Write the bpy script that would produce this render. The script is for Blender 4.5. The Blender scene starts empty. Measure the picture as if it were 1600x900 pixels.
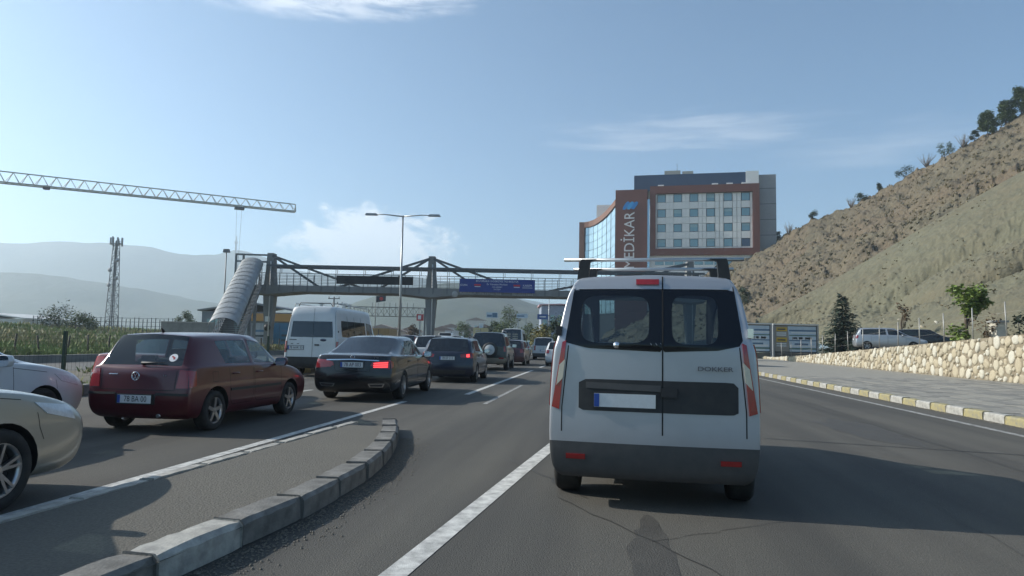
import bpy, bmesh, math, random
from mathutils import Vector, Matrix, noise
from mathutils.bvhtree import BVHTree
R = math.radians
rnd = random.Random(7)
scene = bpy.context.scene
col = scene.collection

# ------------------------------------------------------------------ camera
FPX, PITCH, ROLL, EYE = 1080.0, math.atan(85 / 1080), 0.02, 1.35
cF = Vector((0, math.cos(PITCH), math.sin(PITCH)))
_u = Vector((0, -math.sin(PITCH), math.cos(PITCH)))
cR = Vector((1, 0, 0)) * math.cos(ROLL) + _u * math.sin(ROLL)
cU = _u * math.cos(ROLL) - Vector((1, 0, 0)) * math.sin(ROLL)
cam_data = bpy.data.cameras.new('camera')
cam_data.sensor_width = 36.0
cam_data.lens = 36.0 * FPX / 1600.0
cam_data.clip_start = 0.05
cam_data.clip_end = 30000
cam = bpy.data.objects.new('camera', cam_data)
M_ = Matrix((cR, cU, -cF)).transposed().to_4x4()
M_.translation = Vector((0, 0, EYE))
cam.matrix_world = M_
col.objects.link(cam)
scene.camera = cam

def ray(px, py):
    return cF + cR * ((px - 800) / FPX) - cU * ((py - 450) / FPX)
def at(px, py, Y):                       # the place seen there, Y metres ahead
    v = ray(px, py); return Vector((0, 0, EYE)) + v * (Y / v.y)
def gr(px, py, z=0.0):                   # the place on level ground seen there
    v = ray(px, py); return Vector((0, 0, EYE)) + v * ((z - EYE) / v.z)

# ------------------------------------------------------------------ sun and sky
SUN_EL = R(31)
SUN_AZ = math.atan2(-0.985, 0.17)        # angle from +Y towards +X
sun_dir = Vector((math.sin(SUN_AZ) * math.cos(SUN_EL), math.cos(SUN_AZ) * math.cos(SUN_EL), math.sin(SUN_EL)))
sun_data = bpy.data.lights.new('sun', 'SUN')
sun_data.energy = 5.0
sun_data.angle = R(0.53)
sun_data.color = (1.0, 0.95, 0.87)
sun = bpy.data.objects.new('sun', sun_data)
sun.rotation_euler = (-sun_dir).to_track_quat('-Z', 'Y').to_euler()
sun.location = (-60, 10, 60)
col.objects.link(sun)

world = bpy.data.worlds.new('World')
scene.world = world
world.use_nodes = True
world.cycles.sampling_method = 'MANUAL'
world.cycles.sample_map_resolution = 512
wn, wl = world.node_tree.nodes, world.node_tree.links
wn.clear()
SKY_STRENGTH = 0.118
def wnode(t, **k):
    n = wn.new(t)
    for a, v in k.items(): setattr(n, a, v)
    return n
def wmath(op, a, b=None, clamp=False):
    n = wnode('ShaderNodeMath', operation=op, use_clamp=clamp)
    for i, v in enumerate((a, b)):
        if v is None: continue
        if isinstance(v, (int, float)): n.inputs[i].default_value = v
        else: wl.new(v, n.inputs[i])
    return n.outputs[0]
sky = wnode('ShaderNodeTexSky', sky_type='NISHITA')
sky.sun_disc = False
sky.sun_elevation = SUN_EL
sky.sun_rotation = SUN_AZ
sky.altitude = 300
sky.air_density = 0.8
sky.dust_density = 1.3
sky.ozone_density = 0.35
bg = wnode('ShaderNodeBackground'); bg.inputs[1].default_value = SKY_STRENGTH
wout = wnode('ShaderNodeOutputWorld')
tc = wnode('ShaderNodeTexCoord')
sep = wnode('ShaderNodeSeparateXYZ'); wl.new(tc.outputs['Generated'], sep.inputs[0])
az = wmath('ARCTAN2', sep.outputs[0], sep.outputs[1])
el = wmath('ARCSINE', sep.outputs[2])
def cloud(caz, cel, haz, hel, sx, sy, seed, lo, hi, amount, sharp=False):
    u = wmath('DIVIDE', wmath('SUBTRACT', az, caz), haz)
    v = wmath('DIVIDE', wmath('SUBTRACT', el, cel), hel)
    d = wmath('ADD', wmath('MULTIPLY', u, u), wmath('MULTIPLY', v, v))
    fall = wmath('SUBTRACT', 1.0, d, True)
    cb = wnode('ShaderNodeCombineXYZ')
    wl.new(wmath('MULTIPLY', az, sx), cb.inputs[0]); wl.new(wmath('MULTIPLY', el, sy), cb.inputs[1])
    cb.inputs[2].default_value = seed
    nz = wnode('ShaderNodeTexNoise'); nz.inputs['Scale'].default_value = 1.0
    nz.inputs['Detail'].default_value = 6; nz.inputs['Roughness'].default_value = 0.62; nz.inputs['Distortion'].default_value = 0.35
    wl.new(cb.outputs[0], nz.inputs['Vector'])
    mr = wnode('ShaderNodeMapRange', interpolation_type='SMOOTHSTEP')
    s = wmath('ADD', nz.outputs[0], wmath('MULTIPLY', fall, 0.45))
    wl.new(s, mr.inputs[0]); mr.inputs[1].default_value = lo; mr.inputs[2].default_value = hi
    soft = wmath('MULTIPLY', fall, 4.0 if sharp else 1.6, True)
    return wmath('MULTIPLY', wmath('MULTIPLY', mr.outputs[0], soft), amount, True)
masks = [cloud(-0.20, 0.115, 0.15, 0.095, 26, 40, 3.1, 0.60, 0.84, 0.75, True),    # heaped cloud over the valley
         cloud(0.235, 0.297, 0.27, 0.04, 9, 75, 8.4, 0.64, 1.2, 0.30),             # long streak
         cloud(0.50, 0.26, 0.24, 0.04, 7, 60, 1.7, 0.66, 1.2, 0.18),
         cloud(-0.42, 0.475, 0.42, 0.06, 11, 48, 5.9, 0.55, 0.95, 0.62)]           # ragged bank at the top
m = masks[0]
for k in masks[1:]: m = wmath('MAXIMUM', m, k)
mix = wnode('ShaderNodeMix', data_type='RGBA')
tint = wnode('ShaderNodeMix', data_type='RGBA', blend_type='MULTIPLY'); tint.inputs[0].default_value = 1.0; tint.inputs[7].default_value = (0.76, 1.0, 1.10, 1)
wl.new(sky.outputs[0], tint.inputs[6])
wl.new(m, mix.inputs[0]); wl.new(tint.outputs[2], mix.inputs[6])
mix.inputs[7].default_value = (9.0, 9.1, 9.3, 1)
wl.new(mix.outputs[2], bg.inputs[0]); wl.new(bg.outputs[0], wout.inputs[0])

scene.view_settings.view_transform = 'Standard'
scene.view_settings.look = 'None'
scene.view_settings.gamma = 1.0
scene.view_settings.exposure = 0.30
scene.cycles.max_bounces = 8
scene.cycles.transparent_max_bounces = 16
scene.cycles.volume_bounces = 2
scene.cycles.use_denoising = True
scene.cycles.sample_clamp_indirect = 6.0
scene.render.film_transparent = False

# ------------------------------------------------------------------ materials
MATS = {}
def mat(name, c, rough=0.7, metal=0.0, var=None, bump=None, coat=0.0, spec=0.5, c2=None, stretch=None, emit=None, var2=None, streak=None):
    """procedural material: base colour c, mottled towards c2 by noise var=(scale, amount), relief bump=(scale, metres)"""
    if name in MATS: return MATS[name]
    mt = bpy.data.materials.new(name); mt.use_nodes = True
    n, l = mt.node_tree.nodes, mt.node_tree.links
    b = n['Principled BSDF']
    b.inputs['Base Color'].default_value = (*c, 1)
    b.inputs['Roughness'].default_value = rough
    b.inputs['Metallic'].default_value = metal
    b.inputs['Specular IOR Level'].default_value = spec
    if coat:
        b.inputs['Coat Weight'].default_value = coat; b.inputs['Coat Roughness'].default_value = 0.05
    tcn = n.new('ShaderNodeTexCoord'); src = tcn.outputs['Object']
    if stretch:
        mp = n.new('ShaderNodeMapping'); mp.inputs['Scale'].default_value = stretch
        l.new(src, mp.inputs[0]); src = mp.outputs[0]
    if var:
        if c2 is None: c2 = tuple(x * 0.55 for x in c)
        prev = None
        for (sc, am, cc) in [(var[0], var[1], c2)] + ([var2] if var2 else []):
            nz = n.new('ShaderNodeTexNoise'); nz.inputs['Scale'].default_value = sc
            nz.inputs['Detail'].default_value = 8; nz.inputs['Roughness'].default_value = 0.62
            l.new(src, nz.inputs['Vector'])
            mr = n.new('ShaderNodeMapRange'); mr.inputs[1].default_value = 0.36; mr.inputs[2].default_value = 0.66
            mr.inputs[4].default_value = am
            l.new(nz.outputs[0], mr.inputs[0])
            mx = n.new('ShaderNodeMix'); mx.data_type = 'RGBA'
            l.new(mr.outputs[0], mx.inputs[0])
            if prev is None: mx.inputs[6].default_value = (*c, 1)
            else: l.new(prev, mx.inputs[6])
            mx.inputs[7].default_value = (*cc, 1); prev = mx.outputs[2]
        if streak:                        # long wheel tracks and drips along the road
            sc, am, cc, ang = streak
            m1 = n.new('ShaderNodeMapping'); m1.inputs['Rotation'].default_value = (0, 0, ang); l.new(tcn.outputs['Object'], m1.inputs[0])
            m2 = n.new('ShaderNodeMapping'); m2.inputs['Scale'].default_value = (sc, sc * 0.035, 1); l.new(m1.outputs[0], m2.inputs[0])
            nz = n.new('ShaderNodeTexNoise'); nz.inputs['Scale'].default_value = 1.0; nz.inputs['Detail'].default_value = 5; l.new(m2.outputs[0], nz.inputs['Vector'])
            mr = n.new('ShaderNodeMapRange'); mr.inputs[1].default_value = 0.42; mr.inputs[2].default_value = 0.68; mr.inputs[4].default_value = am; l.new(nz.outputs[0], mr.inputs[0])
            mx = n.new('ShaderNodeMix'); mx.data_type = 'RGBA'; l.new(mr.outputs[0], mx.inputs[0]); l.new(prev, mx.inputs[6]); mx.inputs[7].default_value = (*cc, 1); prev = mx.outputs[2]
        l.new(prev, b.inputs['Base Color'])
    if bump:
        nz = n.new('ShaderNodeTexNoise'); nz.inputs['Scale'].default_value = bump[0]; nz.inputs['Detail'].default_value = 6
        l.new(src, nz.inputs['Vector'])
        bp = n.new('ShaderNodeBump'); bp.inputs['Distance'].default_value = bump[1]; bp.inputs['Strength'].default_value = 1.0
        l.new(nz.outputs[0], bp.inputs['Height']); l.new(bp.outputs[0], b.inputs['Normal'])
    if emit:
        b.inputs['Emission Color'].default_value = (*emit[0], 1); b.inputs['Emission Strength'].default_value = emit[1]
    MATS[name] = mt
    return mt

def glass(name, tint, dark=0.0):
    """thin car or building glass: tinted see-through with a mirror coat"""
    if name in MATS: return MATS[name]
    mt = bpy.data.materials.new(name); mt.use_nodes = True
    n, l = mt.node_tree.nodes, mt.node_tree.links
    n.clear()
    tr = n.new('ShaderNodeBsdfTransparent'); tr.inputs[0].default_value = (*tint, 1)
    gl = n.new('ShaderNodeBsdfGlossy'); gl.inputs['Roughness'].default_value = 0.02; gl.inputs[0].default_value = (0.95, 0.97, 1, 1)
    df = n.new('ShaderNodeBsdfDiffuse'); df.inputs[0].default_value = (0.02, 0.025, 0.03, 1)
    lw = n.new('ShaderNodeLayerWeight'); lw.inputs[0].default_value = 0.5
    fr = n.new('ShaderNodeMath'); fr.operation = 'POWER'; fr.inputs[1].default_value = 5.0; l.new(lw.outputs['Facing'], fr.inputs[0])
    m0 = n.new('ShaderNodeMixShader'); m0.inputs[0].default_value = dark
    l.new(tr.outputs[0], m0.inputs[1]); l.new(df.outputs[0], m0.inputs[2])
    m1 = n.new('ShaderNodeMixShader')
    mr = n.new('ShaderNodeMath'); mr.operation = 'MULTIPLY_ADD'; mr.inputs[1].default_value = 0.85; mr.inputs[2].default_value = 0.07; mr.use_clamp = True
    l.new(fr.outputs[0], mr.inputs[0]); l.new(mr.outputs[0], m1.inputs[0])
    l.new(m0.outputs[0], m1.inputs[1]); l.new(gl.outputs[0], m1.inputs[2])
    o = n.new('ShaderNodeOutputMaterial'); l.new(m1.outputs[0], o.inputs[0])
    MATS[name] = mt
    return mt

# ------------------------------------------------------------------ building blocks
def tag(o, label=None, cat=None, group=None, kind=None):
    if label: o['label'] = label
    if cat: o['category'] = cat
    if group: o['group'] = group
    if kind: o['kind'] = kind
    return o
def empty(name, loc=(0, 0, 0), rz=0.0):
    o = bpy.data.objects.new(name, None); col.objects.link(o)
    o.location = loc; o.rotation_euler = (0, 0, rz); o.empty_display_size = 0.3
    return o
def link(name, me, parent=None, loc=None, rot=None):
    o = bpy.data.objects.new(name, me); col.objects.link(o)
    if parent is not None: o.parent = parent
    if loc is not None: o.location = loc
    if rot is not None: o.rotation_euler = rot
    return o
def copy_tree(o, parent=None):
    c = o.copy(); col.objects.link(c); c.parent = parent
    for ch in o.children: copy_tree(ch, c)
    return c

class MB:
    def __init__(s): s.v, s.f, s.m, s.sm = [], [], [], []
    def face(s, idx, mi=0, sm=False): s.f.append(tuple(idx)); s.m.append(mi); s.sm.append(sm); return s
    def poly(s, pts, mi=0, sm=False):
        b = len(s.v); s.v += [Vector(p) for p in pts]; return s.face(range(b, b + len(pts)), mi, sm)
    def box(s, c, d, mi=0, rot=None, taper=None):
        b = len(s.v); h = Vector(d) * 0.5
        for z in (-1, 1):
            k = taper if (taper is not None and z > 0) else 1.0
            for x, y in ((-1, -1), (1, -1), (1, 1), (-1, 1)):
                p = Vector((x * h.x * k, y * h.y * k, z * h.z))
                if rot is not None: p = rot @ p
                s.v.append(p + Vector(c))
        for q in ((0, 3, 2, 1), (4, 5, 6, 7), (0, 1, 5, 4), (1, 2, 6, 5), (2, 3, 7, 6), (3, 0, 4, 7)):
            s.face([b + i for i in q], mi)
        return s
    def b2(s, lo, hi, mi=0):
        lo, hi = Vector(lo), Vector(hi); return s.box((lo + hi) / 2, hi - lo, mi)
    def bar(s, a, b, w, h=None, mi=0):
        """a square bar from a to b"""
        a, b = Vector(a), Vector(b); d = b - a; L = d.length
        if L < 1e-6: return s
        return s.box((a + b) / 2, (w, h or w, L), mi, d.to_track_quat('Z', 'Y').to_matrix())
    def tube(s, pts, r, n=8, mi=0, sm=True, cap=True):
        pts = [Vector(p) for p in pts]; k = len(pts); b = len(s.v)
        rr = r if isinstance(r, (list, tuple)) else [r] * k
        up = None
        for i, p in enumerate(pts):
            d = (pts[min(i + 1, k - 1)] - pts[max(i - 1, 0)]).normalized()
            if up is None or abs(up.dot(d)) > 0.98:
                up = Vector((0, 0, 1)) if abs(d.z) < 0.9 else Vector((1, 0, 0))
            a = d.cross(up).normalized(); c = a.cross(d).normalized(); up = c
            for j in range(n):
                t = 2 * math.pi * j / n
                s.v.append(p + (a * math.cos(t) + c * math.sin(t)) * rr[i])
        for i in range(k - 1):
            for j in range(n):
                j2 = (j + 1) % n
                s.face((b + i * n + j, b + i * n + j2, b + (i + 1) * n + j2, b + (i + 1) * n + j), mi, sm)
        if cap:
            s.face([b + j for j in range(n)][::-1], mi); s.face([b + (k - 1) * n + j for j in range(n)], mi)
        return s
    def lathe(s, prof, n=24, axis='X', c=(0, 0, 0), mi=0, sm=True, closed=False):
        """prof: (radius, position along axis)"""
        b = len(s.v); c = Vector(c)
        for (r, t) in prof:
            for j in range(n):
                a = 2 * math.pi * j / n; u, w = r * math.cos(a), r * math.sin(a)
                s.v.append(c + (Vector((t, u, w)) if axis == 'X' else Vector((u, t, w)) if axis == 'Y' else Vector((u, w, t))))
        k = len(prof)
        for i in range(k - 1 + (1 if closed else 0)):
            i2 = (i + 1) % k
            for j in range(n):
                j2 = (j + 1) % n
                s.face((b + i * n + j, b + i * n + j2, b + i2 * n + j2, b + i2 * n + j), mi, sm)
        return s
    def grid(s, rows, mi=0, sm=True, flip=False):
        b = len(s.v); m = len(rows[0])
        for r_ in rows: s.v += [Vector(p) for p in r_]
        for i in range(len(rows) - 1):
            for j in range(m - 1):
                q = (b + i * m + j, b + i * m + j + 1, b + (i + 1) * m + j + 1, b + (i + 1) * m + j)
                s.face(q[::-1] if flip else q, mi, sm)
        return s
    def prism(s, pts, d, mi=0):
        """polygon pts pushed along vector d"""
        b = len(s.v); n = len(pts); d = Vector(d)
        s.v += [Vector(p) for p in pts] + [Vector(p) + d for p in pts]
        s.face([b + i for i in range(n)], mi); s.face([b + n + i for i in range(n)][::-1], mi)
        for i in range(n):
            j = (i + 1) % n
            s.face((b + i, b + n + i, b + n + j, b + j), mi)
        return s
    def mesh(s, name, mats):
        me = bpy.data.meshes.new(name)
        me.from_pydata([tuple(p) for p in s.v], [], s.f)
        for m_ in (mats if isinstance(mats, (list, tuple)) else [mats]): me.materials.append(m_)
        me.polygons.foreach_set('material_index', s.m)
        me.polygons.foreach_set('use_smooth', s.sm)
        me.update()
        return me
    def build(s, name, mats, parent=None, loc=None, rot=None, fix=False):
        me = s.mesh(name, mats)
        if fix:
            bm = bmesh.new(); bm.from_mesh(me); bmesh.ops.recalc_face_normals(bm, faces=bm.faces); bm.to_mesh(me); bm.free()
        return link(name, me, parent, loc, rot)

def text(name, s, size, material, parent, loc, rot, sx=1.0, extrude=0.0, align='CENTER'):
    cu = bpy.data.curves.new(name, 'FONT'); cu.body = s; cu.size = size; cu.align_x = align; cu.align_y = 'CENTER'
    cu.extrude = extrude; cu.resolution_u = 3
    tmp = bpy.data.objects.new(name, cu); col.objects.link(tmp)
    bpy.context.view_layer.update()
    me = bpy.data.meshes.new_from_object(tmp.evaluated_get(bpy.context.evaluated_depsgraph_get()))
    bpy.data.objects.remove(tmp); bpy.data.curves.remove(cu)
    me.materials.clear(); me.materials.append(material)
    for v in me.vertices: v.co.x *= sx
    me.name = name
    return link(name, me, parent, loc, rot)

# ------------------------------------------------------------------ the road's own coordinates
TH0 = R(7.6)
_path = []
def _mkpath():
    x = y = 0.0; th = TH0; s = 0.0
    while s < 700:
        _path.append((x, y, th)); k = 0.0
        if 55 < s < 200: k = -1 / 480.0
        th += k; x += math.sin(th); y += math.cos(th); s += 1.0
_mkpath()
def P(s, t, z=0.0):
    """s metres along the road, t metres to the right of the camera's line"""
    if s < 0: x, y, th = s * math.sin(TH0), s * math.cos(TH0), TH0
    else:
        i = min(int(s), len(_path) - 2); f = s - i
        a, b = _path[i], _path[i + 1]
        x, y, th = a[0] + (b[0] - a[0]) * f, a[1] + (b[1] - a[1]) * f, a[2]
    return Vector((x + t * math.cos(th), y - t * math.sin(th), z))
def srange(a, b, near=1.0, far=8.0, turn=60):
    o = [a]
    while o[-1] < b: o.append(min(b, o[-1] + (near if o[-1] < turn else far)))
    return o
def strip(t0, t1, s0, s1, z, mb=None, step=4.0):
    """a sheet along the road between t0 and t1 (numbers or functions of s)"""
    f0 = t0 if callable(t0) else (lambda s: t0); f1 = t1 if callable(t1) else (lambda s: t1)
    mb = mb or MB()
    n = max(1, int((s1 - s0) / step)); rows = []
    for i in range(n + 1):
        s = s0 + (s1 - s0) * i / n
        rows.append([P(s, f0(s), z), P(s, f1(s), z)])
    mb.grid(rows, sm=False)
    return mb
# ------------------------------------------------------------------ setting: ground, roads, kerbs
asphalt = mat('asphalt', (0.086, 0.080, 0.066), 0.88, var=(0.30, 0.7), c2=(0.052, 0.050, 0.045), bump=(90, 0.010), var2=(55, 0.75, (0.130, 0.120, 0.100)), streak=(1.1, 0.85, (0.044, 0.042, 0.038), R(7.6)))
asphalt2 = mat('asphalt_worn', (0.105, 0.10, 0.09), 0.9, var=(0.5, 0.5), c2=(0.075, 0.072, 0.068), bump=(110, 0.006), var2=(80, 0.5, (0.16, 0.15, 0.135)))
gravel = mat('chippings', (0.15, 0.138, 0.112), 0.95, var=(45, 0.8), c2=(0.075, 0.07, 0.06), bump=(60, 0.012), var2=(0.9, 0.5, (0.10, 0.095, 0.08)))
paint_white = mat('road_paint_white', (0.62, 0.61, 0.57), 0.75, var=(9, 0.75), c2=(0.20, 0.195, 0.18), bump=(140, 0.004))
paint_faded = mat('road_paint_faded', (0.40, 0.39, 0.36), 0.8, var=(7, 0.9), c2=(0.10, 0.098, 0.09), bump=(140, 0.004))
earth = mat('bare_earth', (0.16, 0.135, 0.10), 0.95, var=(0.6, 0.8), c2=(0.10, 0.09, 0.06), bump=(12, 0.03))
dirt = mat('field_soil', (0.18, 0.175, 0.09), 0.95, var=(0.08, 0.8), c2=(0.17, 0.15, 0.075), bump=(4, 0.05))
concrete = mat('concrete', (0.36, 0.35, 0.32), 0.85, var=(1.4, 0.6), c2=(0.22, 0.215, 0.20), bump=(40, 0.004))
concrete_dark = mat('concrete_weathered', (0.22, 0.215, 0.20), 0.9, var=(0.9, 0.7), c2=(0.12, 0.118, 0.11), bump=(30, 0.006))
paving = mat('paving_grey', (0.30, 0.28, 0.235), 0.9, var=(6, 0.7), c2=(0.20, 0.19, 0.165), bump=(60, 0.006))
kerb_yellow = mat('kerb_paint_yellow', (0.37, 0.31, 0.135), 0.75, var=(9, 0.95), c2=(0.235, 0.215, 0.16), bump=(50, 0.004))
kerb_white = mat('kerb_paint_white', (0.44, 0.42, 0.37), 0.75, var=(9, 0.95), c2=(0.25, 0.24, 0.215), bump=(50, 0.004))
kerb_grey = mat('kerb_concrete', (0.21, 0.20, 0.18), 0.85, var=(6, 0.9), c2=(0.10, 0.096, 0.085), bump=(50, 0.005))

g = MB()
g.grid([[(x, y, -0.35) for x in (-9000, -2500, -600, -100, 100, 600, 2500, 9000)] for y in (-400, -60, 60, 400, 1500, 9000)], sm=False)
tag(g.build('ground', dirt), kind='structure')

road = strip(-11.6, 7.5, -14, 560, 0.0).build('road', asphalt); tag(road, kind='structure')
tag(strip(-25.4, -18.2, -14, 560, 0.0).build('opposite_road', asphalt2), kind='structure')
med = MB()
strip(-18.4, -11.5, -14, 560, 0.06, med); strip(-28.5, -25.7, -14, 560, 0.14, med)
tag(med.build('verge', earth), kind='structure')
# painted lines, each stroke a piece of the road
def line(t, s0, s1, w, m_, name='lane_marking', z=0.004):
    f = t if callable(t) else (lambda s: t)
    strip(lambda s: f(s) - w / 2, lambda s: f(s) + w / 2, s0, s1, z, step=2.0).build(name, m_, road)
line(6.75, -6, 130, 0.14, paint_faded, 'edge_line')
line(lambda s: -1.28 + 0.10 * (s - 3), -2, 13.5, 0.16, paint_white, 'edge_line')
line(-4.34, -5, 15, 0.13, paint_white, 'edge_line')
line(-3.45, 17.5, 34, 0.15, paint_white, 'edge_line')
line(-2.55, 15.0, 22.0, 0.10, paint_faded, 'edge_line')
for k in range(9): line(-3.45, 38 + k * 9, 42 + k * 9, 0.14, paint_white)
for k in range(14): line(-7.6, -4 + k * 9, -0.5 + k * 9, 0.13, paint_white)
for k in range(10): line(2.9, 14 + k * 9, 17 + k * 9, 0.12, paint_faded)
# repair joints and sealed cracks
seam_m = mat('bitumen_seal', (0.022, 0.022, 0.022), 0.55, bump=(60, 0.003))
def crack(t0, s0, t1, s1, w=0.03):
    mb = MB(); n = 14; rows = []
    for i in range(n + 1):
        f = i / n; j = noise.noise(Vector((i * 0.9, s0, t0))) * 0.07
        a = P(s0 + (s1 - s0) * f, t0 + (t1 - t0) * f + j, 0.0035); b = P(s0 + (s1 - s0) * f + w, t0 + (t1 - t0) * f + j + w * 0.4, 0.0035)
        rows.append([a, b])
    mb.grid(rows, sm=False); mb.build('sealed_crack', seam_m, road)
crack(2.4, 10.8, 7.4, 9.6); crack(2.6, 3.0, 3.1, 9.0, 0.02); crack(-6.2, 5.2, -6.0, 9.5, 0.02)
crack(4.6, 5.0, 5.1, 20, 0.025); crack(-8.4, 14, -4.2, 14.6, 0.03)
rc = random.Random(5)
for k in range(16):                       # older cracks, forking as they go
    s, t = rc.uniform(3.5, 22), rc.uniform(-0.6, 7.0); a = rc.uniform(-1.2, 1.2); L_ = rc.uniform(0.8, 3.0)
    crack(t, s, t + math.sin(a) * L_, s + math.cos(a) * L_, 0.012); crack(t + math.sin(a) * L_ * 0.5, s + math.cos(a) * L_ * 0.5, t + math.sin(a + 0.8) * L_ * 0.8, s + math.cos(a + 0.8) * L_ * 0.8, 0.009)
stain_m = mat('oil_stained_asphalt', (0.040, 0.038, 0.034), 0.7, var=(2.5, 0.7), c2=(0.075, 0.070, 0.060), bump=(90, 0.010), var2=(55, 0.6, (0.10, 0.093, 0.08)))
for k, (s, t, rs_, rt_) in enumerate([(4.6, 0.35, 0.9, 0.16), (12.5, 4.3, 1.6, 0.5), (16, 1.2, 2.6, 0.25), (9.2, 5.6, 0.8, 0.3), (13.6, -6.4, 1.8, 0.3)]):
    n_ = 40; mb = MB(); pts = []
    for i in range(n_):
        a = 2 * math.pi * i / n_; q = 1 + 0.45 * noise.noise(Vector((math.cos(a) * 1.6, math.sin(a) * 1.6, k * 3.1))) + 0.18 * noise.noise(Vector((math.cos(a) * 6, math.sin(a) * 6, k * 5.0)))
        pts.append(P(s + math.sin(a) * rs_ * q, t + math.cos(a) * rt_ * q, 0.002))
    mb.poly(pts); mb.build('stain', stain_m, road, fix=True)
man = MB(); man.lathe([(0.0, 0.008), (0.30, 0.008), (0.33, 0.0)], 20, 'Z', P(7.6, 4.6)); man.build('manhole_cover', mat('cast_iron', (0.05, 0.048, 0.045), 0.6, 0.6, bump=(90, 0.006)), road)

# right-hand kerb: painted stones, each its own piece
kerb = MB(); strip(7.50, 7.72, -10, 160, 0.09, kerb)
kerb = kerb.build('kerb_right', kerb_grey); tag(kerb, kind='structure')
def kerb_mesh(L, name, m_, w=0.2, h=0.17, b=0.03):
    mb = MB(); n = 1
    prof = [(0, 0), (0, h - b), (b, h), (w, h), (w, 0)]
    rk = random.Random(len(m_.name) * 7 + int(h * 100)); rows = []
    for i in range(8):                    # slightly chipped and uneven along its length
        f = i / 7; x = 0.004 + (L - 0.008) * f; e = 0.012 if i in (0, 7) else 0.0
        rows.append([(x, p[0] + (rk.uniform(0, 0.010) if 0 < k < 3 else 0) + (e if k < 2 else 0), p[1] - (rk.uniform(0, 0.010) if 0 < k < 4 else 0) - (e * 0.6 if 0 < k < 4 else 0)) for k, p in enumerate(prof)])
    mb.grid(rows, sm=False)
    mb.poly([(0.004, p[0], p[1]) for p in prof]); mb.poly([(L - 0.004, p[0], p[1]) for p in prof][::-1])
    return mb.mesh(name, m_)
KL = 0.75
km = [kerb_mesh(KL, 'kerb_stone', kerb_yellow), kerb_mesh(KL, 'kerb_stone', kerb_white)]
def kerb_run(parent, tf, s0, s1, meshes, flip=1, zoff=0.0):
    s = s0; i = 0
    while s < s1:
        a, b = P(s, tf(s)), P(s + KL, tf(s + KL)); d = (b - a).normalized()
        y = Vector((d.y, -d.x, 0)) * flip
        M = Matrix((d, y, Vector((0, 0, 1)))).transposed().to_4x4()
        M.translation = a + Vector((0, 0, zoff + rnd.uniform(-0.006, 0.006))) + y * rnd.uniform(-0.008, 0.008)
        o = link('kerb_stone', meshes[i % len(meshes)], parent); o.matrix_world = M
        s += KL; i += 1
kerb_run(kerb, lambda s: 7.48 if s < 40 else 7.48 + (s - 40) * 0.0, -3, 75, km)
# pavement between kerb and wall: sheet plus rows of setts near by
def t_wall(s): return 16.0 + 0.032 * (s - 22)
pave = MB(); strip(7.66, lambda s: t_wall(s) + 0.2, -14, 94, 0.125, pave); strip(7.66, 40.0, 94, 160, 0.125, pave)
pave = pave.build('pavement', paving); tag(pave, kind='structure')
sett_m = [mat('sett_%d' % i, c, 0.9, var=(7, 0.6), bump=(50, 0.004)) for i, c in enumerate([(0.27, 0.255, 0.22), (0.225, 0.215, 0.19), (0.31, 0.29, 0.245)])]
sm_ = []
for m_ in sett_m:
    mb = MB(); mb.b2((0, 0, 0), (0.98, 0.48, 0.03)); 
    for i in range(4, 8): mb.v[i] = Vector((mb.v[i].x * 0.985 + 0.008, mb.v[i].y * 0.97 + 0.007, mb.v[i].z))
    sm_.append(mb.mesh('paving_slab', m_))
n_sl = 0
for i in range(30):
    for j in range(17):
        s, t = 8.0 + i * 1.0 + (0.5 if j % 2 else 0), 7.72 + j * 0.5
        if n_sl >= 300 or s < 9 + 0.0 * t or s > 31 : continue
        q = P(s, t)
        xr = q.x / max(q.y, 0.1)
        if xr > 0.78 or xr < 0.36: continue
        a = P(s + 1, t) - q
        o = link('paving_slab', rnd.choice(sm_), pave); o.location = (q.x, q.y, 0.116 + rnd.uniform(-0.004, 0.004))
        o.rotation_euler = (rnd.uniform(-0.004, 0.004), 0, math.atan2(a.y, a.x)); o.scale = (1, -1, 1); n_sl += 1

# near traffic island with its painted kerbs
isl = MB()
def isl_l(s): return -3.88 + 0.035 * (s - 3)
def isl_r(s): return -2.38 + 0.10 * (s - 3.4) if s < 5 else (-2.22 if s < 6.2 else -2.22 - 0.09 * (s - 6.2) ** 1.6)
strip(isl_l, isl_r, -6, 9.6, 0.13, isl, step=1.0)
isl = isl.build('traffic_island', gravel); tag(isl, kind='structure')
kmi = [kerb_mesh(KL, 'island_kerb_stone', kerb_grey, 0.22, 0.17)]
kmy = [kerb_mesh(KL, 'island_kerb_stone', kerb_yellow, 0.22, 0.17)]
kerb_run(isl, isl_r, 3.55, 4.2, [kerb_mesh(KL, 'island_kerb_stone', kerb_white, 0.22, 0.17)], -1)
kerb_run(isl, isl_r, 4.3, 9.6, kmi, -1)
kerb_run(isl, isl_r, -5.45, 3.5, kmy + kmi, -1)
kerb_run(isl, lambda s: isl_l(s) - 0.1, -5, 9.3, [kerb_mesh(KL, 'island_kerb_stone', kerb_white, 0.14, 0.145)], 1)
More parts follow.
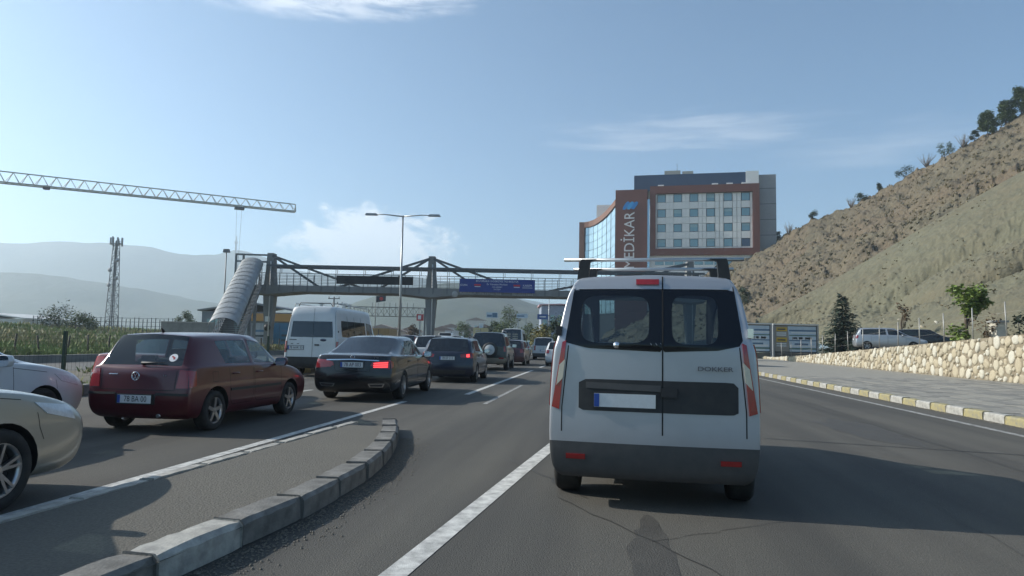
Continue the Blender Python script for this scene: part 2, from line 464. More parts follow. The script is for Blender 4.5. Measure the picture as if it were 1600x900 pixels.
# grit and small stones swept against the kerbs
gt = MB(); rg = random.Random(21)
def pebble(p, r):
    b = len(gt.v); gt.v += [p + Vector((math.cos(a) * r * rg.uniform(.7, 1.2), math.sin(a) * r * rg.uniform(.7, 1.2), 0)) for a in (0.2, 1.8, 3.3, 4.9)] + [p + Vector((0, 0, r * 0.7))]
    for i in range(4): gt.face((b + i, b + (i + 1) % 4, b + 4))
for k in range(2600):
    s = 3 + rg.random() ** 1.6 * 22; pebble(P(s, 7.46 - abs(rg.gauss(0, 0.10)), 0.004), rg.uniform(0.006, 0.022))
for k in range(2600):
    s = rg.uniform(2.6, 9.4); pebble(P(s, isl_r(s) + 0.03 + abs(rg.gauss(0, 0.14)), 0.004), rg.uniform(0.004, 0.013))
tag(gt.build('grit', mat('grit_stone', (0.17, 0.155, 0.125), 0.95, var=(40, 0.8), c2=(0.08, 0.075, 0.065))), 'fine grit and pebbles swept against the kerbs', 'grit', kind='stuff')
# left kerb of the main road and the low barrier beyond the opposite road
kl = MB(); strip(-11.62, -11.3, -10, 200, 0.02, kl); kl = kl.build('kerb_left', kerb_grey); tag(kl, kind='structure')
kdm = [kerb_mesh(KL, 'kerb_stone', kerb_grey, 0.25, 0.24), kerb_mesh(KL, 'kerb_stone', mat('kerb_paint_old', (0.34, 0.29, 0.13), 0.8, var=(5, 0.7), bump=(50, 0.004)), 0.25, 0.24)]
kerb_run(kl, lambda s: -11.35, 8, 70, kdm, -1)
bar_ = MB(); strip(-25.75, -25.4, -14, 300, 0.34, bar_)
for (a, fl) in ((-25.4, False), (-25.75, True)):
    rows = [[P(s, a, 0.0), P(s, a, 0.34)] for s in range(-14, 301, 4)]; bar_.grid(rows, sm=False, flip=fl)
tag(bar_.build('roadside_kerb_wall', concrete_dark), kind='structure')

# ------------------------------------------------------------------ terrain patches
def lerp(a, b, f): return a + (b - a) * f
def polyline(pts, f):
    """point at fraction f along a list of Vectors, by index"""
    k = f * (len(pts) - 1); i = min(int(k), len(pts) - 2); return pts[i].lerp(pts[i + 1], k - i)
def smooth_line(pts, n):
    out = []
    for i in range(n + 1):
        k = i / n * (len(pts) - 1); j = min(int(k), len(pts) - 2); f = k - j
        p0, p1, p2, p3 = pts[max(j - 1, 0)], pts[j], pts[j + 1], pts[min(j + 2, len(pts) - 1)]
        out.append(0.5 * ((2 * p1) + (-p0 + p2) * f + (2 * p0 - 5 * p1 + 4 * p2 - p3) * f * f + (-p0 + 3 * p1 - 3 * p2 + p3) * f ** 3))
    return out
# field on the left, rising to a low bank
def field_z(t, d):
    k = max(0.0, min(1.0, (-28.5 - t) / 48.0)); k = k * k * (3 - 2 * k)
    return 0.12 + 2.0 * k + noise.noise(Vector((d * 0.05, t * 0.06, 0))) * 0.25 * k + noise.noise(Vector((d * 0.2, t * 0.3, 3))) * 0.06
fm = MB(); ts = [-28.4 - 3.2 * i for i in range(22)] + [-110, -140, -200, -300, -420]
ss = [-10 + 4 * i for i in range(46)] + [190, 220, 260, 320, 400]
fm.grid([[P(s, t, field_z(t, s) - (0.0 if t > -120 else (abs(t) - 120) * 0.009)) for t in ts] for s in ss], flip=True)
field = fm.build('field', dirt); tag(field, kind='structure')

# the earth cutting and the hill above it
EDGE = [at(930, 541, 140), at(1020, 528, 128), at(1120, 513, 116), at(1185, 497, 113), at(1240, 470, 112), at(1300, 438, 111), at(1400, 380, 109), at(1500, 322, 107), at(1600, 266, 105), at(1750, 180, 100), at(1950, 70, 92)]
TOE = [at(1180, 505, 112), at(1240, 520, 98), at(1300, 526, 85), at(1400, 526, 67), at(1500, 524, 54), at(1600, 520, 46), at(1800, 510, 35), at(2300, 480, 24)]
RIDGE = [at(930, 528, 226), at(1020, 470, 215), at(1085, 432, 205), at(1130, 409, 198), at(1190, 391, 190), at(1250, 358, 183), at(1330, 320, 175), at(1400, 294, 168), at(1450, 272, 163), at(1520, 237, 156), at(1600, 196, 150), at(1750, 120, 138), at(1950, 20, 125)]
cut_m = mat('marl_slope', (0.150, 0.142, 0.090), 0.95, var=(0.10, 0.7), c2=(0.142, 0.116, 0.070), bump=(1.1, 0.35), var2=(0.45, 0.7, (0.105, 0.102, 0.066)))
scrub_m = mat('scrub_soil', (0.150, 0.128, 0.084), 0.97, var=(0.45, 0.85), c2=(0.080, 0.072, 0.048), bump=(1.4, 0.6), var2=(0.06, 0.6, (0.150, 0.105, 0.066)))
CUT = [EDGE[3] + (EDGE[3] - EDGE[4]) * 0.1] + EDGE[4:]
NU = 430
toeL, cutL = smooth_line(TOE, NU), smooth_line(CUT, NU)
cm = MB(); rows = []; NV = 150
for i in range(NU + 1):
    a, b = toeL[i], cutL[i]; row = []
    down = (a - b); side = Vector((down.y, -down.x, 0)).normalized(); nrm = side.cross(down).normalized()
    if nrm.z < 0: nrm = -nrm
    for j in range(NV + 1):
        f = j / NV * 1.12 - 0.12; p = a + (b - a) * f
        along = (p.x * side.x + p.y * side.y)
        e = math.sin(math.pi * min(1, max(0, f))) ** 0.6
        wob = noise.noise(Vector((p.x * 0.04, p.y * 0.04, p.z * 0.05))) * 5
        gul = noise.noise(Vector((along * 0.30 + wob * 0.35, f * 2.0, 1.7)))            # gullies run downhill
        gul2 = noise.noise(Vector((along * 0.85 + wob, f * 5.0, 4.1)))
        fine = noise.fractal(p * 0.9, 0.7, 2.1, 4)
        rill = sum((1 - abs(noise.noise(Vector((along * q_ + wob * 0.16 + f * 1.1, f * 1.6, 9.0 + q_ * 40))))) ** 12 * g_ for q_, g_ in ((0.10, 2.0), (0.21, 1.0), (0.42, 0.5)))
        h = -0.3 * math.sin(math.pi * max(0, f)) * (a - b).length * 0.10 + (gul * 1.05 + gul2 * 0.42 + fine * 0.34 - rill * 1.0) * (0.25 + 0.75 * e)
        row.append(p + nrm * h * (0.15 + 0.85 * e))
    rows.append(row)
cm.grid(rows)
cutting = cm.build('earth_cutting', cut_m, fix=True); tag(cutting, kind='structure')
edgeL, ridgeL = smooth_line(EDGE, 360), smooth_line(RIDGE, 360)
hm = MB(); rows = []; NH = 150
HILL = []
for i in range(361):
    a, b = edgeL[i] + Vector((0, 1.0, -1.6)), ridgeL[i]; row = []
    for j in range(NH + 14):
        f = j / NH
        if f <= 1: p = a.lerp(b, f) + Vector((0, 0, math.sin(math.pi * f) * -1.5))
        else: p = b + (b - a) * (f - 1) * Vector((1, 1, 0)).length * 0.7 + Vector((0, 0, -(f - 1) * (f - 1) * 900)); p.z = min(p.z, b.z)
        e = min(1.0, f * 8)
        h = (1 - abs(noise.noise(Vector((p.x * 0.045 + p.y * 0.03, p.y * 0.02, p.z * 0.42))))) * 1.3 + noise.fractal(p * 0.055, 0.8, 2.1, 5) * 2.3 + noise.fractal(p * 0.35, 0.8, 2.2, 3) * 0.8 + noise.fractal(p * 1.1, 0.9, 2.0, 3) * 0.35
        tr = p.z * 0.50 + noise.fractal(Vector((p.x * 0.03, p.y * 0.03, 4.0)), 0.8, 2.0, 3) * 2.2; saw = tr - math.floor(tr)
        h += (saw ** 3) * 1.15 * (0.5 + 0.5 * noise.noise(p * 0.12))
        p = p + Vector((0, 0, h * e)); row.append(p)
    rows.append(row); HILL.append(row)
hm.grid(rows)
hill = hm.build('hillside', scrub_m, fix=True); tag(hill, kind='structure')

# raised parking terrace behind the stone wall
def wall_top(s): return max(0.36, min(2.9, 2.05 - (s - 29.7) * 0.0395))
tm = MB(); rows = []
for s in range(4, 126, 2):
    row = []
    wz = wall_top(s) - 0.12 if s < 92 else max(0.02, 0.24 - (s - 92) * 0.02)
    for k in range(9):
        t = (t_wall(s) if s < 92 else 18.3) + k * 2.6
        row.append(P(s, t, wz + max(0, k - 3) * 0.14 + noise.noise(Vector((s * 0.3, k, 2))) * 0.05))
    rows.append(row)
tm.grid(rows, flip=True)
tag(tm.build('terrace_ground', earth), kind='structure')

# far hills and the wooded ridge in the middle of the view
far_m = mat('far_hill_woods', (0.045, 0.060, 0.034), 0.97, var=(0.006, 0.8), c2=(0.085, 0.085, 0.05), bump=(0.03, 3.0), var2=(0.02, 0.6, (0.03, 0.045, 0.026)))
def far_ridge(name, pts, Y, base_y, depth, rough, seed):
    """a ridge whose crest is seen along pts, standing Y metres ahead"""
    top = smooth_line([at(x, y, Y) for x, y in pts], 150); mb = MB(); rows = []
    for i, p in enumerate(top):
        row = []
        for j in range(26):
            f = j / 25
            if f < 0.72:
                k = f / 0.72; q = Vector((p.x * (1 - (1 - k) * depth / Y), p.y - (1 - k) * depth, lerp(-6, p.z, k ** 1.25)))
            else:
                k = (f - 0.72) / 0.28; q = Vector((p.x, p.y + k * depth, p.z * (1 - k * k) - 6 * k))
            amp = rough * min(1, k * 3 if f < 0.72 else 1)
            q.z += noise.fractal(Vector((q.x, q.y, seed)) * (3.0 / Y), 0.8, 2.1, 6) * amp
            row.append(q)
        rows.append(row)
    mb.grid(rows)
    tag(mb.build(name, far_m, fix=True), kind='structure')
far_ridge('far_hill', [(-500, 345), (-200, 352), (0, 372), (80, 376), (160, 388), (250, 400), (300, 404), (335, 402), (368, 394), (395, 398), (430, 412), (470, 425), (540, 430), (620, 428), (700, 440), (760, 452), (840, 470), (960, 490), (1080, 520), (1180, 556)], 2300, 520, 900, 26, 1.0)
far_ridge('valley_hill', [(-600, 430), (-300, 420), (0, 418), (90, 432), (160, 452), (250, 470), (340, 478), (420, 482), (520, 486), (620, 500), (720, 525), (800, 550)], 1300, 520, 450, 16, 5.0)
far_ridge('wooded_hill', [(340, 545), (420, 522), (520, 488), (600, 458), (660, 446), (710, 441), (750, 443), (785, 455), (820, 470), (870, 486), (930, 505), (980, 530), (1040, 556)], 900, 520, 330, 9, 9.0)
# ------------------------------------------------------------------ vehicles
def paintm(name, c, metal=0.0, rough=0.32, dust=0.25, dustc=(0.20, 0.18, 0.15)):
    return mat('paint_' + name, c, rough, metal, var=(2.3, dust), c2=tuple(a * (1 - 0.30) + b * 0.30 for a, b in zip(c, dustc)), coat=0.6)
black_pl = mat('black_plastic', (0.018, 0.018, 0.019), 0.55, var=(8, 0.5), c2=(0.04, 0.038, 0.035), bump=(200, 0.001))
grey_pl = mat('grey_plastic', (0.055, 0.055, 0.055), 0.6, var=(8, 0.5), c2=(0.09, 0.085, 0.08), bump=(200, 0.001))
rubber = mat('tyre_rubber', (0.014, 0.014, 0.014), 0.85, var=(12, 0.5), c2=(0.05, 0.046, 0.04))
alloy = mat('alloy_rim', (0.45, 0.45, 0.46), 0.32, 0.9, var=(9, 0.4), c2=(0.20, 0.19, 0.17))
alloy_dark = mat('dark_alloy', (0.03, 0.03, 0.032), 0.4, 0.5)
chrome = mat('chrome', (0.75, 0.76, 0.78), 0.12, 1.0)
lamp_red = mat('tail_lamp_red', (0.30, 0.010, 0.012), 0.12, coat=1.0, var=(20, 0.3), c2=(0.16, 0.005, 0.006))
lamp_lit = mat('brake_lamp_lit', (0.5, 0.02, 0.02), 0.15, coat=1.0, emit=((1.0, 0.05, 0.05), 2.2))
lamp_clear = mat('clear_lamp', (0.55, 0.50, 0.40), 0.15, coat=1.0, var=(30, 0.4), c2=(0.35, 0.32, 0.26))
lamp_white = mat('white_lamp', (0.62, 0.64, 0.66), 0.12, coat=1.0, var=(30, 0.4), c2=(0.35, 0.36, 0.38))
lamp_amber = mat('amber_lamp', (0.55, 0.12, 0.03), 0.18, coat=1.0)
plate_m = mat('number_plate', (0.66, 0.67, 0.66), 0.5, var=(20, 0.3), c2=(0.48, 0.47, 0.45))
plate_blue = mat('plate_blue', (0.02, 0.07, 0.32), 0.5)
ink = mat('plate_ink', (0.015, 0.015, 0.016), 0.6)
lining = mat('cabin_lining', (0.035, 0.036, 0.038), 0.9)
seat_m = mat('seat_fabric', (0.035, 0.037, 0.042), 0.95, var=(14, 0.5), c2=(0.06, 0.06, 0.065))
seam_black = mat('panel_gap', (0.006, 0.006, 0.006), 0.8)
g_clear = glass('glass_clear', (0.62, 0.72, 0.72))
g_tint = glass('glass_tinted', (0.22, 0.27, 0.29), 0.15)
g_dark = glass('glass_dark', (0.06, 0.07, 0.08), 0.4)
DEFAULT = dict(w=0.83, zu=0.20, zs=0.26, zb=0.46, zm=0.68, lvl=2, m_rear=4, m_front=4)

def station(c, st):
    k, y, zbelt, wb = st[:4]; o = st[-1] if isinstance(st[-1], dict) else {}
    w, zm = c['w'] * o.get('f', 1.0), min(c['zm'], zbelt - 0.07)
    zb = min(c['zb'], zm - 0.08); yl = o.get('yl', (0, 0, 0, 0)); wl = o.get('wl', (0.88, 0.975, 1.0, 1.0))
    zu, zs = o.get('zu', c['zu']), o.get('zs', c['zs'])
    r = [(w * wl[0], y + yl[0], zu), (w * wl[1], y + yl[1], zs), (w * wl[2], y + yl[2], zb), (w * wl[3], y + yl[3], zm), (wb, y, zbelt)]
    if k == 'e':
        cr = o.get('crown', 0.035)
        r += [(wb - 0.03, y + o.get('d5', 0), zbelt + 0.012), (wb - 0.09, y + o.get('d6', 0), zbelt + cr * 0.55), (wb - o.get('in7', 0.17), y + o.get('d7', 0), zbelt + cr * 0.75), (0, y + o.get('dc', 0), zbelt + cr)]
    else:
        yt, zt, wt, ze, zr = st[4:9]
        r += [(wb - 0.028, y, zbelt + 0.03), (wt, yt, zt), (wt - o.get('in7', 0.085), yt + o.get('d7', 0), ze), (0, yt + o.get('dc', 0), zr)]
    return r

def body_mesh(c, sts, arches, glassmap, drop=()):
    """subdivided car shell. glassmap: cell -> part name. Returns {part name: mesh data}, BVH tree"""
    c = {**DEFAULT, **c}; NL = 9; N = 17
    V, F, Fm = [], [], []
    names = ['body', 'arch']
    def mi(n):
        if n not in names: names.append(n)
        return names.index(n)
    rows = [station(c, s) for s in sts]
    for r in rows:
        V += [(-x, y, z) for (x, y, z) in r[:8]] + [(0, r[8][1], r[8][2])] + [(x, y, z) for (x, y, z) in r[:8][::-1]]
    ns = len(rows)
    lab = {5: 'side', 6: 'pillar', 7: 'top', 4: 'belt'}
    for i in range(ns - 1):
        for j in range(16):
            lev = j if j < 8 else 15 - j
            key = (i, lab.get(lev, 'low'))
            n = glassmap.get(key, 'body')
            if n != 'body' and key[1] in ('side', 'pillar'): n = n + ('|L' if j < 8 else '|R')
            F.append((i * N + j, i * N + j + 1, (i + 1) * N + j + 1, (i + 1) * N + j)); Fm.append(mi(n))
        F.append((i * N, (i + 1) * N, (i + 1) * N + 16, i * N + 16)); Fm.append(mi('underbody'))
    for end, i, m, sg in (('rear', 0, c['m_rear'], -1), ('front', ns - 1, c['m_front'], 1)):
        b = i * N; r = rows[i]; bulge = c.get('bulge_' + end, 0.06)
        cols = list(range(m + 2, 9)); x5 = r[m + 1][0]
        xs = [-r[k][0] / x5 for k in cols] + [r[k][0] / x5 for k in cols[:-1]][::-1]
        idx = []
        for lv in range(m + 1):
            sx, sy, sz = r[lv]; row = [b + lv]
            for fx in xs:
                V.append((fx * sx, sy + sg * bulge * (1 - fx * fx), sz)); row.append(len(V) - 1)
            row.append(b + 16 - lv); idx.append(row)
        idx.append([b + k for k in range(m + 1, 16 - m)])
        for lv in range(m + 1):
            for q in range(len(idx[0]) - 1):
                f = (idx[lv][q], idx[lv][q + 1], idx[lv + 1][q + 1], idx[lv + 1][q])
                F.append(f if sg < 0 else f[::-1])
                nm = glassmap.get((end, lv), None)
                if nm is not None and (q in (0, len(idx[0]) - 2)) and lv >= 4: nm = None
                Fm.append(mi(nm or ('bumper_' + end if lv <= 1 else 'body')))
    me = bpy.data.meshes.new('cage'); me.from_pydata(V, [], F)
    for n in names: me.materials.append(lining)
    me.polygons.foreach_set('material_index', Fm)
    bm = bmesh.new(); bm.from_mesh(me)
    bmesh.ops.recalc_face_normals(bm, faces=bm.faces)
    cl = bm.edges.layers.float.new('crease_edge')
    glassish = {i for i, n in enumerate(names) if n.split('|')[0] in set(glassmap.values())}
    for e in bm.edges:
        if len(e.link_faces) == 2:
            a, b2 = (f.material_index for f in e.link_faces)
            if (a in glassish) != (b2 in glassish) or (a in glassish and a != b2): e[cl] = 0.92
            elif names.index('underbody') in (a, b2) and a != b2: e[cl] = 0.6
    cv = bm.verts.layers.float.new('crease_vert')
    for v in bm.verts:
        if any((f.material_index in glassish) for f in v.link_faces) and not all((f.material_index in glassish) for f in v.link_faces): v[cv] = c.get('vcrease', 0.55)
    for i in range(ns - 1):                              # shoulder line
        for j in (4, 12):
            e = bm.edges.get((bm.verts[i * N + j], bm.verts[(i + 1) * N + j])) if bm.verts.ensure_lookup_table() is None else None
            if e and e[cl] < c.get('shoulder', 0.35): e[cl] = c.get('shoulder', 0.35)
        for j in (7, 9):
            e = bm.edges.get((bm.verts[i * N + j], bm.verts[(i + 1) * N + j]))
            if e and e[cl] < c.get('roof_edge', 0.25): e[cl] = c.get('roof_edge', 0.25)
    for i in (0, ns - 1):                                # corners at the tail and the nose
        for j in range(16):
            e = bm.edges.get((bm.verts[i * N + j], bm.verts[i * N + j + 1]))
            if e and e[cl] < c.get('corner', 0.3): e[cl] = c.get('corner', 0.3)
    bm.to_mesh(me); bm.free()
    ob = bpy.data.objects.new('cage', me); col.objects.link(ob)
    md = ob.modifiers.new('s', 'SUBSURF'); md.levels = md.render_levels = c['lvl']; md.subdivision_type = 'CATMULL_CLARK'
    cut = []
    for (ay, ar) in arches:
        for sg in (-1, 1):
            mb = MB(); xa, xb = sg * (c['w'] - 0.30), sg * (c['w'] + 0.3)
            mb.lathe([(0.0, xa), (ar, xa), (ar * 1.0, xb), (0.0, xb)], 28, 'X', (0, ay, c.get('arch_z', 0.30)), mi=1, sm=True)
            cm_ = mb.mesh('cutter', [lining] * len(names))
            b3 = bmesh.new(); b3.from_mesh(cm_); bmesh.ops.remove_doubles(b3, verts=b3.verts, dist=1e-5); bmesh.ops.recalc_face_normals(b3, faces=b3.faces); b3.to_mesh(cm_); b3.free()
            co = bpy.data.objects.new('cutter', cm_); col.objects.link(co); cut.append(co)
            bo = ob.modifiers.new('b', 'BOOLEAN'); bo.operation = 'DIFFERENCE'; bo.object = co; bo.solver = 'EXACT'
    bpy.context.view_layer.update()
    ev = ob.evaluated_get(bpy.context.evaluated_depsgraph_get()); em = ev.to_mesh()
    vs = [v.co.copy() for v in em.vertices]; out = {}; allp = []
    for p in em.polygons:
        idx = tuple(p.vertices); allp.append(idx)
        n = names[min(p.material_index, len(names) - 1)]
        if n == 'arch': n = 'arch|%d%d' % (p.center.x > 0, p.center.y > sum(a_[0] for a_ in arches) / len(arches))
        out.setdefault(n, []).append(idx)
    tree = BVHTree.FromPolygons(vs, allp)
    ev.to_mesh_clear()
    for o in cut + [ob]:
        d = o.data; bpy.data.objects.remove(o); bpy.data.meshes.remove(d)
    return vs, out, tree

def submesh(name, vs, faces, material, off=0.0, flip=False, keep=None):
    mp, v2, f2 = {}, [], []
    for f in faces:
        if keep and not keep(sum((vs[i] for i in f), Vector()) / len(f)): continue
        q = []
        for i in f:
            if i not in mp: mp[i] = len(v2); v2.append(vs[i])
            q.append(mp[i])
        f2.append(q[::-1] if flip else q)
    if not f2: return None
    me = bpy.data.meshes.new(name); me.from_pydata([tuple(v) for v in v2], [], f2)
    me.materials.append(material)
    me.polygons.foreach_set('use_smooth', [True] * len(f2)); me.update()
    if off:
        nn = [v.normal.copy() for v in me.vertices]
        for v, n in zip(me.vertices, nn): v.co += n * off
    me.update()
    return me

class Car:
    def __init__(s, name, label, cat, c, sts, arches, glassmap, paint, wheel_r=0.30, group='vehicles in the traffic jam', glassm=None, cabin=True, bumper_m=None, rim='spokes', seats=True, drop=()):
        s.c = {**DEFAULT, **c}; s.L = sts[-1][1] ; s.sts = sts
        s.root = empty(name); tag(s.root, label, cat, group)
        vs, parts, s.tree = body_mesh(c, sts, arches, glassmap)
        s.vs = vs; glassm = glassm or {}
        cnt = {}
        for n, fs in parts.items():
            base = n.split('|')[0]
            if base in drop: continue
            if base == 'arch': m_, nm = black_pl, 'wheel_arch'
            elif base == 'underbody': m_, nm = black_pl, 'underbody'
            elif base.startswith('bumper'): m_, nm = (bumper_m or paint), 'bumper'
            elif base == 'body': m_, nm = paint, 'body'
            elif base.startswith('trim'): m_, nm = glassm.get(base, black_pl), 'black_trim'
            else: m_, nm = glassm.get(base, g_tint), base.split('#')[0]
            o = link(nm, submesh(nm, vs, fs, m_), s.root)
            if base == 'body': s.body = o
        if cabin:
            zmin = min(st[2] for st in sts if st[0] == 'r') - 0.12
            me = submesh('cabin_lining', vs, parts['body'], lining, 0.02, True, lambda p: p.z > zmin)
            link('cabin_lining', me, s.root)
            w = s.c['w'] - 0.10; y0, y1 = s.cabin_y()
            mb = MB(); mb.b2((-w, y0, 0.30), (w, y1, 0.36)); mb.b2((-w, y1 - 0.45, 0.36), (w, y1 - 0.1, zmin + 0.02)); mb.build('cabin_floor', lining, s.root)
            if seats: s.seats(y0, y1)
        for (ay, ar) in arches:
            for sg in (-1, 1): s.wheel(sg, ay, wheel_r, rim)
    def cabin_y(s):
        r = [st for st in s.sts if st[0] == 'r']
        return r[0][1] + 0.15, r[-1][1] + 0.75
    def seats(s, y0, y1):
        zt = s.c.get('seat_z', 0.98)
        for sg in (-1, 1):
            y = y1 - 1.55
            mb = MB(); x = sg * 0.36
            mb.box((x, y + 0.25, 0.55), (0.46, 0.5, 0.16)); mb.box((x, y, 0.78), (0.44, 0.13, zt - 0.56 + 0.1), rot=Matrix.Rotation(0.16, 3, 'X'), taper=0.82)
            mb.box((x, y - 0.09, zt + 0.10), (0.25, 0.09, 0.17), rot=Matrix.Rotation(0.12, 3, 'X'), taper=0.85); mb.bar((x - 0.06, y - 0.07, zt - 0.02), (x - 0.06, y - 0.08, zt + 0.05), 0.012); mb.bar((x + 0.06, y - 0.07, zt - 0.02), (x + 0.06, y - 0.08, zt + 0.05), 0.012)
            mb.build('seat', seat_m, s.root)
        if y1 - y0 > 2.1:
            mb = MB(); y = y0 + 0.35
            mb.box((0, y + 0.25, 0.55), (1.2, 0.5, 0.16)); mb.box((0, y, 0.76), (1.24, 0.13, 0.5), rot=Matrix.Rotation(0.2, 3, 'X'), taper=0.9)
            for x in (-0.38, 0.38): mb.box((x, y - 0.08, zt + 0.02), (0.26, 0.08, 0.14), taper=0.85)
            mb.build('seat', seat_m, s.root)
        st = MB(); n = 18
        pts = [(-0.36 + 0.18 * math.cos(a), y1 - 0.85 - 0.09 * math.sin(a), zt - 0.08 + 0.16 * math.sin(a)) for a in [2 * math.pi * i / n for i in range(n + 1)]]
        st.tube(pts, 0.014, 6); st.build('steering_wheel', black_pl, s.root)
    def wheel(s, sg, ay, r, rim):
        x = sg * (s.c['w'] - 0.115); wd = 0.19 + 0.02 * (r > 0.31)
        ho = wd / 2
        mb = MB(); rr = r * 0.66
        mb.lathe([(rr, -ho), (r * 0.93, -ho), (r * 0.985, -ho * 0.8), (r, -ho * 0.5), (r, ho * 0.5), (r * 0.985, ho * 0.8), (r * 0.93, ho), (rr, ho)], 32, 'X', (0, 0, 0), closed=True)
        w = mb.build('wheel', rubber, s.root, (x, ay, r))
        mb = MB(); o = sg * ho
        if rim == 'cap':
            mb.lathe([(rr, o * 0.95), (rr * 0.93, o * 1.02), (rr * 0.5, o * 1.0), (rr * 0.2, o * 1.1), (0.0, o * 1.1)], 28, 'X')
            for k in range(9):
                a = 2 * math.pi * k / 9
                mb.box((o * 1.03, math.cos(a) * rr * 0.68, math.sin(a) * rr * 0.68), (0.004, rr * 0.30, 0.022), 1, Matrix.Rotation(a, 3, 'X'))
            mb.build('rim', [alloy, black_pl], w)
        else:
            mb.lathe([(rr, -o * 0.9), (rr * 0.94, -o * 0.2), (rr * 0.90, o * 0.55), (rr * 0.99, o * 0.97), (rr, o * 0.9)], 32, 'X')
            mb.lathe([(rr * 0.9, 0), (0.0, 0)], 24, 'X', mi=1)
            mb.lathe([(rr * 0.24, o * 0.2), (rr * 0.24, o * 0.82), (rr * 0.17, o * 0.9), (0.0, o * 0.9)], 18, 'X')
            nsp = 5
            for k in range(nsp):
                for da in ((-0.17, 0.17) if rim == 'spokes' else (0.0,)):
                    a = 2 * math.pi * k / nsp + 0.3; a2 = a + da
                    p0 = Vector((o * 0.72, math.cos(a + da * 0.4) * rr * 0.18, math.sin(a + da * 0.4) * rr * 0.18)); p1 = Vector((o * 0.86, math.cos(a2) * rr * 0.95, math.sin(a2) * rr * 0.95))
                    d = p1 - p0; yv = Vector((1, 0, 0)); zv = d.normalized(); xv = yv.cross(zv).normalized()
                    M = Matrix((xv, zv.cross(xv), zv)).transposed()
                    mb.box((p0 + p1) / 2, (0.026 if rim == 'spokes' else 0.055, 0.035, d.length), 0, M, taper=0.8)
            mb.build('rim', [alloy if rim != 'black' else alloy_dark, black_pl], w)
    # ---- pieces laid on the shell
    def hit(s, axis, a, b):
        if axis == 'rear': o, d = Vector((a, -3, b)), Vector((0, 1, 0))
        elif axis == 'front': o, d = Vector((a, 12, b)), Vector((0, -1, 0))
        elif axis == 'right': o, d = Vector((4, a, b)), Vector((-1, 0, 0))
        elif axis == 'left': o, d = Vector((-4, a, b)), Vector((1, 0, 0))
        else: o, d = Vector((a, b, 5)), Vector((0, 0, -1))
        p, n, i, t = s.tree.ray_cast(o, d)
        if p is None:
            p, n, i, t = s.tree.find_nearest(o + d * (3.0 if axis == 'rear' else 3.2))
            if p is None: return o, -d
        if n.dot(d) > 0: n = -n
        return p, n
    def panel(s, name, axis, top, bot, m_, proud=0.006, nx=8, ny=4, parent=None, depth=0.03):
        """a moulded piece following the shell: top and bottom polylines in the view plane of that side"""
        def along(pl, f):
            k = f * (len(pl) - 1); i = min(int(k), len(pl) - 2); t = k - i
            return (pl[i][0] + (pl[i + 1][0] - pl[i][0]) * t, pl[i][1] + (pl[i + 1][1] - pl[i][1]) * t)
        rows = []; inn = []
        nx = max(nx, len(top) * 2)
        for j in range(ny + 1):
            row, ir = [], []
            for i in range(nx + 1):
                a, b = along(top, i / nx), along(bot, i / nx); g_ = j / ny
                p, n = s.hit(axis, a[0] + (b[0] - a[0]) * g_, a[1] + (b[1] - a[1]) * g_)
                row.append(p + n * proud); ir.append(p - n * depth)
            rows.append(row); inn.append(ir)
        mb = MB(); mb.grid(rows)
        for A, B in ((rows[0], inn[0]), (inn[-1], rows[-1])): mb.grid([A, B], sm=False)
        for k, fl in ((0, True), (-1, False)): mb.grid([[r_[k] for r_ in rows], [r_[k] for r_ in inn]], sm=False, flip=fl)
        return mb.build(name, m_, parent or s.root, fix=True)
    def rect(s, name, axis, a0, a1, b0, b1, m_, **k):
        return s.panel(name, axis, [(a0, b1), (a1, b1)], [(a0, b0), (a1, b0)], m_, **k)
    def seam(s, name, axis, pts, w=0.007, closed=False, m_=None, proud=0.0015):
        pl = list(pts) + ([pts[0]] if closed else []); P_ = []
        for a, b in zip(pl, pl[1:]):
            k = max(2, int(math.hypot(b[0] - a[0], b[1] - a[1]) / 0.06))
            P_ += [(a[0] + (b[0] - a[0]) * i / k, a[1] + (b[1] - a[1]) * i / k) for i in range(k)]
        P_.append(pl[-1]); H = [s.hit(axis, *q) for q in P_]; mb = MB(); rows = []
        for i, (p, n) in enumerate(H):
            d = (H[min(i + 1, len(H) - 1)][0] - H[max(i - 1, 0)][0]).normalized(); e = n.cross(d).normalized() * (w / 2)
            rows.append([p + n * proud - e, p + n * proud + e])
        mb.grid(rows, sm=False)
        return mb.build(name, m_ or seam_black, s.root)
    def handle(s, axis, a, b, m_, L=0.19):
        p, n = s.hit(axis, a, b); mb = MB()
        d = Vector((0, 1, 0)); d = (d - n * d.dot(n)).normalized()
        pts = [p + d * (f - 0.5) * L + n * (0.004 + 0.03 * math.sin(math.pi * f) ** 0.5) for f in [i / 8 for i in range(9)]]
        mb.tube(pts, 0.013, 6); mb.build('door_handle', m_, s.root)
    def mirror(s, y, z, m_, sg=1, size=1.0):
        p, n = s.hit('right' if sg > 0 else 'left', y, z)
        mb = MB(); c = p + Vector((sg * 0.13 * size, -0.02, 0.05))
        mb.tube([p - Vector((sg * 0.03, 0, 0.0)), c - Vector((sg * 0.03, 0, 0.03))], 0.025, 8, mi=1)
        rows = []
        for i in range(7):
            f = i / 6; yy = 0.07 - 0.12 * f; k = (0.35, 0.75, 0.95, 1, 1, 0.98, 0.9)[i]
            ring = []
            for j in range(13):
                t = 2 * math.pi * j / 12; cx, cz = math.cos(t), math.sin(t)
                ring.append(c + Vector((math.copysign(abs(cx) ** 0.6, cx) * 0.105 * k * size, yy, math.copysign(abs(cz) ** 0.6, cz) * 0.075 * k * size)))
            rows.append(ring)
        mb.grid(rows); mb.face([len(mb.v) - 13 + j for j in range(12)], 2)
        mb.build('door_mirror', [m_, black_pl, chrome], s.root, fix=True)
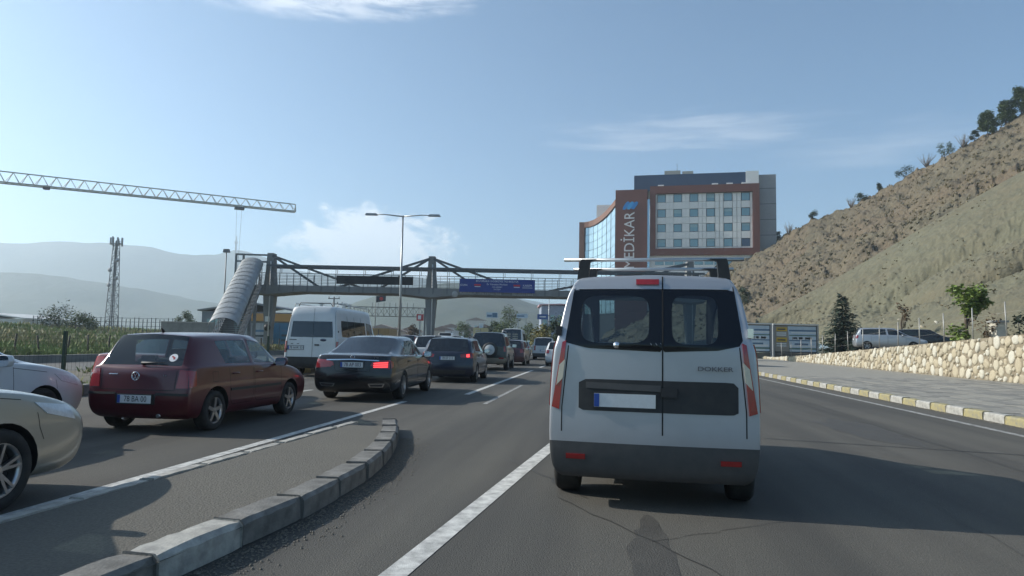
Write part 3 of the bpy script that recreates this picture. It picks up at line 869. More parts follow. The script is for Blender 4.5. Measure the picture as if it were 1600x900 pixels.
    def plate(s, z, txt, w=0.50, x=0.0, h=0.11, frame=True):
        p, n = s.hit('rear', x, z); y = min(s.hit('rear', x + dx, z + dz)[0].y for dx in (-w / 2, 0, w / 2) for dz in (-h / 2, h / 2))
        mb = MB(); mb.box((x, y - 0.006, z), (w, 0.012, h)); mb.box((x - w / 2 + 0.022, y - 0.0135, z), (0.042, 0.003, h * 0.96), 1)
        if frame: mb.box((x, y - 0.001, z), (w + 0.03, 0.016, h + 0.03), 2)
        pl = mb.build('number_plate', [plate_m, plate_blue, black_pl], s.root)
        if txt: text('lettering', txt, h * 1.02, ink, pl, (x + 0.02, y - 0.0155, z), (R(90), 0, 0), sx=0.80)
        return pl
    def wiper(s, x0, z0, x1, z1):
        a, b = s.hit('rear', x0, z0)[0], s.hit('rear', x1, z1)[0]; o = Vector((0, -0.035, 0.01)); mb = MB()
        mb.tube([a - Vector((0, -0.02, 0)), a + o, (a + b) / 2 + o, b + o], [0.03, 0.02, 0.014, 0.008], 6); mb.build('rear_wiper', black_pl, s.root)
    def place(s, x, y, hd, z=0.0):
        """x, y: where the middle of the back of the car stands; hd: degrees turned right from straight ahead"""
        s.root.location = (x, y, z); s.root.rotation_euler = (0, 0, -R(hd)); return s.root

SIDE = ('right', 'left')
def hatch_stations(L, H, w, belt=0.93, hood=0.88, tail=0.16, cw=None):
    """five-door hatchback, y measured from the tail"""
    wt = w - 0.19
    return [('e', 0.05, belt - 0.02, w - 0.09, {'yl': (0.10, 0.0, -0.05, -0.02), 'f': 0.95, 'crown': 0.03, 'in7': 0.11}),
            ('r', 0.33, belt, w - 0.05, 0.36, H - 0.15, wt - 0.005, H - 0.065, H - 0.038, {'in7': 0.09, 'f': 0.985, 'd7': -0.04, 'dc': -0.08}),
            ('r', 0.90, belt - 0.005, w - 0.035, 0.74, H - 0.125, wt + 0.005, H - 0.03, H - 0.008),
            ('r', L * 0.44, belt - 0.01, w - 0.03, L * 0.425, H - 0.11, wt + 0.01, H - 0.018, H),
            ('r', L * 0.458, belt - 0.01, w - 0.03, L * 0.443, H - 0.11, wt + 0.01, H - 0.018, H),
            ('r', L * 0.62, belt - 0.02, w - 0.03, L * 0.55, H - 0.135, wt, H - 0.045, H - 0.02, {'dc': 0.05}),
            ('e', L * 0.725, belt - 0.035, w - 0.04, {'crown': 0.045, 'in7': 0.16, 'dc': 0.13, 'd7': 0.04}),
            ('e', L * 0.84, (belt + hood) / 2 - 0.05, w - 0.05, {'crown': 0.05}),
            ('e', L * 0.945, hood - 0.12, w - 0.09, {'crown': 0.05, 'f': 0.97, 'dc': 0.06}),
            ('e', L - 0.04, hood - 0.20, w - 0.16, {'yl': (-0.10, 0.0, 0.05, 0.03), 'f': 0.90, 'crown': 0.03, 'in7': 0.2, 'dc': 0.03})]
HATCH_GLASS = {(0, 'top'): 'rear_window', (2, 'side'): 'side_window', (4, 'side'): 'side_window', (5, 'side'): 'side_window', (5, 'top'): 'windscreen'}
def sedan_stations(L, H, w, belt=0.95, hood=0.86, boot=1.0):
    wt = w - 0.20
    return [('e', 0.04, boot - 0.05, w - 0.14, {'yl': (0.12, 0.01, -0.05, -0.02), 'f': 0.94, 'crown': 0.035, 'in7': 0.2}),
            ('e', 0.22, boot - 0.015, w - 0.085, {'crown': 0.035, 'f': 0.985}),
            ('e', 0.62, belt + 0.01, w - 0.06, {'crown': 0.055, 'in7': 0.17, 'dc': -0.12, 'd7': -0.03}),
            ('r', 1.22, belt, w - 0.05, 1.28, H - 0.16, wt - 0.015, H - 0.06, H - 0.03, {'in7': 0.09, 'dc': -0.06}),
            ('r', 1.52, belt - 0.005, w - 0.04, 1.44, H - 0.135, wt, H - 0.035, H - 0.008),
            ('r', L * 0.49, belt - 0.01, w - 0.035, L * 0.475, H - 0.12, wt + 0.005, H - 0.022, H),
            ('r', L * 0.505, belt - 0.01, w - 0.035, L * 0.49, H - 0.12, wt + 0.005, H - 0.022, H),
            ('r', L * 0.62, belt - 0.02, w - 0.035, L * 0.56, H - 0.14, wt - 0.005, H - 0.05, H - 0.025, {'dc': 0.05}),
            ('e', L * 0.705, belt - 0.03, w - 0.045, {'crown': 0.05, 'in7': 0.17, 'dc': 0.14, 'd7': 0.04}),
            ('e', L * 0.83, (belt + hood) / 2 - 0.04, w - 0.05, {'crown': 0.05}),
            ('e', L * 0.945, hood - 0.12, w - 0.09, {'crown': 0.05, 'f': 0.97, 'dc': 0.06}),
            ('e', L - 0.04, hood - 0.20, w - 0.17, {'yl': (-0.10, 0.0, 0.05, 0.03), 'f': 0.90, 'crown': 0.03, 'in7': 0.2, 'dc': 0.03})]
SEDAN_GLASS = {(2, 'top'): 'rear_window', (3, 'side'): 'side_window', (4, 'side'): 'side_window', (6, 'side'): 'side_window', (7, 'side'): 'side_window', (7, 'top'): 'windscreen'}
def van_stations(L, H, w, belt=1.05, wtop=None, nose=0.9, cowl=None, blunt=0.0, ym=0.5, yroof=None, rtop=0.0, ztf=0.0):
    """upright-backed van or minibus"""
    wt = wtop or w - 0.12; cowl = cowl or L - 1.0; yr = yroof or cowl - 0.75
    zt = H - 0.22 + ztf
    return [('r', 0.03, belt, w - 0.05, 0.03 + rtop, zt, wt - 0.02, H - 0.06, H - 0.03, {'yl': (0.06, 0.0, -0.03, -0.01), 'f': 0.975, 'in7': 0.10, 'd7': 0.05, 'dc': 0.03}),
            ('r', 0.22, belt, w - 0.02, 0.24 + rtop, zt, wt, H - 0.035, H - 0.008),
            ('r', ym, belt, w - 0.015, ym + 0.02, zt, wt + 0.005, H - 0.028, H),
            ('r', yr - 0.85, belt, w - 0.015, yr - 0.87, zt, wt + 0.005, H - 0.028, H),
            ('r', yr - 0.79, belt, w - 0.015, yr - 0.81, zt, wt + 0.005, H - 0.028, H),
            ('r', yr + 0.12, belt - 0.02, w - 0.02, yr, zt - 0.03, wt - 0.01, H - 0.06, H - 0.02, {'dc': 0.06}),
            ('e', cowl, belt - 0.05, w - 0.04, {'crown': 0.05, 'in7': 0.14, 'dc': 0.16, 'd7': 0.04}),
            ('e', L - 0.35, nose, w - 0.06, {'crown': 0.05, 'dc': 0.05}),
            ('e', L - 0.04, nose - 0.16, w - 0.15, {'yl': (-0.1, 0, 0.05, 0.03), 'f': 0.92, 'crown': 0.03, 'dc': 0.03})]
# ---- the silver van straight ahead
silver = paintm('silver', (0.41, 0.42, 0.44), 0.55, 0.38, 0.45)
LV, HV, WV = 4.3, 1.985, 0.87
st = van_stations(LV, HV, WV, belt=1.325, wtop=0.745, nose=1.0, cowl=3.30, yroof=2.55, rtop=0.14, ztf=0.05)
van = Car('panel_van', 'silver van with roof bars and two rear doors, directly ahead', 'van',
          dict(w=WV, m_rear=5, zb=0.52, zm=0.86, zs=0.30, zu=0.24, bulge_rear=0.05, lvl=3, shoulder=0.2, corner=0.55, roof_edge=0.4, seat_z=1.08), st, [(0.72, 0.36), (3.42, 0.36)],
          {('rear', 5): 'gap', (2, 'side'): 'side_window', (4, 'side'): 'side_window', (5, 'side'): 'side_window', (5, 'top'): 'windscreen'},
          silver, 0.315, drop=('gap',), bumper_m=grey_pl, glassm={'windscreen': g_clear, 'side_window': g_clear}, rim='cap')
frit = mat('window_frit_black', (0.006, 0.008, 0.012), 0.12, spec=0.35)
SPL = 0.085      # where the two doors meet
def ring_panel(outer, inner, zc, m_, name, parent):
    """black glass border between an outer outline and a rounded inner one"""
    N_ = 48
    def rr(cx, cz, hx, hz, r):
        pts = []
        for k in range(N_):
            a = 2 * math.pi * k / N_; c_, s_ = math.cos(a), math.sin(a); e = r
            pts.append((cx + hx * math.copysign(abs(c_) ** e, c_), cz + hz * math.copysign(abs(s_) ** e, s_)))
        return pts
    inn = rr(*inner); cx, cz = inner[0], inner[1]; out = []
    for (x, z) in inn:                       # push each inner point out to the outline
        d = (x - cx, z - cz); best = 1e9
        for (p, q) in zip(outer, outer[1:] + outer[:1]):
            ex, ez = q[0] - p[0], q[1] - p[1]; det = d[0] * ez - d[1] * ex
            if abs(det) < 1e-9: continue
            t = ((p[0] - cx) * ez - (p[1] - cz) * ex) / det; u = ((p[0] - cx) * d[1] - (p[1] - cz) * d[0]) / det
            if t > 0 and -1e-6 <= u <= 1 + 1e-6: best = min(best, t)
        out.append((cx + d[0] * best, cz + d[1] * best))
    return inn, out
def on_van(x, z, dy=0.004):
    p, n = van.hit('rear', x, z); return p + n * dy
for sg, x0, x1, ctr in ((-1, -0.725, SPL - 0.004, -0.31), (1, SPL + 0.004, 0.725, 0.345)):
    tl, tr_, bl, br = (x0 + (0.045 if sg < 0 else 0), 1.705), (x1 - (0.045 if sg > 0 else 0), 1.705), (x0, 1.24), (x1, 1.24)
    outer = [bl, ((bl[0] * 0.7 + br[0] * 0.3), 1.195) if sg < 0 else (bl[0], 1.175), (br[0], 1.175) if sg < 0 else ((br[0] * 0.7 + bl[0] * 0.3), 1.195), br, tr_, tl]
    if sg < 0: outer = [(x0, 1.36), (x0 + 0.2, 1.315), (x1, 1.295), (x1, 1.825), (x0 + 0.055, 1.815)]
    else: outer = [(x0, 1.295), (x1 - 0.2, 1.315), (x1, 1.36), (x1 - 0.055, 1.815), (x0, 1.825)]
    inn, out = ring_panel(outer, (ctr, 1.565, 0.285 if sg < 0 else 0.185, 0.205, 0.45), 0, None, '', None)
    mb = MB(); N_ = len(inn); K = 4; rows = []
    for k in range(K + 1):
        f = k / K; rows.append([on_van(a[0] + (b[0] - a[0]) * f, a[1] + (b[1] - a[1]) * f) for a, b in zip(out + out[:1], inn + inn[:1])])
    mb.grid(rows); fr_ = mb.build('rear_window', frit, van.root, fix=True)
    mb = MB(); cpt = Vector(); rows = []
    for k in range(5):
        f = k / 4; rows.append([on_van(ctr + (p[0] - ctr) * (1 - f * 0.98), 1.565 + (p[1] - 1.565) * (1 - f * 0.98), 0.002) for p in inn + inn[:1]])
    mb.grid(rows); mb.build('pane', glass('glass_smoked', (0.30, 0.36, 0.38)), fr_, fix=True)
van.panel('door_header', 'rear', [(-0.625, 1.914), (-0.3, 1.938), (0, 1.943), (0.3, 1.938), (0.625, 1.914)], [(-0.70, 1.824), (-0.35, 1.827), (0, 1.827), (0.35, 1.827), (0.70, 1.824)], silver, 0.003, 20, 8, depth=0.02)
van.seam('door_seam', 'rear', [(SPL, 1.935), (SPL, 0.62)], 0.012, proud=0.006)
for sg in (-1, 1):
    van.seam('door_seam', 'rear', [(sg * 0.66, 1.88), (sg * 0.69, 1.38), (sg * 0.742, 0.82), (sg * 0.742, 0.62)], 0.010)
    van.panel('tail_lamp', 'rear', [(sg * 0.712, 1.375), (sg * 0.745, 1.36)], [(sg * 0.762, 0.80), (sg * 0.826, 0.82)], lamp_red, 0.016, 4, 12)
    van.panel('reverse_lamp', 'rear', [(sg * 0.718, 1.22), (sg * 0.766, 1.17)], [(sg * 0.735, 1.06), (sg * 0.790, 1.0)], lamp_clear, 0.019, 4, 5)
    van.panel('tail_lamp', SIDE[0] if sg > 0 else SIDE[1], [(0.13, 1.37), (0.19, 1.33)], [(0.11, 0.82), (0.20, 0.85)], lamp_red, 0.010, 4, 12)
    mb = MB(); p, n = van.hit('rear', sg * 0.78, 1.46); mb.box(p + Vector((0, -0.02, 0)), (0.045, 0.05, 0.075)); mb.build('door_hinge', [black_pl if sg < 0 else chrome], van.root)
    for ax in ((SIDE[0],) if sg > 0 else (SIDE[1],)):
        van.seam('door_seam', ax, [(2.52, 1.75), (2.50, 0.42), (1.62, 0.42), (1.62, 1.75)]); van.handle(ax, 2.35, 1.02, black_pl); van.handle(ax, 1.78, 1.02, black_pl)
        van.rect('side_moulding', ax, 1.1, 3.1, 0.50, 0.58, grey_pl, proud=0.012)
    van.mirror(2.95, 1.24, black_pl, sg, 1.25)
van.panel('high_brake_lamp', 'rear', [(-0.135, 1.905), (0.055, 1.905)], [(-0.135, 1.86), (0.055, 1.86)], lamp_red, 0.022)
p, n = van.hit('rear', -0.29, 1.345); mb = MB(); mb.lathe([(0.0, -0.012), (0.016, -0.012), (0.018, -0.004), (0.026, -0.004), (0.028, 0.004)], 18, 'Y', p); mb.build('lock_cap', chrome, van.root)
van.panel('plate_recess', 'rear', [(-0.60, 1.03), (-0.54, 1.06), (0.64, 1.06), (0.68, 1.02)], [(-0.60, 0.82), (-0.56, 0.80), (0.64, 0.80), (0.68, 0.82)], black_pl, 0.006, 20, 6)
van.panel('plate_lamp_strip', 'rear', [(-0.54, 1.035), (0.07, 1.02)], [(-0.54, 0.985), (0.07, 0.97)], grey_pl, 0.016, 12, 3)
van.panel('door_latch', 'rear', [(0.075, 1.0), (0.20, 1.0)], [(0.075, 0.93), (0.20, 0.93)], black_pl, 0.03)
van.plate(0.89, '', x=-0.22)
for sg in (-1, 1): van.rect('bumper_reflector', 'rear', sg * 0.62 - 0.08, sg * 0.62 + 0.08, 0.40, 0.44, lamp_red, proud=0.012)
p, n = van.hit('rear', 0.50, 1.165); text('badge', 'DOKKER', 0.052, mat('badge_grey', (0.10, 0.10, 0.11), 0.4), van.root, p + Vector((0, -0.022, 0)), (R(90), 0, 0), sx=1.35, extrude=0.004)
# roof rack: two bars on feet
rack = [0.50, 1.30]
for k, y in enumerate(rack):
    mb = MB(); z = HV + 0.135
    mb.tube([(-0.80, y, z), (0.79, y, z)], 0.0165, 10); b = mb.build('roof_bar', mat('bare_aluminium', (0.55, 0.56, 0.56), 0.35, 0.85, var=(9, 0.4), c2=(0.35, 0.35, 0.35)), van.root)
    for sg in (-1, 1):
        f = MB(); x = sg * 0.62
        q = van.hit('top', x, y)[0].z - 0.02
        f.prism([(x - 0.055, y - 0.04, q), (x + 0.055, y - 0.04, q), (x + 0.05, y - 0.04, q + 0.05), (x - sg * 0.015 + 0.045, y - 0.04, z - 0.02), (x - sg * 0.05 + 0.07, y - 0.04, z + 0.004), (x - sg * 0.05 - 0.07, y - 0.04, z + 0.004), (x - sg * 0.015 - 0.045, y - 0.04, z - 0.02), (x - 0.05, y - 0.04, q + 0.05)], (0, 0.08, 0))
        f.build('roof_bar_foot', black_pl, b, fix=True)
van.place(1.165, 5.72, 11.5)

# ---- shared trim for ordinary cars
def trim(car, doors, hz_, hm, mirror=None, glassline=False):
    """door gaps and handles. doors: (rear edge, front edge, sill z, belt z)"""
    for ax in SIDE:
        for (y0, y1, z0, z1, yh) in doors:
            car.seam('door_seam', ax, [(y0, z1), (y0 + 0.02, z0 + 0.08), (y0 + 0.1, z0), (y1 - 0.06, z0), (y1, z0 + 0.1), (y1, z1)])
            if yh is not None: car.handle(ax, yh, hz_, hm)
    if mirror:
        for sg in (-1, 1): car.mirror(mirror[0], mirror[1], mirror[2], sg, mirror[3] if len(mirror) > 3 else 1.0)
def ring_badge(car, x, z, r, kind):
    p, n = car.hit('rear', x, z); mb = MB(); y = p.y - 0.006; N_ = 24
    if kind == 'oval':
        mb.lathe([(0.0, -0.006), (r * 0.9, -0.006), (r, 0.0), (r, 0.01)], N_, 'Y', (0, 0, 0))
        for v in mb.v: v.z *= 0.42; v += Vector((x, y, z))
        return mb.build('badge', mat('badge_blue', (0.01, 0.02, 0.06), 0.3, coat=1.0), car.root)
    mb.tube([(x + r * math.cos(2 * math.pi * i / N_), y, z + r * math.sin(2 * math.pi * i / N_)) for i in range(N_ + 1)], r * 0.11, 6, cap=False)
    if kind == 'vw':
        w = r * 0.15
        for a, b in (((-0.5, 0.80), (0.0, 0.06)), ((0.0, 0.06), (0.5, 0.80)), ((-0.88, 0.32), (-0.42, -0.82)), ((-0.42, -0.82), (0.0, -0.10)), ((0.0, -0.10), (0.42, -0.82)), ((0.42, -0.82), (0.88, 0.32))):
            mb.bar((x + a[0] * r, y, z + a[1] * r), (x + b[0] * r, y, z + b[1] * r), w, 0.006)
    elif kind == 'star':
        for k in range(3):
            a = math.pi / 2 + 2 * math.pi * k / 3; mb.bar((x, y, z), (x + r * math.cos(a), y, z + r * math.sin(a)), r * 0.18, 0.006)
    return mb.build('badge', chrome, car.root)

# ---- maroon hatchback
maroon = paintm('maroon', (0.075, 0.004, 0.010), 0.1, 0.28, 0.08)
Lp, Hp, Wp = 3.75, 1.42, 0.815
polo = Car('hatchback_car', 'dark maroon hatchback with a round white sticker on its rear window', 'car', dict(w=Wp, lvl=3, bulge_rear=0.10, seat_z=0.96),
           hatch_stations(Lp, Hp, Wp, 0.92, 0.86), [(0.62, 0.335), (2.98, 0.335)], HATCH_GLASS, maroon, 0.285,
           glassm={'rear_window': g_clear, 'side_window': g_clear, 'windscreen': g_clear}, rim='plain')
for sg in (-1, 1):
    polo.panel('tail_lamp', 'rear', [(sg * 0.60, 0.88), (sg * 0.715, 0.87)], [(sg * 0.575, 0.63), (sg * 0.735, 0.63)], lamp_red, 0.010, 6, 6)
    ax = SIDE[0] if sg > 0 else SIDE[1]
    polo.panel('tail_lamp', ax, [(0.045, 0.87), (0.16, 0.86)], [(0.02, 0.64), (0.13, 0.66)], lamp_red, 0.010, 6, 6)
    polo.rect('side_moulding', ax, 0.98, 2.58, 0.545, 0.585, black_pl, proud=0.012, nx=16)
    polo.panel('bumper_strip', 'rear', [(sg * 0.30, 0.565), (sg * 0.74, 0.56)], [(sg * 0.30, 0.53), (sg * 0.745, 0.525)], black_pl, 0.010, 8, 2)
polo.panel('plate_recess', 'rear', [(-0.30, 0.545), (0.30, 0.545)], [(-0.29, 0.405), (0.29, 0.405)], black_pl, 0.004)
polo.plate(0.475, '78 BA 00', 0.50)
ring_badge(polo, -0.02, 0.785, 0.056, 'vw')
polo.seam('tailgate_seam', 'rear', [(-0.56, 0.92), (-0.55, 0.60), (0.55, 0.60), (0.56, 0.92)], 0.008)
p, n = polo.hit('rear', 0.40, 0.80); text('badge', '1.4', 0.035, chrome, polo.root, p - Vector((0, 0.008, 0)), (R(95), 0, 0), sx=1.2, extrude=0.002)
polo.rect('badge', 'rear', -0.44, -0.30, 0.803, 0.815, chrome, proud=0.008)
polo.wiper(0.02, 0.955, 0.36, 0.965)
p, n = polo.hit('rear', 0.43, 1.04); mb = MB(); mb.lathe([(0.0, 0.0), (0.062, 0.0)], 24, 'Y'); stk = mb.build('sticker', mat('sticker_white', (0.72, 0.72, 0.72), 0.5), polo.root, p + n * 0.006)
stk.rotation_euler = n.to_track_quat('-Y', 'Z').to_euler()
mb = MB(); mb.box((0.0, -0.002, 0.008), (0.06, 0.002, 0.022), rot=Matrix.Rotation(0.5, 3, 'Y')); mb.box((0.015, -0.002, -0.018), (0.03, 0.002, 0.016)); mb.build('print', mat('sticker_red', (0.35, 0.02, 0.03), 0.5), stk)
mb = MB(); mb.tube([(-0.05, 0.56, 1.405), (-0.05, 0.50, 1.46)], [0.022, 0.008], 8); mb.build('aerial_base', black_pl, polo.root)
mb = MB(); mb.tube([(0.32, 0.18, 0.26), (0.32, -0.01, 0.25)], 0.025, 10); mb.build('exhaust_pipe', alloy, polo.root)
trim(polo, [(0.96, 1.66, 0.34, 0.94, 1.12), (1.69, 2.62, 0.34, 0.92, 1.84)], 0.80, maroon, (2.42, 0.90, maroon))
polo.seam('fuel_flap', 'right', [(0.52, 0.84), (0.66, 0.84), (0.66, 0.70), (0.52, 0.70)], 0.006, True)
polo.place(-5.13, 9.62, 7.8)

# ---- black saloon
blackp = paintm('black', (0.009, 0.009, 0.011), 0.2, 0.22, 0.22, (0.12, 0.11, 0.09))
Lm, Hm, Wm = 4.88, 1.47, 0.915
merc_st = sedan_stations(Lm, Hm, Wm, 0.97, 0.88, 1.03)
merc_st[2] = ('e', 0.54, 0.985, Wm - 0.07, {'crown': 0.06, 'in7': 0.18, 'dc': -0.12, 'd7': -0.03})
merc_st[3] = ('r', 1.30, 0.97, Wm - 0.05, 1.46, Hm - 0.165, Wm - 0.225, Hm - 0.075, Hm - 0.042, {'in7': 0.09, 'dc': -0.10})
merc_st[4] = ('r', 1.62, 0.965, Wm - 0.04, 1.72, Hm - 0.135, Wm - 0.205, Hm - 0.035, Hm - 0.008)
merc = Car('saloon_car', 'glossy black saloon with lit red brake lamp and chrome boot strip', 'car', dict(w=Wm, lvl=3, bulge_rear=0.13, seat_z=1.0, zm=0.70),
           merc_st, [(0.98, 0.375), (3.88, 0.375)], SEDAN_GLASS, blackp, 0.335,
           glassm={'rear_window': g_dark, 'side_window': g_clear, 'windscreen': g_clear}, rim='spokes')
for sg in (-1, 1):
    lm_ = lamp_lit if sg > 0 else lamp_red
    merc.panel('tail_lamp', 'rear', [(sg * 0.43, 0.855), (sg * 0.60, 0.90), (sg * 0.80, 0.91)], [(sg * 0.40, 0.785), (sg * 0.58, 0.735), (sg * 0.815, 0.72)], lamp_red, 0.008, 10, 6)
    for k in range(3): merc.panel('lamp_strip', 'rear', [(sg * 0.47, 0.845 - k * 0.04), (sg * 0.77, 0.87 - k * 0.045)], [(sg * 0.47, 0.825 - k * 0.04), (sg * 0.77, 0.845 - k * 0.045)], lm_ if True else lamp_red, 0.013, 8, 2)
    ax = SIDE[0] if sg > 0 else SIDE[1]
    merc.panel('tail_lamp', ax, [(0.06, 0.90), (0.20, 0.86)], [(0.03, 0.73), (0.13, 0.76)], lamp_red, 0.008, 6, 4)
    merc.panel('exhaust_trim', 'rear', [(sg * 0.36, 0.40), (sg * 0.72, 0.41)], [(sg * 0.40, 0.33), (sg * 0.68, 0.33)], chrome, 0.010, 8, 2)
    merc.panel('exhaust_outlet', 'rear', [(sg * 0.39, 0.388), (sg * 0.69, 0.396)], [(sg * 0.42, 0.343), (sg * 0.66, 0.343)], black_pl, 0.014, 8, 2)
    merc.seam('chrome_window_line', ax, [(1.18, 0.995), (2.0, 0.992), (3.25, 0.962)], 0.016, m_=chrome, proud=0.004)
merc.panel('chrome_strip', 'rear', [(-0.58, 0.905), (0, 0.925), (0.58, 0.905)], [(-0.58, 0.885), (0, 0.905), (0.58, 0.885)], chrome, 0.010, 16, 1)
merc.plate(0.80, '78 AP 003', 0.50)
ring_badge(merc, 0.0, 0.965, 0.042, 'star')
merc.seam('boot_seam', 'rear', [(-0.70, 0.93), (-0.42, 0.86), (-0.38, 0.66), (0.38, 0.66), (0.42, 0.86), (0.70, 0.93)], 0.008)
p, n = merc.hit('rear', 0.52, 0.955); text('badge', 'E 180', 0.04, chrome, merc.root, p - Vector((0, 0.008, 0)), (R(95), 0, 0), sx=1.1, extrude=0.002)
trim(merc, [(1.36, 2.38, 0.36, 0.98, 1.55), (2.42, 3.48, 0.36, 0.96, 2.58)], 0.86, blackp, (3.25, 0.95, blackp))
merc.seam('chrome_sill_line', 'right', [(1.45, 0.30), (3.4, 0.30)], 0.018, m_=chrome, proud=0.004)
merc.place(-3.42, 15.1, 4.6)

# ---- dark blue estate-backed hatchback behind it
navy = paintm('navy', (0.012, 0.017, 0.035), 0.3, 0.28, 0.3, (0.14, 0.13, 0.12))
Lh, Hh, Wh = 4.25, 1.50, 0.905
hat = Car('crossover_car', 'dark blue five-door car braking between black saloon and spare-wheel SUV', 'car', dict(w=Wh, lvl=2, bulge_rear=0.11, zm=0.70),
          hatch_stations(Lh, Hh, Wh, 1.0, 0.93), [(0.78, 0.37), (3.42, 0.37)], {**HATCH_GLASS, (1, 'side'): 'side_window'}, navy, 0.33, glassm={'rear_window': g_dark, 'side_window': g_tint, 'windscreen': g_clear})
for sg in (-1, 1):
    hat.panel('tail_lamp', 'rear', [(sg * 0.42, 0.92), (sg * 0.78, 0.99)], [(sg * 0.45, 0.83), (sg * 0.80, 0.80)], lamp_red if sg < 0 else lamp_red, 0.012, 8, 4)
    hat.panel('tail_lamp', SIDE[0] if sg > 0 else SIDE[1], [(0.06, 0.98), (0.25, 0.97)], [(0.03, 0.81), (0.16, 0.86)], lamp_red, 0.010, 6, 4)
    hat.panel('brake_lamp', 'rear', [(sg * 0.62, 0.925), (sg * 0.72, 0.94)], [(sg * 0.63, 0.84), (sg * 0.73, 0.845)], lamp_lit if sg > 0 else lamp_red, 0.016, 4, 3)
    mb = MB(); mb.tube([(sg * 0.60, 0.75, Hh - 0.03), (sg * 0.615, 1.2, Hh + 0.02), (sg * 0.615, 2.0, Hh + 0.02), (sg * 0.60, 2.35, Hh - 0.03)], 0.014, 6); mb.build('roof_rail', black_pl, hat.root)
hat.plate(0.80, '78 EP 213', 0.50); ring_badge(hat, 0, 0.955, 0.04, 'oval')
hat.panel('bumper_trim', 'rear', [(-0.62, 0.42), (0.62, 0.42)], [(-0.58, 0.30), (0.58, 0.30)], black_pl, 0.010, 12, 3)
hat.seam('tailgate_seam', 'rear', [(-0.66, 0.99), (-0.55, 0.66), (0.55, 0.66), (0.66, 0.99)], 0.008)
trim(hat, [(1.05, 1.86, 0.38, 1.0, 1.2), (1.9, 2.95, 0.38, 0.99, 2.05)], 0.86, navy, (2.70, 0.97, navy))
hat.place(-2.06, 22.6, 4.5)

# ---- dark SUV carrying its spare wheel on the back door
suvp = paintm('dark_green', (0.012, 0.018, 0.020), 0.3, 0.3, 0.3); beigep = paintm('champagne', (0.33, 0.29, 0.23), 0.4, 0.36, 0.3)
Ls, Hs, Ws = 4.6, 1.84, 0.92
def suv_stations(L, H, w, belt=1.12):
    return van_stations(L, H, w, belt=belt, wtop=w - 0.16, nose=1.06, cowl=L - 1.35, yroof=L - 2.05, rtop=0.10)
SUV_GLASS = {('rear', 5): 'rear_window', (1, 'side'): 'side_window', (2, 'side'): 'side_window', (4, 'side'): 'side_window', (5, 'side'): 'side_window', (5, 'top'): 'windscreen'}
suv = Car('off_road_car', 'dark SUV with a white-covered spare wheel on its back door', 'car', dict(w=Ws, lvl=2, m_rear=5, zs=0.42, zu=0.34, zb=0.58, zm=0.84, arch_z=0.38, corner=0.5, seat_z=1.15), suv_stations(Ls, Hs, Ws),
          [(0.95, 0.44), (3.65, 0.44)], SUV_GLASS, suvp, 0.385, glassm={'rear_window': g_dark, 'side_window': g_dark, 'windscreen': g_tint}, bumper_m=beigep, rim='plain')
mb = MB(); mb.lathe([(0.0, -0.24), (0.30, -0.24), (0.345, -0.215), (0.355, -0.10), (0.34, 0.02), (0.0, 0.02)], 32, 'Y', (0.12, 0.02, 0.98)); sp = mb.build('spare_wheel', black_pl, suv.root)
mb = MB(); mb.lathe([(0.0, -0.247), (0.235, -0.247), (0.245, -0.238)], 28, 'Y', (0.12, 0.02, 0.98)); cov = mb.build('spare_wheel_cover', mat('cover_white', (0.62, 0.62, 0.60), 0.4, var=(6, 0.3)), sp)
for k, wd in enumerate((0.22, 0.28)): MB().box((0.12, -0.2295, 1.01 - 0.055 * k), (wd, 0.003, 0.018)).build('print', mat('print_grey', (0.25, 0.26, 0.28), 0.5), cov)
for sg in (-1, 1):
    suv.panel('tail_lamp', 'rear', [(sg * 0.76, 1.16), (sg * 0.84, 1.15)], [(sg * 0.77, 0.90), (sg * 0.86, 0.90)], lamp_red, 0.014, 4, 5)
    suv.rect('bumper_lamp', 'rear', sg * 0.66 - 0.12, sg * 0.66 + 0.12, 0.56, 0.62, lamp_red, proud=0.012)
    ax = SIDE[0] if sg > 0 else SIDE[1]
    suv.panel('side_cladding', ax, [(1.45, 0.74), (3.15, 0.74)], [(1.45, 0.46), (3.15, 0.46)], beigep, 0.018, 14, 3)
    mb = MB(); mb.tube([(sg * 0.64, 0.4, Hs - 0.02), (sg * 0.65, 0.55, Hs + 0.05), (sg * 0.65, 2.0, Hs + 0.05), (sg * 0.63, 2.2, Hs - 0.03)], 0.018, 6); mb.build('roof_rail', alloy, suv.root)
suv.plate(0.62, '', 0.46, x=-0.36)
trim(suv, [(1.35, 2.02, 0.5, 1.12, 1.5), (2.06, 3.1, 0.5, 1.12, 2.2)], 1.0, beigep, (2.95, 1.12, suvp, 1.2))
suv.place(-1.10, 33.0, 5.5)
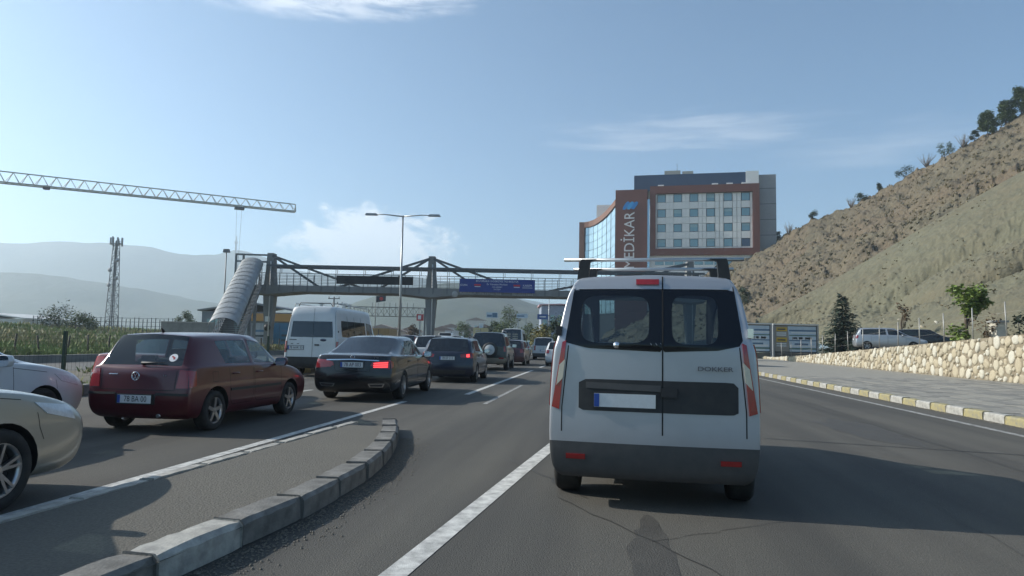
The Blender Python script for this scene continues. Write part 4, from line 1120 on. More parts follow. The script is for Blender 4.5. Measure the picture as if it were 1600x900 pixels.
# ---- older maroon saloon half hidden behind the hatchback
old = Car('saloon_car', 'older maroon saloon with orange-red tail lamp, half hidden behind the maroon hatchback', 'car', dict(w=0.83, lvl=2, bulge_rear=0.05),
          sedan_stations(4.15, 1.42, 0.83, 0.93, 0.84, 1.02), [(0.88, 0.34), (3.3, 0.34)], SEDAN_GLASS, paintm('faded_red', (0.16, 0.020, 0.026), 0.1, 0.35, 0.4), 0.29, glassm={'rear_window': g_tint, 'side_window': g_clear, 'windscreen': g_clear}, rim='cap', bumper_m=grey_pl)
for sg in (-1, 1):
    old.panel('tail_lamp', 'rear', [(sg * 0.52, 0.95), (sg * 0.68, 0.95)], [(sg * 0.50, 0.66), (sg * 0.745, 0.66)], mat('tail_lamp_orange', (0.55, 0.05, 0.03), 0.15, coat=1.0, var=(20, 0.3)), 0.010, 6, 6)
    old.panel('tail_lamp', SIDE[0] if sg > 0 else SIDE[1], [(0.06, 0.95), (0.13, 0.94)], [(0.01, 0.66), (0.12, 0.66)], MATS['tail_lamp_orange'], 0.010, 4, 6)
    old.panel('reverse_lamp', 'rear', [(sg * 0.56, 0.655), (sg * 0.745, 0.655)], [(sg * 0.56, 0.61), (sg * 0.75, 0.61)], lamp_white, 0.012, 4, 2)
old.plate(0.72, '')
trim(old, [(1.2, 2.0, 0.36, 0.93, 1.35), (2.03, 2.95, 0.36, 0.92, 2.2)], 0.82, black_pl, (2.72, 0.92, black_pl))
old.place(-6.86, 12.55, 7.6)

# ---- the two cars at the left edge, seen by their front ends
sandp = paintm('champagne_silver', (0.36, 0.34, 0.29), 0.5, 0.33, 0.3)
WB = 0.88
bg_ = Car('saloon_car', 'champagne silver car with dark five-spoke front wheel, nearest at left edge', 'car', dict(w=WB, lvl=3, bulge_front=0.16, zm=0.70),
          sedan_stations(4.45, 1.46, WB, 0.95, 0.90, 1.02), [(0.95, 0.37), (3.52, 0.37)], SEDAN_GLASS, sandp, 0.315, glassm={'rear_window': g_tint, 'side_window': g_tint, 'windscreen': g_clear}, rim='spokes')
wc = Car('hatchback_car', 'white car with front wheel and bonnet showing at left edge', 'car', dict(w=0.88, lvl=3, bulge_front=0.14, zm=0.68),
         hatch_stations(4.2, 1.47, 0.88, 0.98, 0.92), [(0.75, 0.36), (3.4, 0.36)], HATCH_GLASS, paintm('white_a', (0.60, 0.61, 0.62), 0.0, 0.32, 0.3), 0.31, glassm={'rear_window': g_tint, 'side_window': g_tint, 'windscreen': g_clear}, rim='spokes')
for cx, L_ in ((bg_, 4.45), (wc, 4.2)):
    for sg in (-1, 1):
        ax = SIDE[0] if sg > 0 else SIDE[1]
        cx.panel('headlamp', ax, [(L_ - 0.62, 0.80), (L_ - 0.20, 0.74)], [(L_ - 0.50, 0.70), (L_ - 0.16, 0.62)], lamp_white, 0.006, 8, 4)
        cx.panel('headlamp', 'front', [(sg * 0.42, 0.72), (sg * 0.70, 0.76)], [(sg * 0.44, 0.62), (sg * 0.72, 0.62)], lamp_white, 0.008, 8, 4)
        cx.seam('bumper_seam', ax, [(L_ - 0.60, 0.72), (L_ - 0.58, 0.60), (L_ - 0.53, 0.50)], 0.006)
        cx.seam('bonnet_seam', ax, [(L_ - 1.30, 0.90), (L_ - 0.75, 0.83)], 0.006)
    cx.panel('grille', 'front', [(-0.38, 0.68), (0.38, 0.68)], [(-0.36, 0.58), (0.36, 0.58)], black_pl, 0.006)
    cx.panel('lower_grille', 'front', [(-0.5, 0.44), (0.5, 0.44)], [(-0.45, 0.32), (0.45, 0.32)], black_pl, 0.006)
    cx.plate(0.72, '')
trim(bg_, [(1.3, 2.15, 0.36, 0.95, 1.5), (2.19, 3.15, 0.36, 0.94, 2.35)], 0.84, sandp, (2.9, 0.93, sandp))
trim(wc, [(1.05, 1.85, 0.36, 0.98, 1.2), (1.88, 2.9, 0.36, 0.97, 2.05)], 0.86, MATS['paint_white_a'], (2.66, 0.95, MATS['paint_white_a']))
bg_.rect('side_repeater', 'right', 3.02, 3.10, 0.74, 0.77, lamp_amber, proud=0.01)
q = P(5.15, -5.32); D0 = Vector((math.sin(TH0), math.cos(TH0), 0))
bg_.place(q.x - D0.x * 3.97, q.y - D0.y * 3.97, 7.6)
q = P(8.75, -8.25); wc.place(q.x - D0.x * 3.75, q.y - D0.y * 3.75, 7.6)

# ---- white minibus
whitep = paintm('white_van', (0.60, 0.61, 0.61), 0.0, 0.38, 0.4)
Lt, Ht, Wt = 6.2, 2.52, 0.985
bus = Car('minibus', 'white minibus with roof rack behind the black saloon', 'minibus', dict(w=Wt, lvl=2, m_rear=5, zs=0.36, zu=0.30, zb=0.60, zm=0.92, arch_z=0.34, bulge_rear=0.03, corner=0.6, roof_edge=0.45, seat_z=1.25), van_stations(Lt, Ht, Wt, belt=1.36, wtop=0.86, nose=1.25, cowl=5.25, yroof=4.45, rtop=0.06, ym=0.42, ztf=-0.30),
          [(1.25, 0.40), (5.2, 0.40)], {(2, 'side'): 'side_window', (4, 'side'): 'side_window', (5, 'side'): 'side_window', (5, 'top'): 'windscreen'}, whitep, 0.35, glassm={'side_window': g_dark, 'windscreen': g_tint}, bumper_m=black_pl, rim='cap')
blk = mat('tinted_black_glass', (0.006, 0.008, 0.012), 0.05, coat=1.0)
bus.panel('rear_window', 'rear', [(-0.72, 1.955), (0.70, 1.955)], [(-0.77, 1.395), (0.76, 1.395)], blk, 0.004, 16, 8)
bus.seam('door_seam', 'rear', [(0.04, 2.42), (0.04, 0.62)], 0.010, proud=0.006); bus.rect('door_handle', 'rear', 0.12, 0.28, 1.10, 1.15, black_pl, proud=0.02)
for sg in (-1, 1):
    bus.seam('door_seam', 'rear', [(sg * 0.78, 2.35), (sg * 0.87, 1.30), (sg * 0.87, 0.62)], 0.010)
    bus.panel('tail_lamp', 'rear', [(sg * 0.885, 1.25), (sg * 0.945, 1.25)], [(sg * 0.885, 0.85), (sg * 0.955, 0.85)], lamp_red, 0.014, 3, 6)
    bus.panel('lower_trim', 'rear', [(0, 0.70), (sg * 0.93, 0.70)], [(0, 0.47), (sg * 0.93, 0.47)], black_pl, 0.012, 8, 3)
    for z in (1.60, 0.95):
        mb = MB(); p, n = bus.hit('rear', sg * 0.90, z); mb.box(p + Vector((0, -0.01, 0)), (0.04, 0.04, 0.07)); mb.build('door_hinge', black_pl, bus.root)
    for k in range(3):
        ax = SIDE[0] if sg > 0 else SIDE[1]
        bus.seam('window_divider', ax, [(1.25 + k * 0.85, 1.40), (1.25 + k * 0.85, 2.18)], 0.035, m_=black_pl, proud=0.004)
    bus.mirror(5.0, 1.40, black_pl, sg, 1.7)
    mb = MB(); x = sg * 0.78
    mb.tube([(x, 0.35, Ht - 0.03), (x, 0.42, Ht + 0.07), (x, 4.2, Ht + 0.07), (x, 4.3, Ht - 0.03)], 0.016, 6); mb.build('roof_rail', alloy, bus.root)
mb = MB(); mb.tube([(-0.62, 0.30, Ht - 0.02), (-0.55, 0.28, Ht + 0.09), (0.55, 0.28, Ht + 0.09), (0.62, 0.30, Ht - 0.02)], 0.018, 8); mb.build('roof_ladder_bar', black_pl, bus.root)
for sg, y in ((1, 2.0), (1, 2.6), (-1, 2.3)): MB().box((sg * 0.5, y, Ht + 0.08), (0.10, 0.08, 0.16)).box((sg * 0.5, y, Ht + 0.17), (0.22, 0.06, 0.03)).build('roof_bracket', alloy, bus.root)
pl_ = bus.plate(1.02, '78 AAK 33', 0.56, x=-0.56, h=0.13)
ring_badge(bus, 0.42, 1.30, 0.11, 'oval'); bus.rect('badge', 'rear', -0.80, -0.54, 1.285, 1.31, ink, proud=0.006)
for k in (-0.70, -0.48): bus.rect('plate_lamp', 'rear', k - 0.04, k + 0.04, 1.15, 1.17, black_pl, proud=0.01)
bus.place(-7.02, 24.4, 4.2)

# ---- simpler cars further off
def simple(kind, name, label, paint, x, y, hd, glassc=None, z=0.0, group='vehicles in the traffic jam', dims=None, cat='car', plate=True, rim='plain', lit=False, grp=True):
    gm = {'rear_window': glassc or g_dark, 'side_window': g_tint, 'windscreen': g_tint}
    if kind == 'hatch':
        L, H, w = dims or (4.1, 1.5, 0.88)
        c_ = Car(name, label, cat, dict(w=w, lvl=2, bulge_rear=0.08), hatch_stations(L, H, w, H * 0.655, 0.9), [(0.72, 0.345), (L * 0.80, 0.345)], {**HATCH_GLASS, (1, 'side'): 'side_window'}, paint, 0.31, glassm=gm, seats=False, group=group, rim=rim)
        zl = (H * 0.65, H * 0.50)
        trim(c_, [(1.0, L * 0.445, 0.36, H * 0.655, 1.2), (L * 0.455, L * 0.70, 0.36, H * 0.65, L * 0.49)], H * 0.57, paint, (L * 0.655, H * 0.62, paint))
        if plate: c_.plate(0.74, '')
    elif kind == 'sedan':
        L, H, w = dims or (4.4, 1.45, 0.88)
        c_ = Car(name, label, cat, dict(w=w, lvl=2, bulge_rear=0.08), sedan_stations(L, H, w), [(0.95, 0.35), (L * 0.80, 0.35)], SEDAN_GLASS, paint, 0.31, glassm=gm, seats=False, group=group, rim=rim)
        zl = (0.93, 0.76); trim(c_, [(1.3, L * 0.485, 0.36, 0.95, 1.5), (L * 0.495, L * 0.70, 0.36, 0.94, L * 0.53)], 0.84, paint, (L * 0.65, 0.93, paint))
        if plate: c_.plate(0.78, '')
    else:
        L, H, w = dims or (4.2, 1.82, 0.90); b = min(1.42, H * 0.60)
        gmap = {(2, 'side'): 'side_window', (4, 'side'): 'side_window', (5, 'side'): 'side_window', (5, 'top'): 'windscreen', ('rear', 5): 'rear_window'}
        c_ = Car(name, label, cat, dict(w=w, lvl=2, m_rear=5, zb=0.52, zm=0.80, corner=0.5, bulge_rear=0.03), van_stations(L, H, w, belt=b, wtop=w - 0.12, nose=min(1.15, b - 0.12), cowl=L - 1.0, yroof=L - 1.7, rtop=0.08, ztf=-0.05 if H < 2 else -0.2), [(0.8, 0.36), (L - 0.85, 0.36)], gmap, paint, 0.32, glassm=gm, seats=False, group=group, bumper_m=grey_pl, rim='cap')
        zl = (b + 0.05, b - 0.35)
        c_.seam('door_seam', 'rear', [(0.0, b), (0.0, 0.6)], 0.014)
        for ax in SIDE: c_.handle(ax, L - 1.9, b - 0.15, black_pl); c_.seam('door_seam', ax, [(L - 1.72, b), (L - 1.72, 0.4), (L - 1.0, 0.4)], 0.01)
        for sg in (-1, 1): c_.mirror(L - 1.2, b, black_pl, sg, 1.3)
        if plate: c_.plate(0.75, '')
    for sg in (-1, 1):
        xo = w - 0.14
        c_.panel('tail_lamp', 'rear', [(sg * (xo - 0.16), zl[0] - 0.02), (sg * xo, zl[0] - 0.02)], [(sg * (xo - 0.14), zl[1]), (sg * (xo + 0.03), zl[1])], lamp_red, 0.012, 4, 4)
        c_.panel('tail_lamp', SIDE[0] if sg > 0 else SIDE[1], [(0.07, zl[0] - 0.02), (0.20, zl[0] - 0.03)], [(0.04, zl[1]), (0.15, zl[1] + 0.03)], lamp_red, 0.012, 4, 4)
        c_.panel('headlamp', 'front', [(sg * 0.42, 0.76), (sg * 0.68, 0.78)], [(sg * 0.44, 0.64), (sg * 0.70, 0.64)], lamp_white, 0.010, 5, 3)
        c_.panel('headlamp', SIDE[0] if sg > 0 else SIDE[1], [(L - 0.55, 0.78), (L - 0.22, 0.74)], [(L - 0.48, 0.68), (L - 0.2, 0.64)], lamp_white, 0.008, 5, 3)
    c_.panel('grille', 'front', [(-0.36, 0.70), (0.36, 0.70)], [(-0.34, 0.58), (0.34, 0.58)], black_pl, 0.008)
    c_.place(x, y, hd, z)
    return c_
wh2 = paintm('white_b', (0.56, 0.57, 0.58), 0.0, 0.35, 0.3); dgrey = paintm('dark_grey', (0.030, 0.033, 0.038), 0.4, 0.3, 0.35)
sil2 = paintm('silver_b', (0.40, 0.42, 0.44), 0.6, 0.34, 0.3); wine = paintm('wine', (0.06, 0.012, 0.016), 0.3, 0.32, 0.3)
simple('hatch', 'hatchback_car', 'white car half hidden behind the dark blue five-door car', wh2, -3.45, 29.5, 6.5, dims=(4.3, 1.60, 0.90))
simple('hatch', 'hatchback_car', 'dark wine-red car just ahead of the spare-wheel SUV', wine, -0.05, 40.5, 6.5, dims=(4.3, 1.52, 0.88))
mb2 = simple('van', 'minibus', 'white minibus with lettering in its rear window, far ahead', whitep, 0.05, 54.5, 5.0, dims=(5.6, 2.46, 0.96), cat='minibus', glassc=g_dark)
for k in range(3):
    for x in (-0.30, 0.28): mb2.rect('window_lettering', 'rear', x - 0.22, x + 0.2, 1.62 + k * 0.17, 1.70 + k * 0.17, mat('window_print', (0.50, 0.46, 0.34), 0.6, var=(30, 0.9), c2=(0.05, 0.05, 0.05)), proud=0.006)
simple('van', 'small_van', 'small white van left of the silver van, far ahead', wh2, 2.62, 56.0, 5.5, cat='van')
simple('hatch', 'hatchback_car', 'white car mostly hidden by the silver van ahead', wh2, 2.85, 41.0, 8.0, dims=(4.0, 1.48, 0.86))
simple('hatch', 'suv_car', 'light grey car by the pavement peeping past the silver van', sil2, 14.75, 44.5, 10.0, dims=(4.2, 1.62, 0.88))
for k, (x, y, hd, pm, lb, dm) in enumerate([(-6.6, 37.5, 6, sil2, 'silver hatchback left of the spare-wheel SUV', (4.1, 1.5, 0.87)), (-5.3, 46, 5.5, dgrey, 'dark hatchback behind the silver one in the middle lane', (4.2, 1.5, 0.88)), (-2.6, 48.5, 5.5, wh2, 'white hatchback left of the far white minibus', (4.2, 1.55, 0.88)), (-9.2, 46, 5, wine, 'wine-red hatchback in the left lane past the minibus', (4.2, 1.5, 0.88))]):
    simple('hatch', 'hatchback_car', lb, pm, x, y, hd, dims=dm)
PARKED = 'cars parked on the terrace behind the stone wall'
def terr(s): return wall_top(s) - 0.10
simple('sedan', 'saloon_car', 'dark grey saloon parked in front of the billboards', dgrey, 36.6, 67.9, -92, z=0.42, group=PARKED, plate=False)
simple('hatch', 'hatchback_car', 'silver five-door car parked behind the stone wall by the spruce', sil2, 25.2, 50.9, 108, z=1.33, group=PARKED, dims=(4.6, 1.62, 0.90))
simple('hatch', 'hatchback_car', 'black car parked beyond the silver five-door car', blackp, 29.0, 52.6, 108, z=1.45, group=PARKED, dims=(4.3, 1.5, 0.88))
simple('sedan', 'saloon_car', 'dark car roof showing above the stone wall at right edge', dgrey, 27.6, 37.2, 112, z=1.10, group=PARKED, dims=(4.4, 1.42, 0.88))
FAR = 'far traffic down the valley road'
simple('van', 'small_van', 'red van far ahead above the black saloon', paintm('red', (0.22, 0.03, 0.02), 0.1, 0.35, 0.3), -9.6, 64, 3, group=FAR, cat='van', dims=(4.4, 1.85, 0.9))
simple('van', 'minibus', 'white minibus far ahead beyond the footbridge pillar', whitep, -8.0, 84, 0, group=FAR, cat='minibus', dims=(5.6, 2.4, 0.96))
simple('van', 'small_van', 'grey-windowed white van in the far queue', wh2, -6.3, 78, 2, group=FAR, cat='van', dims=(4.6, 2.0, 0.92))
for k, (x, y, hd, pm, lb) in enumerate([(-11.5, 78, 0, wh2, 'white hatchback in far traffic left of the footbridge pillar'), (-15.0, 86, 0, sil2, 'silver hatchback in far traffic beside the lamp post'), (-4.6, 66, 5, dgrey, 'dark grey hatchback in the far queue under the footbridge'), (-1.6, 72, 4, wine, 'wine-red hatchback in the far queue under the banner'), (1.2, 74, 3, sil2, 'silver hatchback in the far queue by the small white van')]):
    simple('hatch', 'hatchback_car', lb, pm, x, y, hd, group=FAR)
def truck(label, x, y, hd, boxm, cabm, L=6.0, H=3.0, open_top=False):
    r = empty('truck', (x, y, 0), -R(hd)); tag(r, label, 'truck', FAR)
    mb = MB(); mb.b2((-1.05, 0, 0.9), (1.05, L - 1.9, H)); mb.build('cargo_box', boxm, r)
    mb = MB(); mb.b2((-0.98, 0.05, 0.62), (0.98, L - 0.2, 0.88)); mb.build('chassis', black_pl, r)
    mb = MB(); c0 = L - 1.8
    mb.prism([(-0.98, c0, 0.6), (-0.98, c0, 2.45), (-0.98, L - 0.5, 2.45), (-0.98, L, 1.5), (-0.98, L, 0.6)], (1.96, 0, 0)); mb.build('cab', cabm, r, fix=True)
    for sg in (-1, 1): MB().b2((sg * 0.97, c0 + 0.45, 1.5), (sg * 0.995, L - 0.45, 2.25)).build('cab_window', blk, r)
    for y_ in (1.0, L - 1.0):
        for sg in (-1, 1): MB().lathe([(0.0, -0.14), (0.40, -0.14), (0.44, -0.09), (0.44, 0.09), (0.40, 0.14), (0.0, 0.14)], 20, 'X').build('wheel', rubber, r, (sg * 0.85, y_, 0.44))
    for sg in (-1, 1): MB().box((sg * 0.85, -0.03, 0.78), (0.25, 0.05, 0.12)).build('tail_lamp', lamp_red, r)
    MB().b2((-0.03, -0.015, 1.0), (0.03, 0.0, H - 0.1)).build('door_post', grey_pl, r)
truck('pale yellow box truck in the far queue below the trees', -4.3, 98, -2, mat('truck_cream', (0.55, 0.48, 0.25), 0.6, var=(2, 0.4)), whitep, 7.0, 3.3)
truck('white box truck standing far ahead between the trees', -9.3, 108, -3, mat('truck_white', (0.6, 0.6, 0.58), 0.6, var=(2, 0.4)), whitep, 7.0, 3.0)
truck('ochre tipper truck in far traffic beside the minibus', -13.4, 70, 2, mat('truck_ochre', (0.42, 0.28, 0.12), 0.6, var=(2, 0.4)), mat('cab_white', (0.55, 0.55, 0.52), 0.5), 6.0, 2.5)
# ------------------------------------------------------------------ plants
leaf_g = mat('leaf_green', (0.070, 0.105, 0.030), 0.7, var=(3, 0.7), c2=(0.11, 0.14, 0.045))
leaf_d = mat('leaf_dark', (0.035, 0.060, 0.026), 0.7, var=(3, 0.7), c2=(0.06, 0.085, 0.035))
leaf_y = mat('leaf_yellow', (0.20, 0.17, 0.045), 0.7, var=(3, 0.7), c2=(0.12, 0.13, 0.04))
leaf_b = mat('leaf_bright', (0.13, 0.20, 0.035), 0.6, var=(3, 0.6), c2=(0.20, 0.23, 0.05))
leaf_br = mat('leaf_brown', (0.13, 0.075, 0.035), 0.8, var=(3, 0.7), c2=(0.08, 0.06, 0.03))
needle = mat('needle_green', (0.035, 0.060, 0.038), 0.7, var=(3, 0.6), c2=(0.065, 0.095, 0.065))
bark = mat('bark', (0.11, 0.085, 0.06), 0.95, var=(6, 0.6), bump=(20, 0.01))
twig_m = mat('dry_twig', (0.15, 0.12, 0.09), 0.95)
def leaf(mb, p, size, flat=0.4):
    a = rnd.uniform(0, 6.283); t = Vector((math.cos(a), math.sin(a), rnd.uniform(-0.7, 0.5))).normalized()
    u = t.cross(Vector((rnd.uniform(-1, 1), rnd.uniform(-1, 1), 1.0))).normalized() * size * rnd.uniform(0.25, 0.5)
    L = t * size * rnd.uniform(0.7, 1.3)
    mb.poly([p, p + L * 0.5 + u, p + L, p + L * 0.5 - u])
def tree(name, label, loc, h, r, m_, n=900, size=0.25, trunk=0.35, lumps=9, shape=1.0, group=None, cat='tree', seed=0, limbs=5):
    """tapered trunk, limbs, and a crown of leaf-sized faces gathered in uneven clumps"""
    rs = random.Random(seed + int(h * 100) + len(label)); root = empty(name, loc); tag(root, label, cat, group)
    base = h * trunk; mb = MB()
    mb.tube([(0, 0, -0.4), (rs.uniform(-.05, .05) * h, rs.uniform(-.05, .05) * h, base), (0, 0, h * 0.8)], [h * 0.030 + 0.02, h * 0.02 + 0.01, 0.012], 8)
    cl = []
    for k in range(lumps):
        f = (k + 0.5) / lumps; a = rs.uniform(0, 6.283); zz = base + (h - base) * (0.12 + 0.80 * f)
        rad = r * (1 - abs(f - 0.40) * 1.05 * shape) * rs.uniform(0.35, 0.85)
        c_ = Vector((math.cos(a) * rad, math.sin(a) * rad, zz)); cl.append((c_, r * rs.uniform(0.30, 0.55)))
        if k < limbs: mb.tube([(0, 0, base * rs.uniform(0.75, 1.1)), c_ * 0.5 + Vector((0, 0, zz * 0.12)), c_], [h * 0.012 + 0.006, h * 0.007 + 0.004, 0.006], 5)
    mb.build('trunk', bark, root)
    lf = MB()
    for k in range(n):
        c_, q = cl[rs.randrange(len(cl))]
        d = Vector((rs.gauss(0, 1), rs.gauss(0, 1), rs.gauss(0, 0.8))).normalized() * q * (rs.random() ** 0.45)
        leaf(lf, c_ + d, size)
    lf.build('crown', m_, root)
    return root
def conifer(name, label, loc, h, r, m_, group=None, whorls=26, seed=1, top=0.0):
    rs = random.Random(seed); root = empty(name, loc); tag(root, label, 'tree', group)
    MB().tube([(0, 0, -0.4), (0, 0, h * 0.5), (0, 0, h)], [h * 0.022 + 0.02, h * 0.013, 0.01], 7).build('trunk', bark, root)
    mb = MB()
    for w in range(whorls):
        f = w / whorls; z = h * (0.06 + 0.92 * f); L = r * (1 - f) ** 0.85 * rs.uniform(0.85, 1.1) + 0.10
        nb = max(5, int(11 * (1 - f) + 4))
        for b in range(nb):
            a = 6.283 * b / nb + rs.uniform(-.3, .3) + w * 1.7; zj = z + rs.uniform(-.5, .5) * h / whorls; dr = rs.uniform(0.05, 0.42); d = Vector((math.cos(a), math.sin(a), 0)); l_ = L * rs.uniform(0.7, 1.12); s_ = Vector((-d.y, d.x, 0))
            ns = max(4, int(l_ / (h * 0.028)))
            for k in range(ns):
                g_ = (k + 0.6) / ns; p = d * l_ * g_ + Vector((0, 0, zj - dr * l_ * g_ + 0.12 * l_ * g_ * g_))
                wd = h * 0.066 * (1.15 - g_ * 0.5)
                for sg in (-1, 1):
                    e = (s_ * sg + d * 0.7 + Vector((0, 0, rs.uniform(-0.9, 0.6)))).normalized() * wd * rs.uniform(0.9, 1.6)
                    mb.poly([p, p + e * 0.5 + d * wd * 0.30, p + e, p + e * 0.5 - d * wd * 0.30])
                e = (d + Vector((0, 0, rs.uniform(-.6, .5)))).normalized() * wd * 1.3; mb.poly([p, p + e * 0.5 + s_ * wd * 0.25, p + e, p + e * 0.5 - s_ * wd * 0.25])
    mb.build('crown', m_, root)
    return root
def bush(label, loc, h, r, m_, n=350, size=0.16, group=None, name='bush', seed=3):
    return tree(name, label, loc, h, r, m_, n, size, 0.12, 7, 0.6, group, 'bush', seed, 4)
def dry_shrub(label, loc, h, n=22, group=None, seed=5):
    rs = random.Random(seed); r = empty('dry_shrub', loc); tag(r, label, 'shrub', group); mb = MB()
    for k in range(n):
        a = rs.uniform(0, 6.283); l_ = h * rs.uniform(0.5, 1.1); t = rs.uniform(0.15, 0.8)
        e = Vector((math.cos(a) * t, math.sin(a) * t, 1)).normalized() * l_; k1 = e * 0.55 + Vector((rs.uniform(-.08, .08), rs.uniform(-.08, .08), 0)) * h
        mb.tube([(0, 0, -0.1), k1, e], [0.025 * h, 0.014 * h, 0.004 * h], 4)
        for q in range(3):
            s_ = k1.lerp(e, rs.random()); mb.tube([s_, s_ + Vector((rs.uniform(-.3, .3), rs.uniform(-.3, .3), rs.uniform(.05, .4))) * h * 0.5], [0.008 * h, 0.003 * h], 3)
    mb.build('branches', twig_m, r)
    return r

# ------------------------------------------------------------------ rubble wall by the pavement
mortar = mat('wall_mortar', (0.27, 0.225, 0.155), 0.95, var=(6, 0.7), c2=(0.17, 0.14, 0.10), bump=(25, 0.012))
stones_m = [mat('rubble_stone_%d' % i, c, 0.9, var=(5, 0.6), c2=tuple(x * 0.7 for x in c), bump=(14, 0.010)) for i, c in enumerate([(0.52, 0.46, 0.34), (0.46, 0.39, 0.27), (0.57, 0.53, 0.43), (0.40, 0.345, 0.25)])]
def stone_mesh(seed, m_):
    rs = random.Random(seed); n = rs.choice((7, 8, 9)); mb = MB(); b = [Vector((math.cos(6.283 * i / n), math.sin(6.283 * i / n), 0)) * rs.uniform(0.80, 1.12) for i in range(n)]
    rows = [[Vector((p.x * k, p.y * k, z)) for p in b + b[:1]] for k, z in ((1.0, -0.25), (1.0, 0.10), (0.88, 0.30), (0.55, 0.42))]
    mb.grid(rows); mb.poly([Vector((p.x * 0.55, p.y * 0.55, 0.42)) for p in b], sm=True)
    return mb
stone_meshes = [[stone_mesh(10 * i + k, None).mesh('stone', m_) for k in range(4)] for i, m_ in enumerate(stones_m)]
def rubble(name, label, tfun, zb, ztop, s0, s1, limit, pitch=0.335):
    root = empty(name, P((s0 + s1) / 2, tfun((s0 + s1) / 2))); tag(root, label, 'wall')
    inv = Matrix.Translation(-root.location)
    mb = MB(); rows = []
    n = int((s1 - s0) / 2)
    for i in range(n + 1):
        s = s0 + (s1 - s0) * i / n; t = tfun(s); z1 = ztop(s)
        rows.append([P(s, t, zb - 0.1) - root.location, P(s, t + 0.02, z1) - root.location, P(s, t + 0.42, z1 + 0.02) - root.location, P(s, t + 0.42, zb - 0.1) - root.location])
    mb.grid(rows, sm=False, flip=True)
    for r_ in (rows[0], rows[-1]): mb.poly(r_)
    mb.build('wall_core', mortar, root, fix=True)
    cand = []; cells = {}; rr_ = random.Random(int(s0 * 10))
    for (ra, rb, tries) in ((0.20, 0.29, 2200), (0.13, 0.20, 5200), (0.085, 0.13, 7000), (0.05, 0.085, 6000)):     # largest stones first, then the chinks
        for k in range(tries):
            rad = rr_.uniform(ra, rb) * pitch / 0.335; u = rr_.uniform(s0 + 0.2, s1 - 0.2); zt = ztop(u); v = rr_.uniform(zb + rad * 0.6, max(zb + rad * 0.7, zt - rad * 0.75))
            if v + rad * 0.75 > zt + 0.02: continue
            cu, cv = int(u / 0.6), int(v / 0.6)
            if any((u - q[0]) ** 2 + (v - q[1]) ** 2 < ((rad + q[2]) * 0.95) ** 2 for du in (-1, 0, 1) for dv in (-1, 0, 1) for q in cells.get((cu + du, cv + dv), ())): continue
            cells.setdefault((cu, cv), []).append((u, v, rad))
            p = P(u, tfun(u) + 0.01, v); d = (P(u + 1, tfun(u + 1)) - P(u, tfun(u))).normalized(); o = Vector((-d.y, d.x, 0))
            if o.dot(p) > 0: o = -o
            e_ = rr_.uniform(0.78, 1.12)
            M = Matrix((d, Vector((0, 0, 1)), o)).transposed().to_4x4() @ Matrix.Diagonal((rad * e_, rad / e_, 0.15 * rr_.uniform(0.6, 1.3), 1)) @ Matrix.Rotation(rr_.uniform(0, 6.28), 4, 'Z')
            M.translation = p - root.location
            cand.append((rad * rad / (p.y * p.y), M, rr_.randrange(4), rr_.randrange(4)))
    cand.sort(key=lambda q: -q[0])
    infr = lambda q: (lambda w: w.y > 0 and w.x / w.y < 0.76)(q[1].translation + root.location)
    vis = [q for q in cand if infr(q)]; limit = min(limit, len(vis)); vis += [q for q in cand if not infr(q)]
    for q in vis[:limit]:
        o = link('stone', stone_meshes[q[2]][q[3]], root); o.matrix_local = q[1]
    rest = MB()
    for q in vis[limit:]:
        src = stone_meshes[q[2]][q[3]]; b = len(rest.v); rest.v += [q[1] @ v.co for v in src.vertices]
        for pl in src.polygons: rest.face([b + i for i in pl.vertices], q[2], True)
    if rest.v: tag(rest.build('far_stones', stones_m, root), kind='stuff')
    return root
rubble('stone_wall', 'cream rubble stone retaining wall sloping down along the pavement', t_wall, 0.125, wall_top, 14, 92.5, 300)
rubble('stone_wall', 'low rubble wall at the back of the terrace, top right', lambda s: t_wall(s) + 9.5, 1.4, lambda s: min(2.75, 2.3 + (40 - s) * 0.03), 26, 48, 120, 0.36)
post_m = mat('galvanised_post', (0.42, 0.41, 0.38), 0.5, 0.5, var=(4, 0.5), c2=(0.25, 0.22, 0.18))
tf = empty('wire_fence', P(50, t_wall(50) + 0.25, 0.6)); tag(tf, 'thin post and wire fence along the top of the rubble wall', 'fence')
prev = None
for k in range(19):
    s = 25.5 + k * 2.75 + (k * k) * 0.02
    if s > 72: break
    p = P(s, t_wall(s) + 0.25, wall_top(s) - 0.05) - tf.location; tip = p + Vector((rnd.uniform(-.05, .05), rnd.uniform(-.05, .05), 1.5))
    MB().tube([p, tip], 0.026, 6).build('post', post_m, tf)
    if prev:
        for f in (0.35, 0.7): MB().tube([prev[0].lerp(prev[1], f), p.lerp(tip, f)], 0.004, 3).build('wire', post_m, tf)
    prev = (p, tip)
# stones and rubble lying at the foot of the slope
for k in range(8):
    px = rnd.uniform(1330, 1470); Y = rnd.uniform(60, 66); p = at(px, rnd.uniform(488, 520), Y)
    hit = None
    o_ = Vector((0, 0, EYE)); d_ = (p - o_).normalized()
    ok, loc, nrm, idx = cutting.ray_cast(o_, d_)
    if not ok: continue
    o = link('boulder', stone_meshes[rnd.randrange(4)][rnd.randrange(4)]); o.location = loc; o.scale = [rnd.uniform(0.12, 0.3)] * 3; o.rotation_euler = (rnd.uniform(-1, 1), rnd.uniform(-1, 1), rnd.uniform(0, 6))
    tag(o, 'small pale stone fallen on the grey slope above the parked cars', 'stone', 'pale stones fallen on the slope')

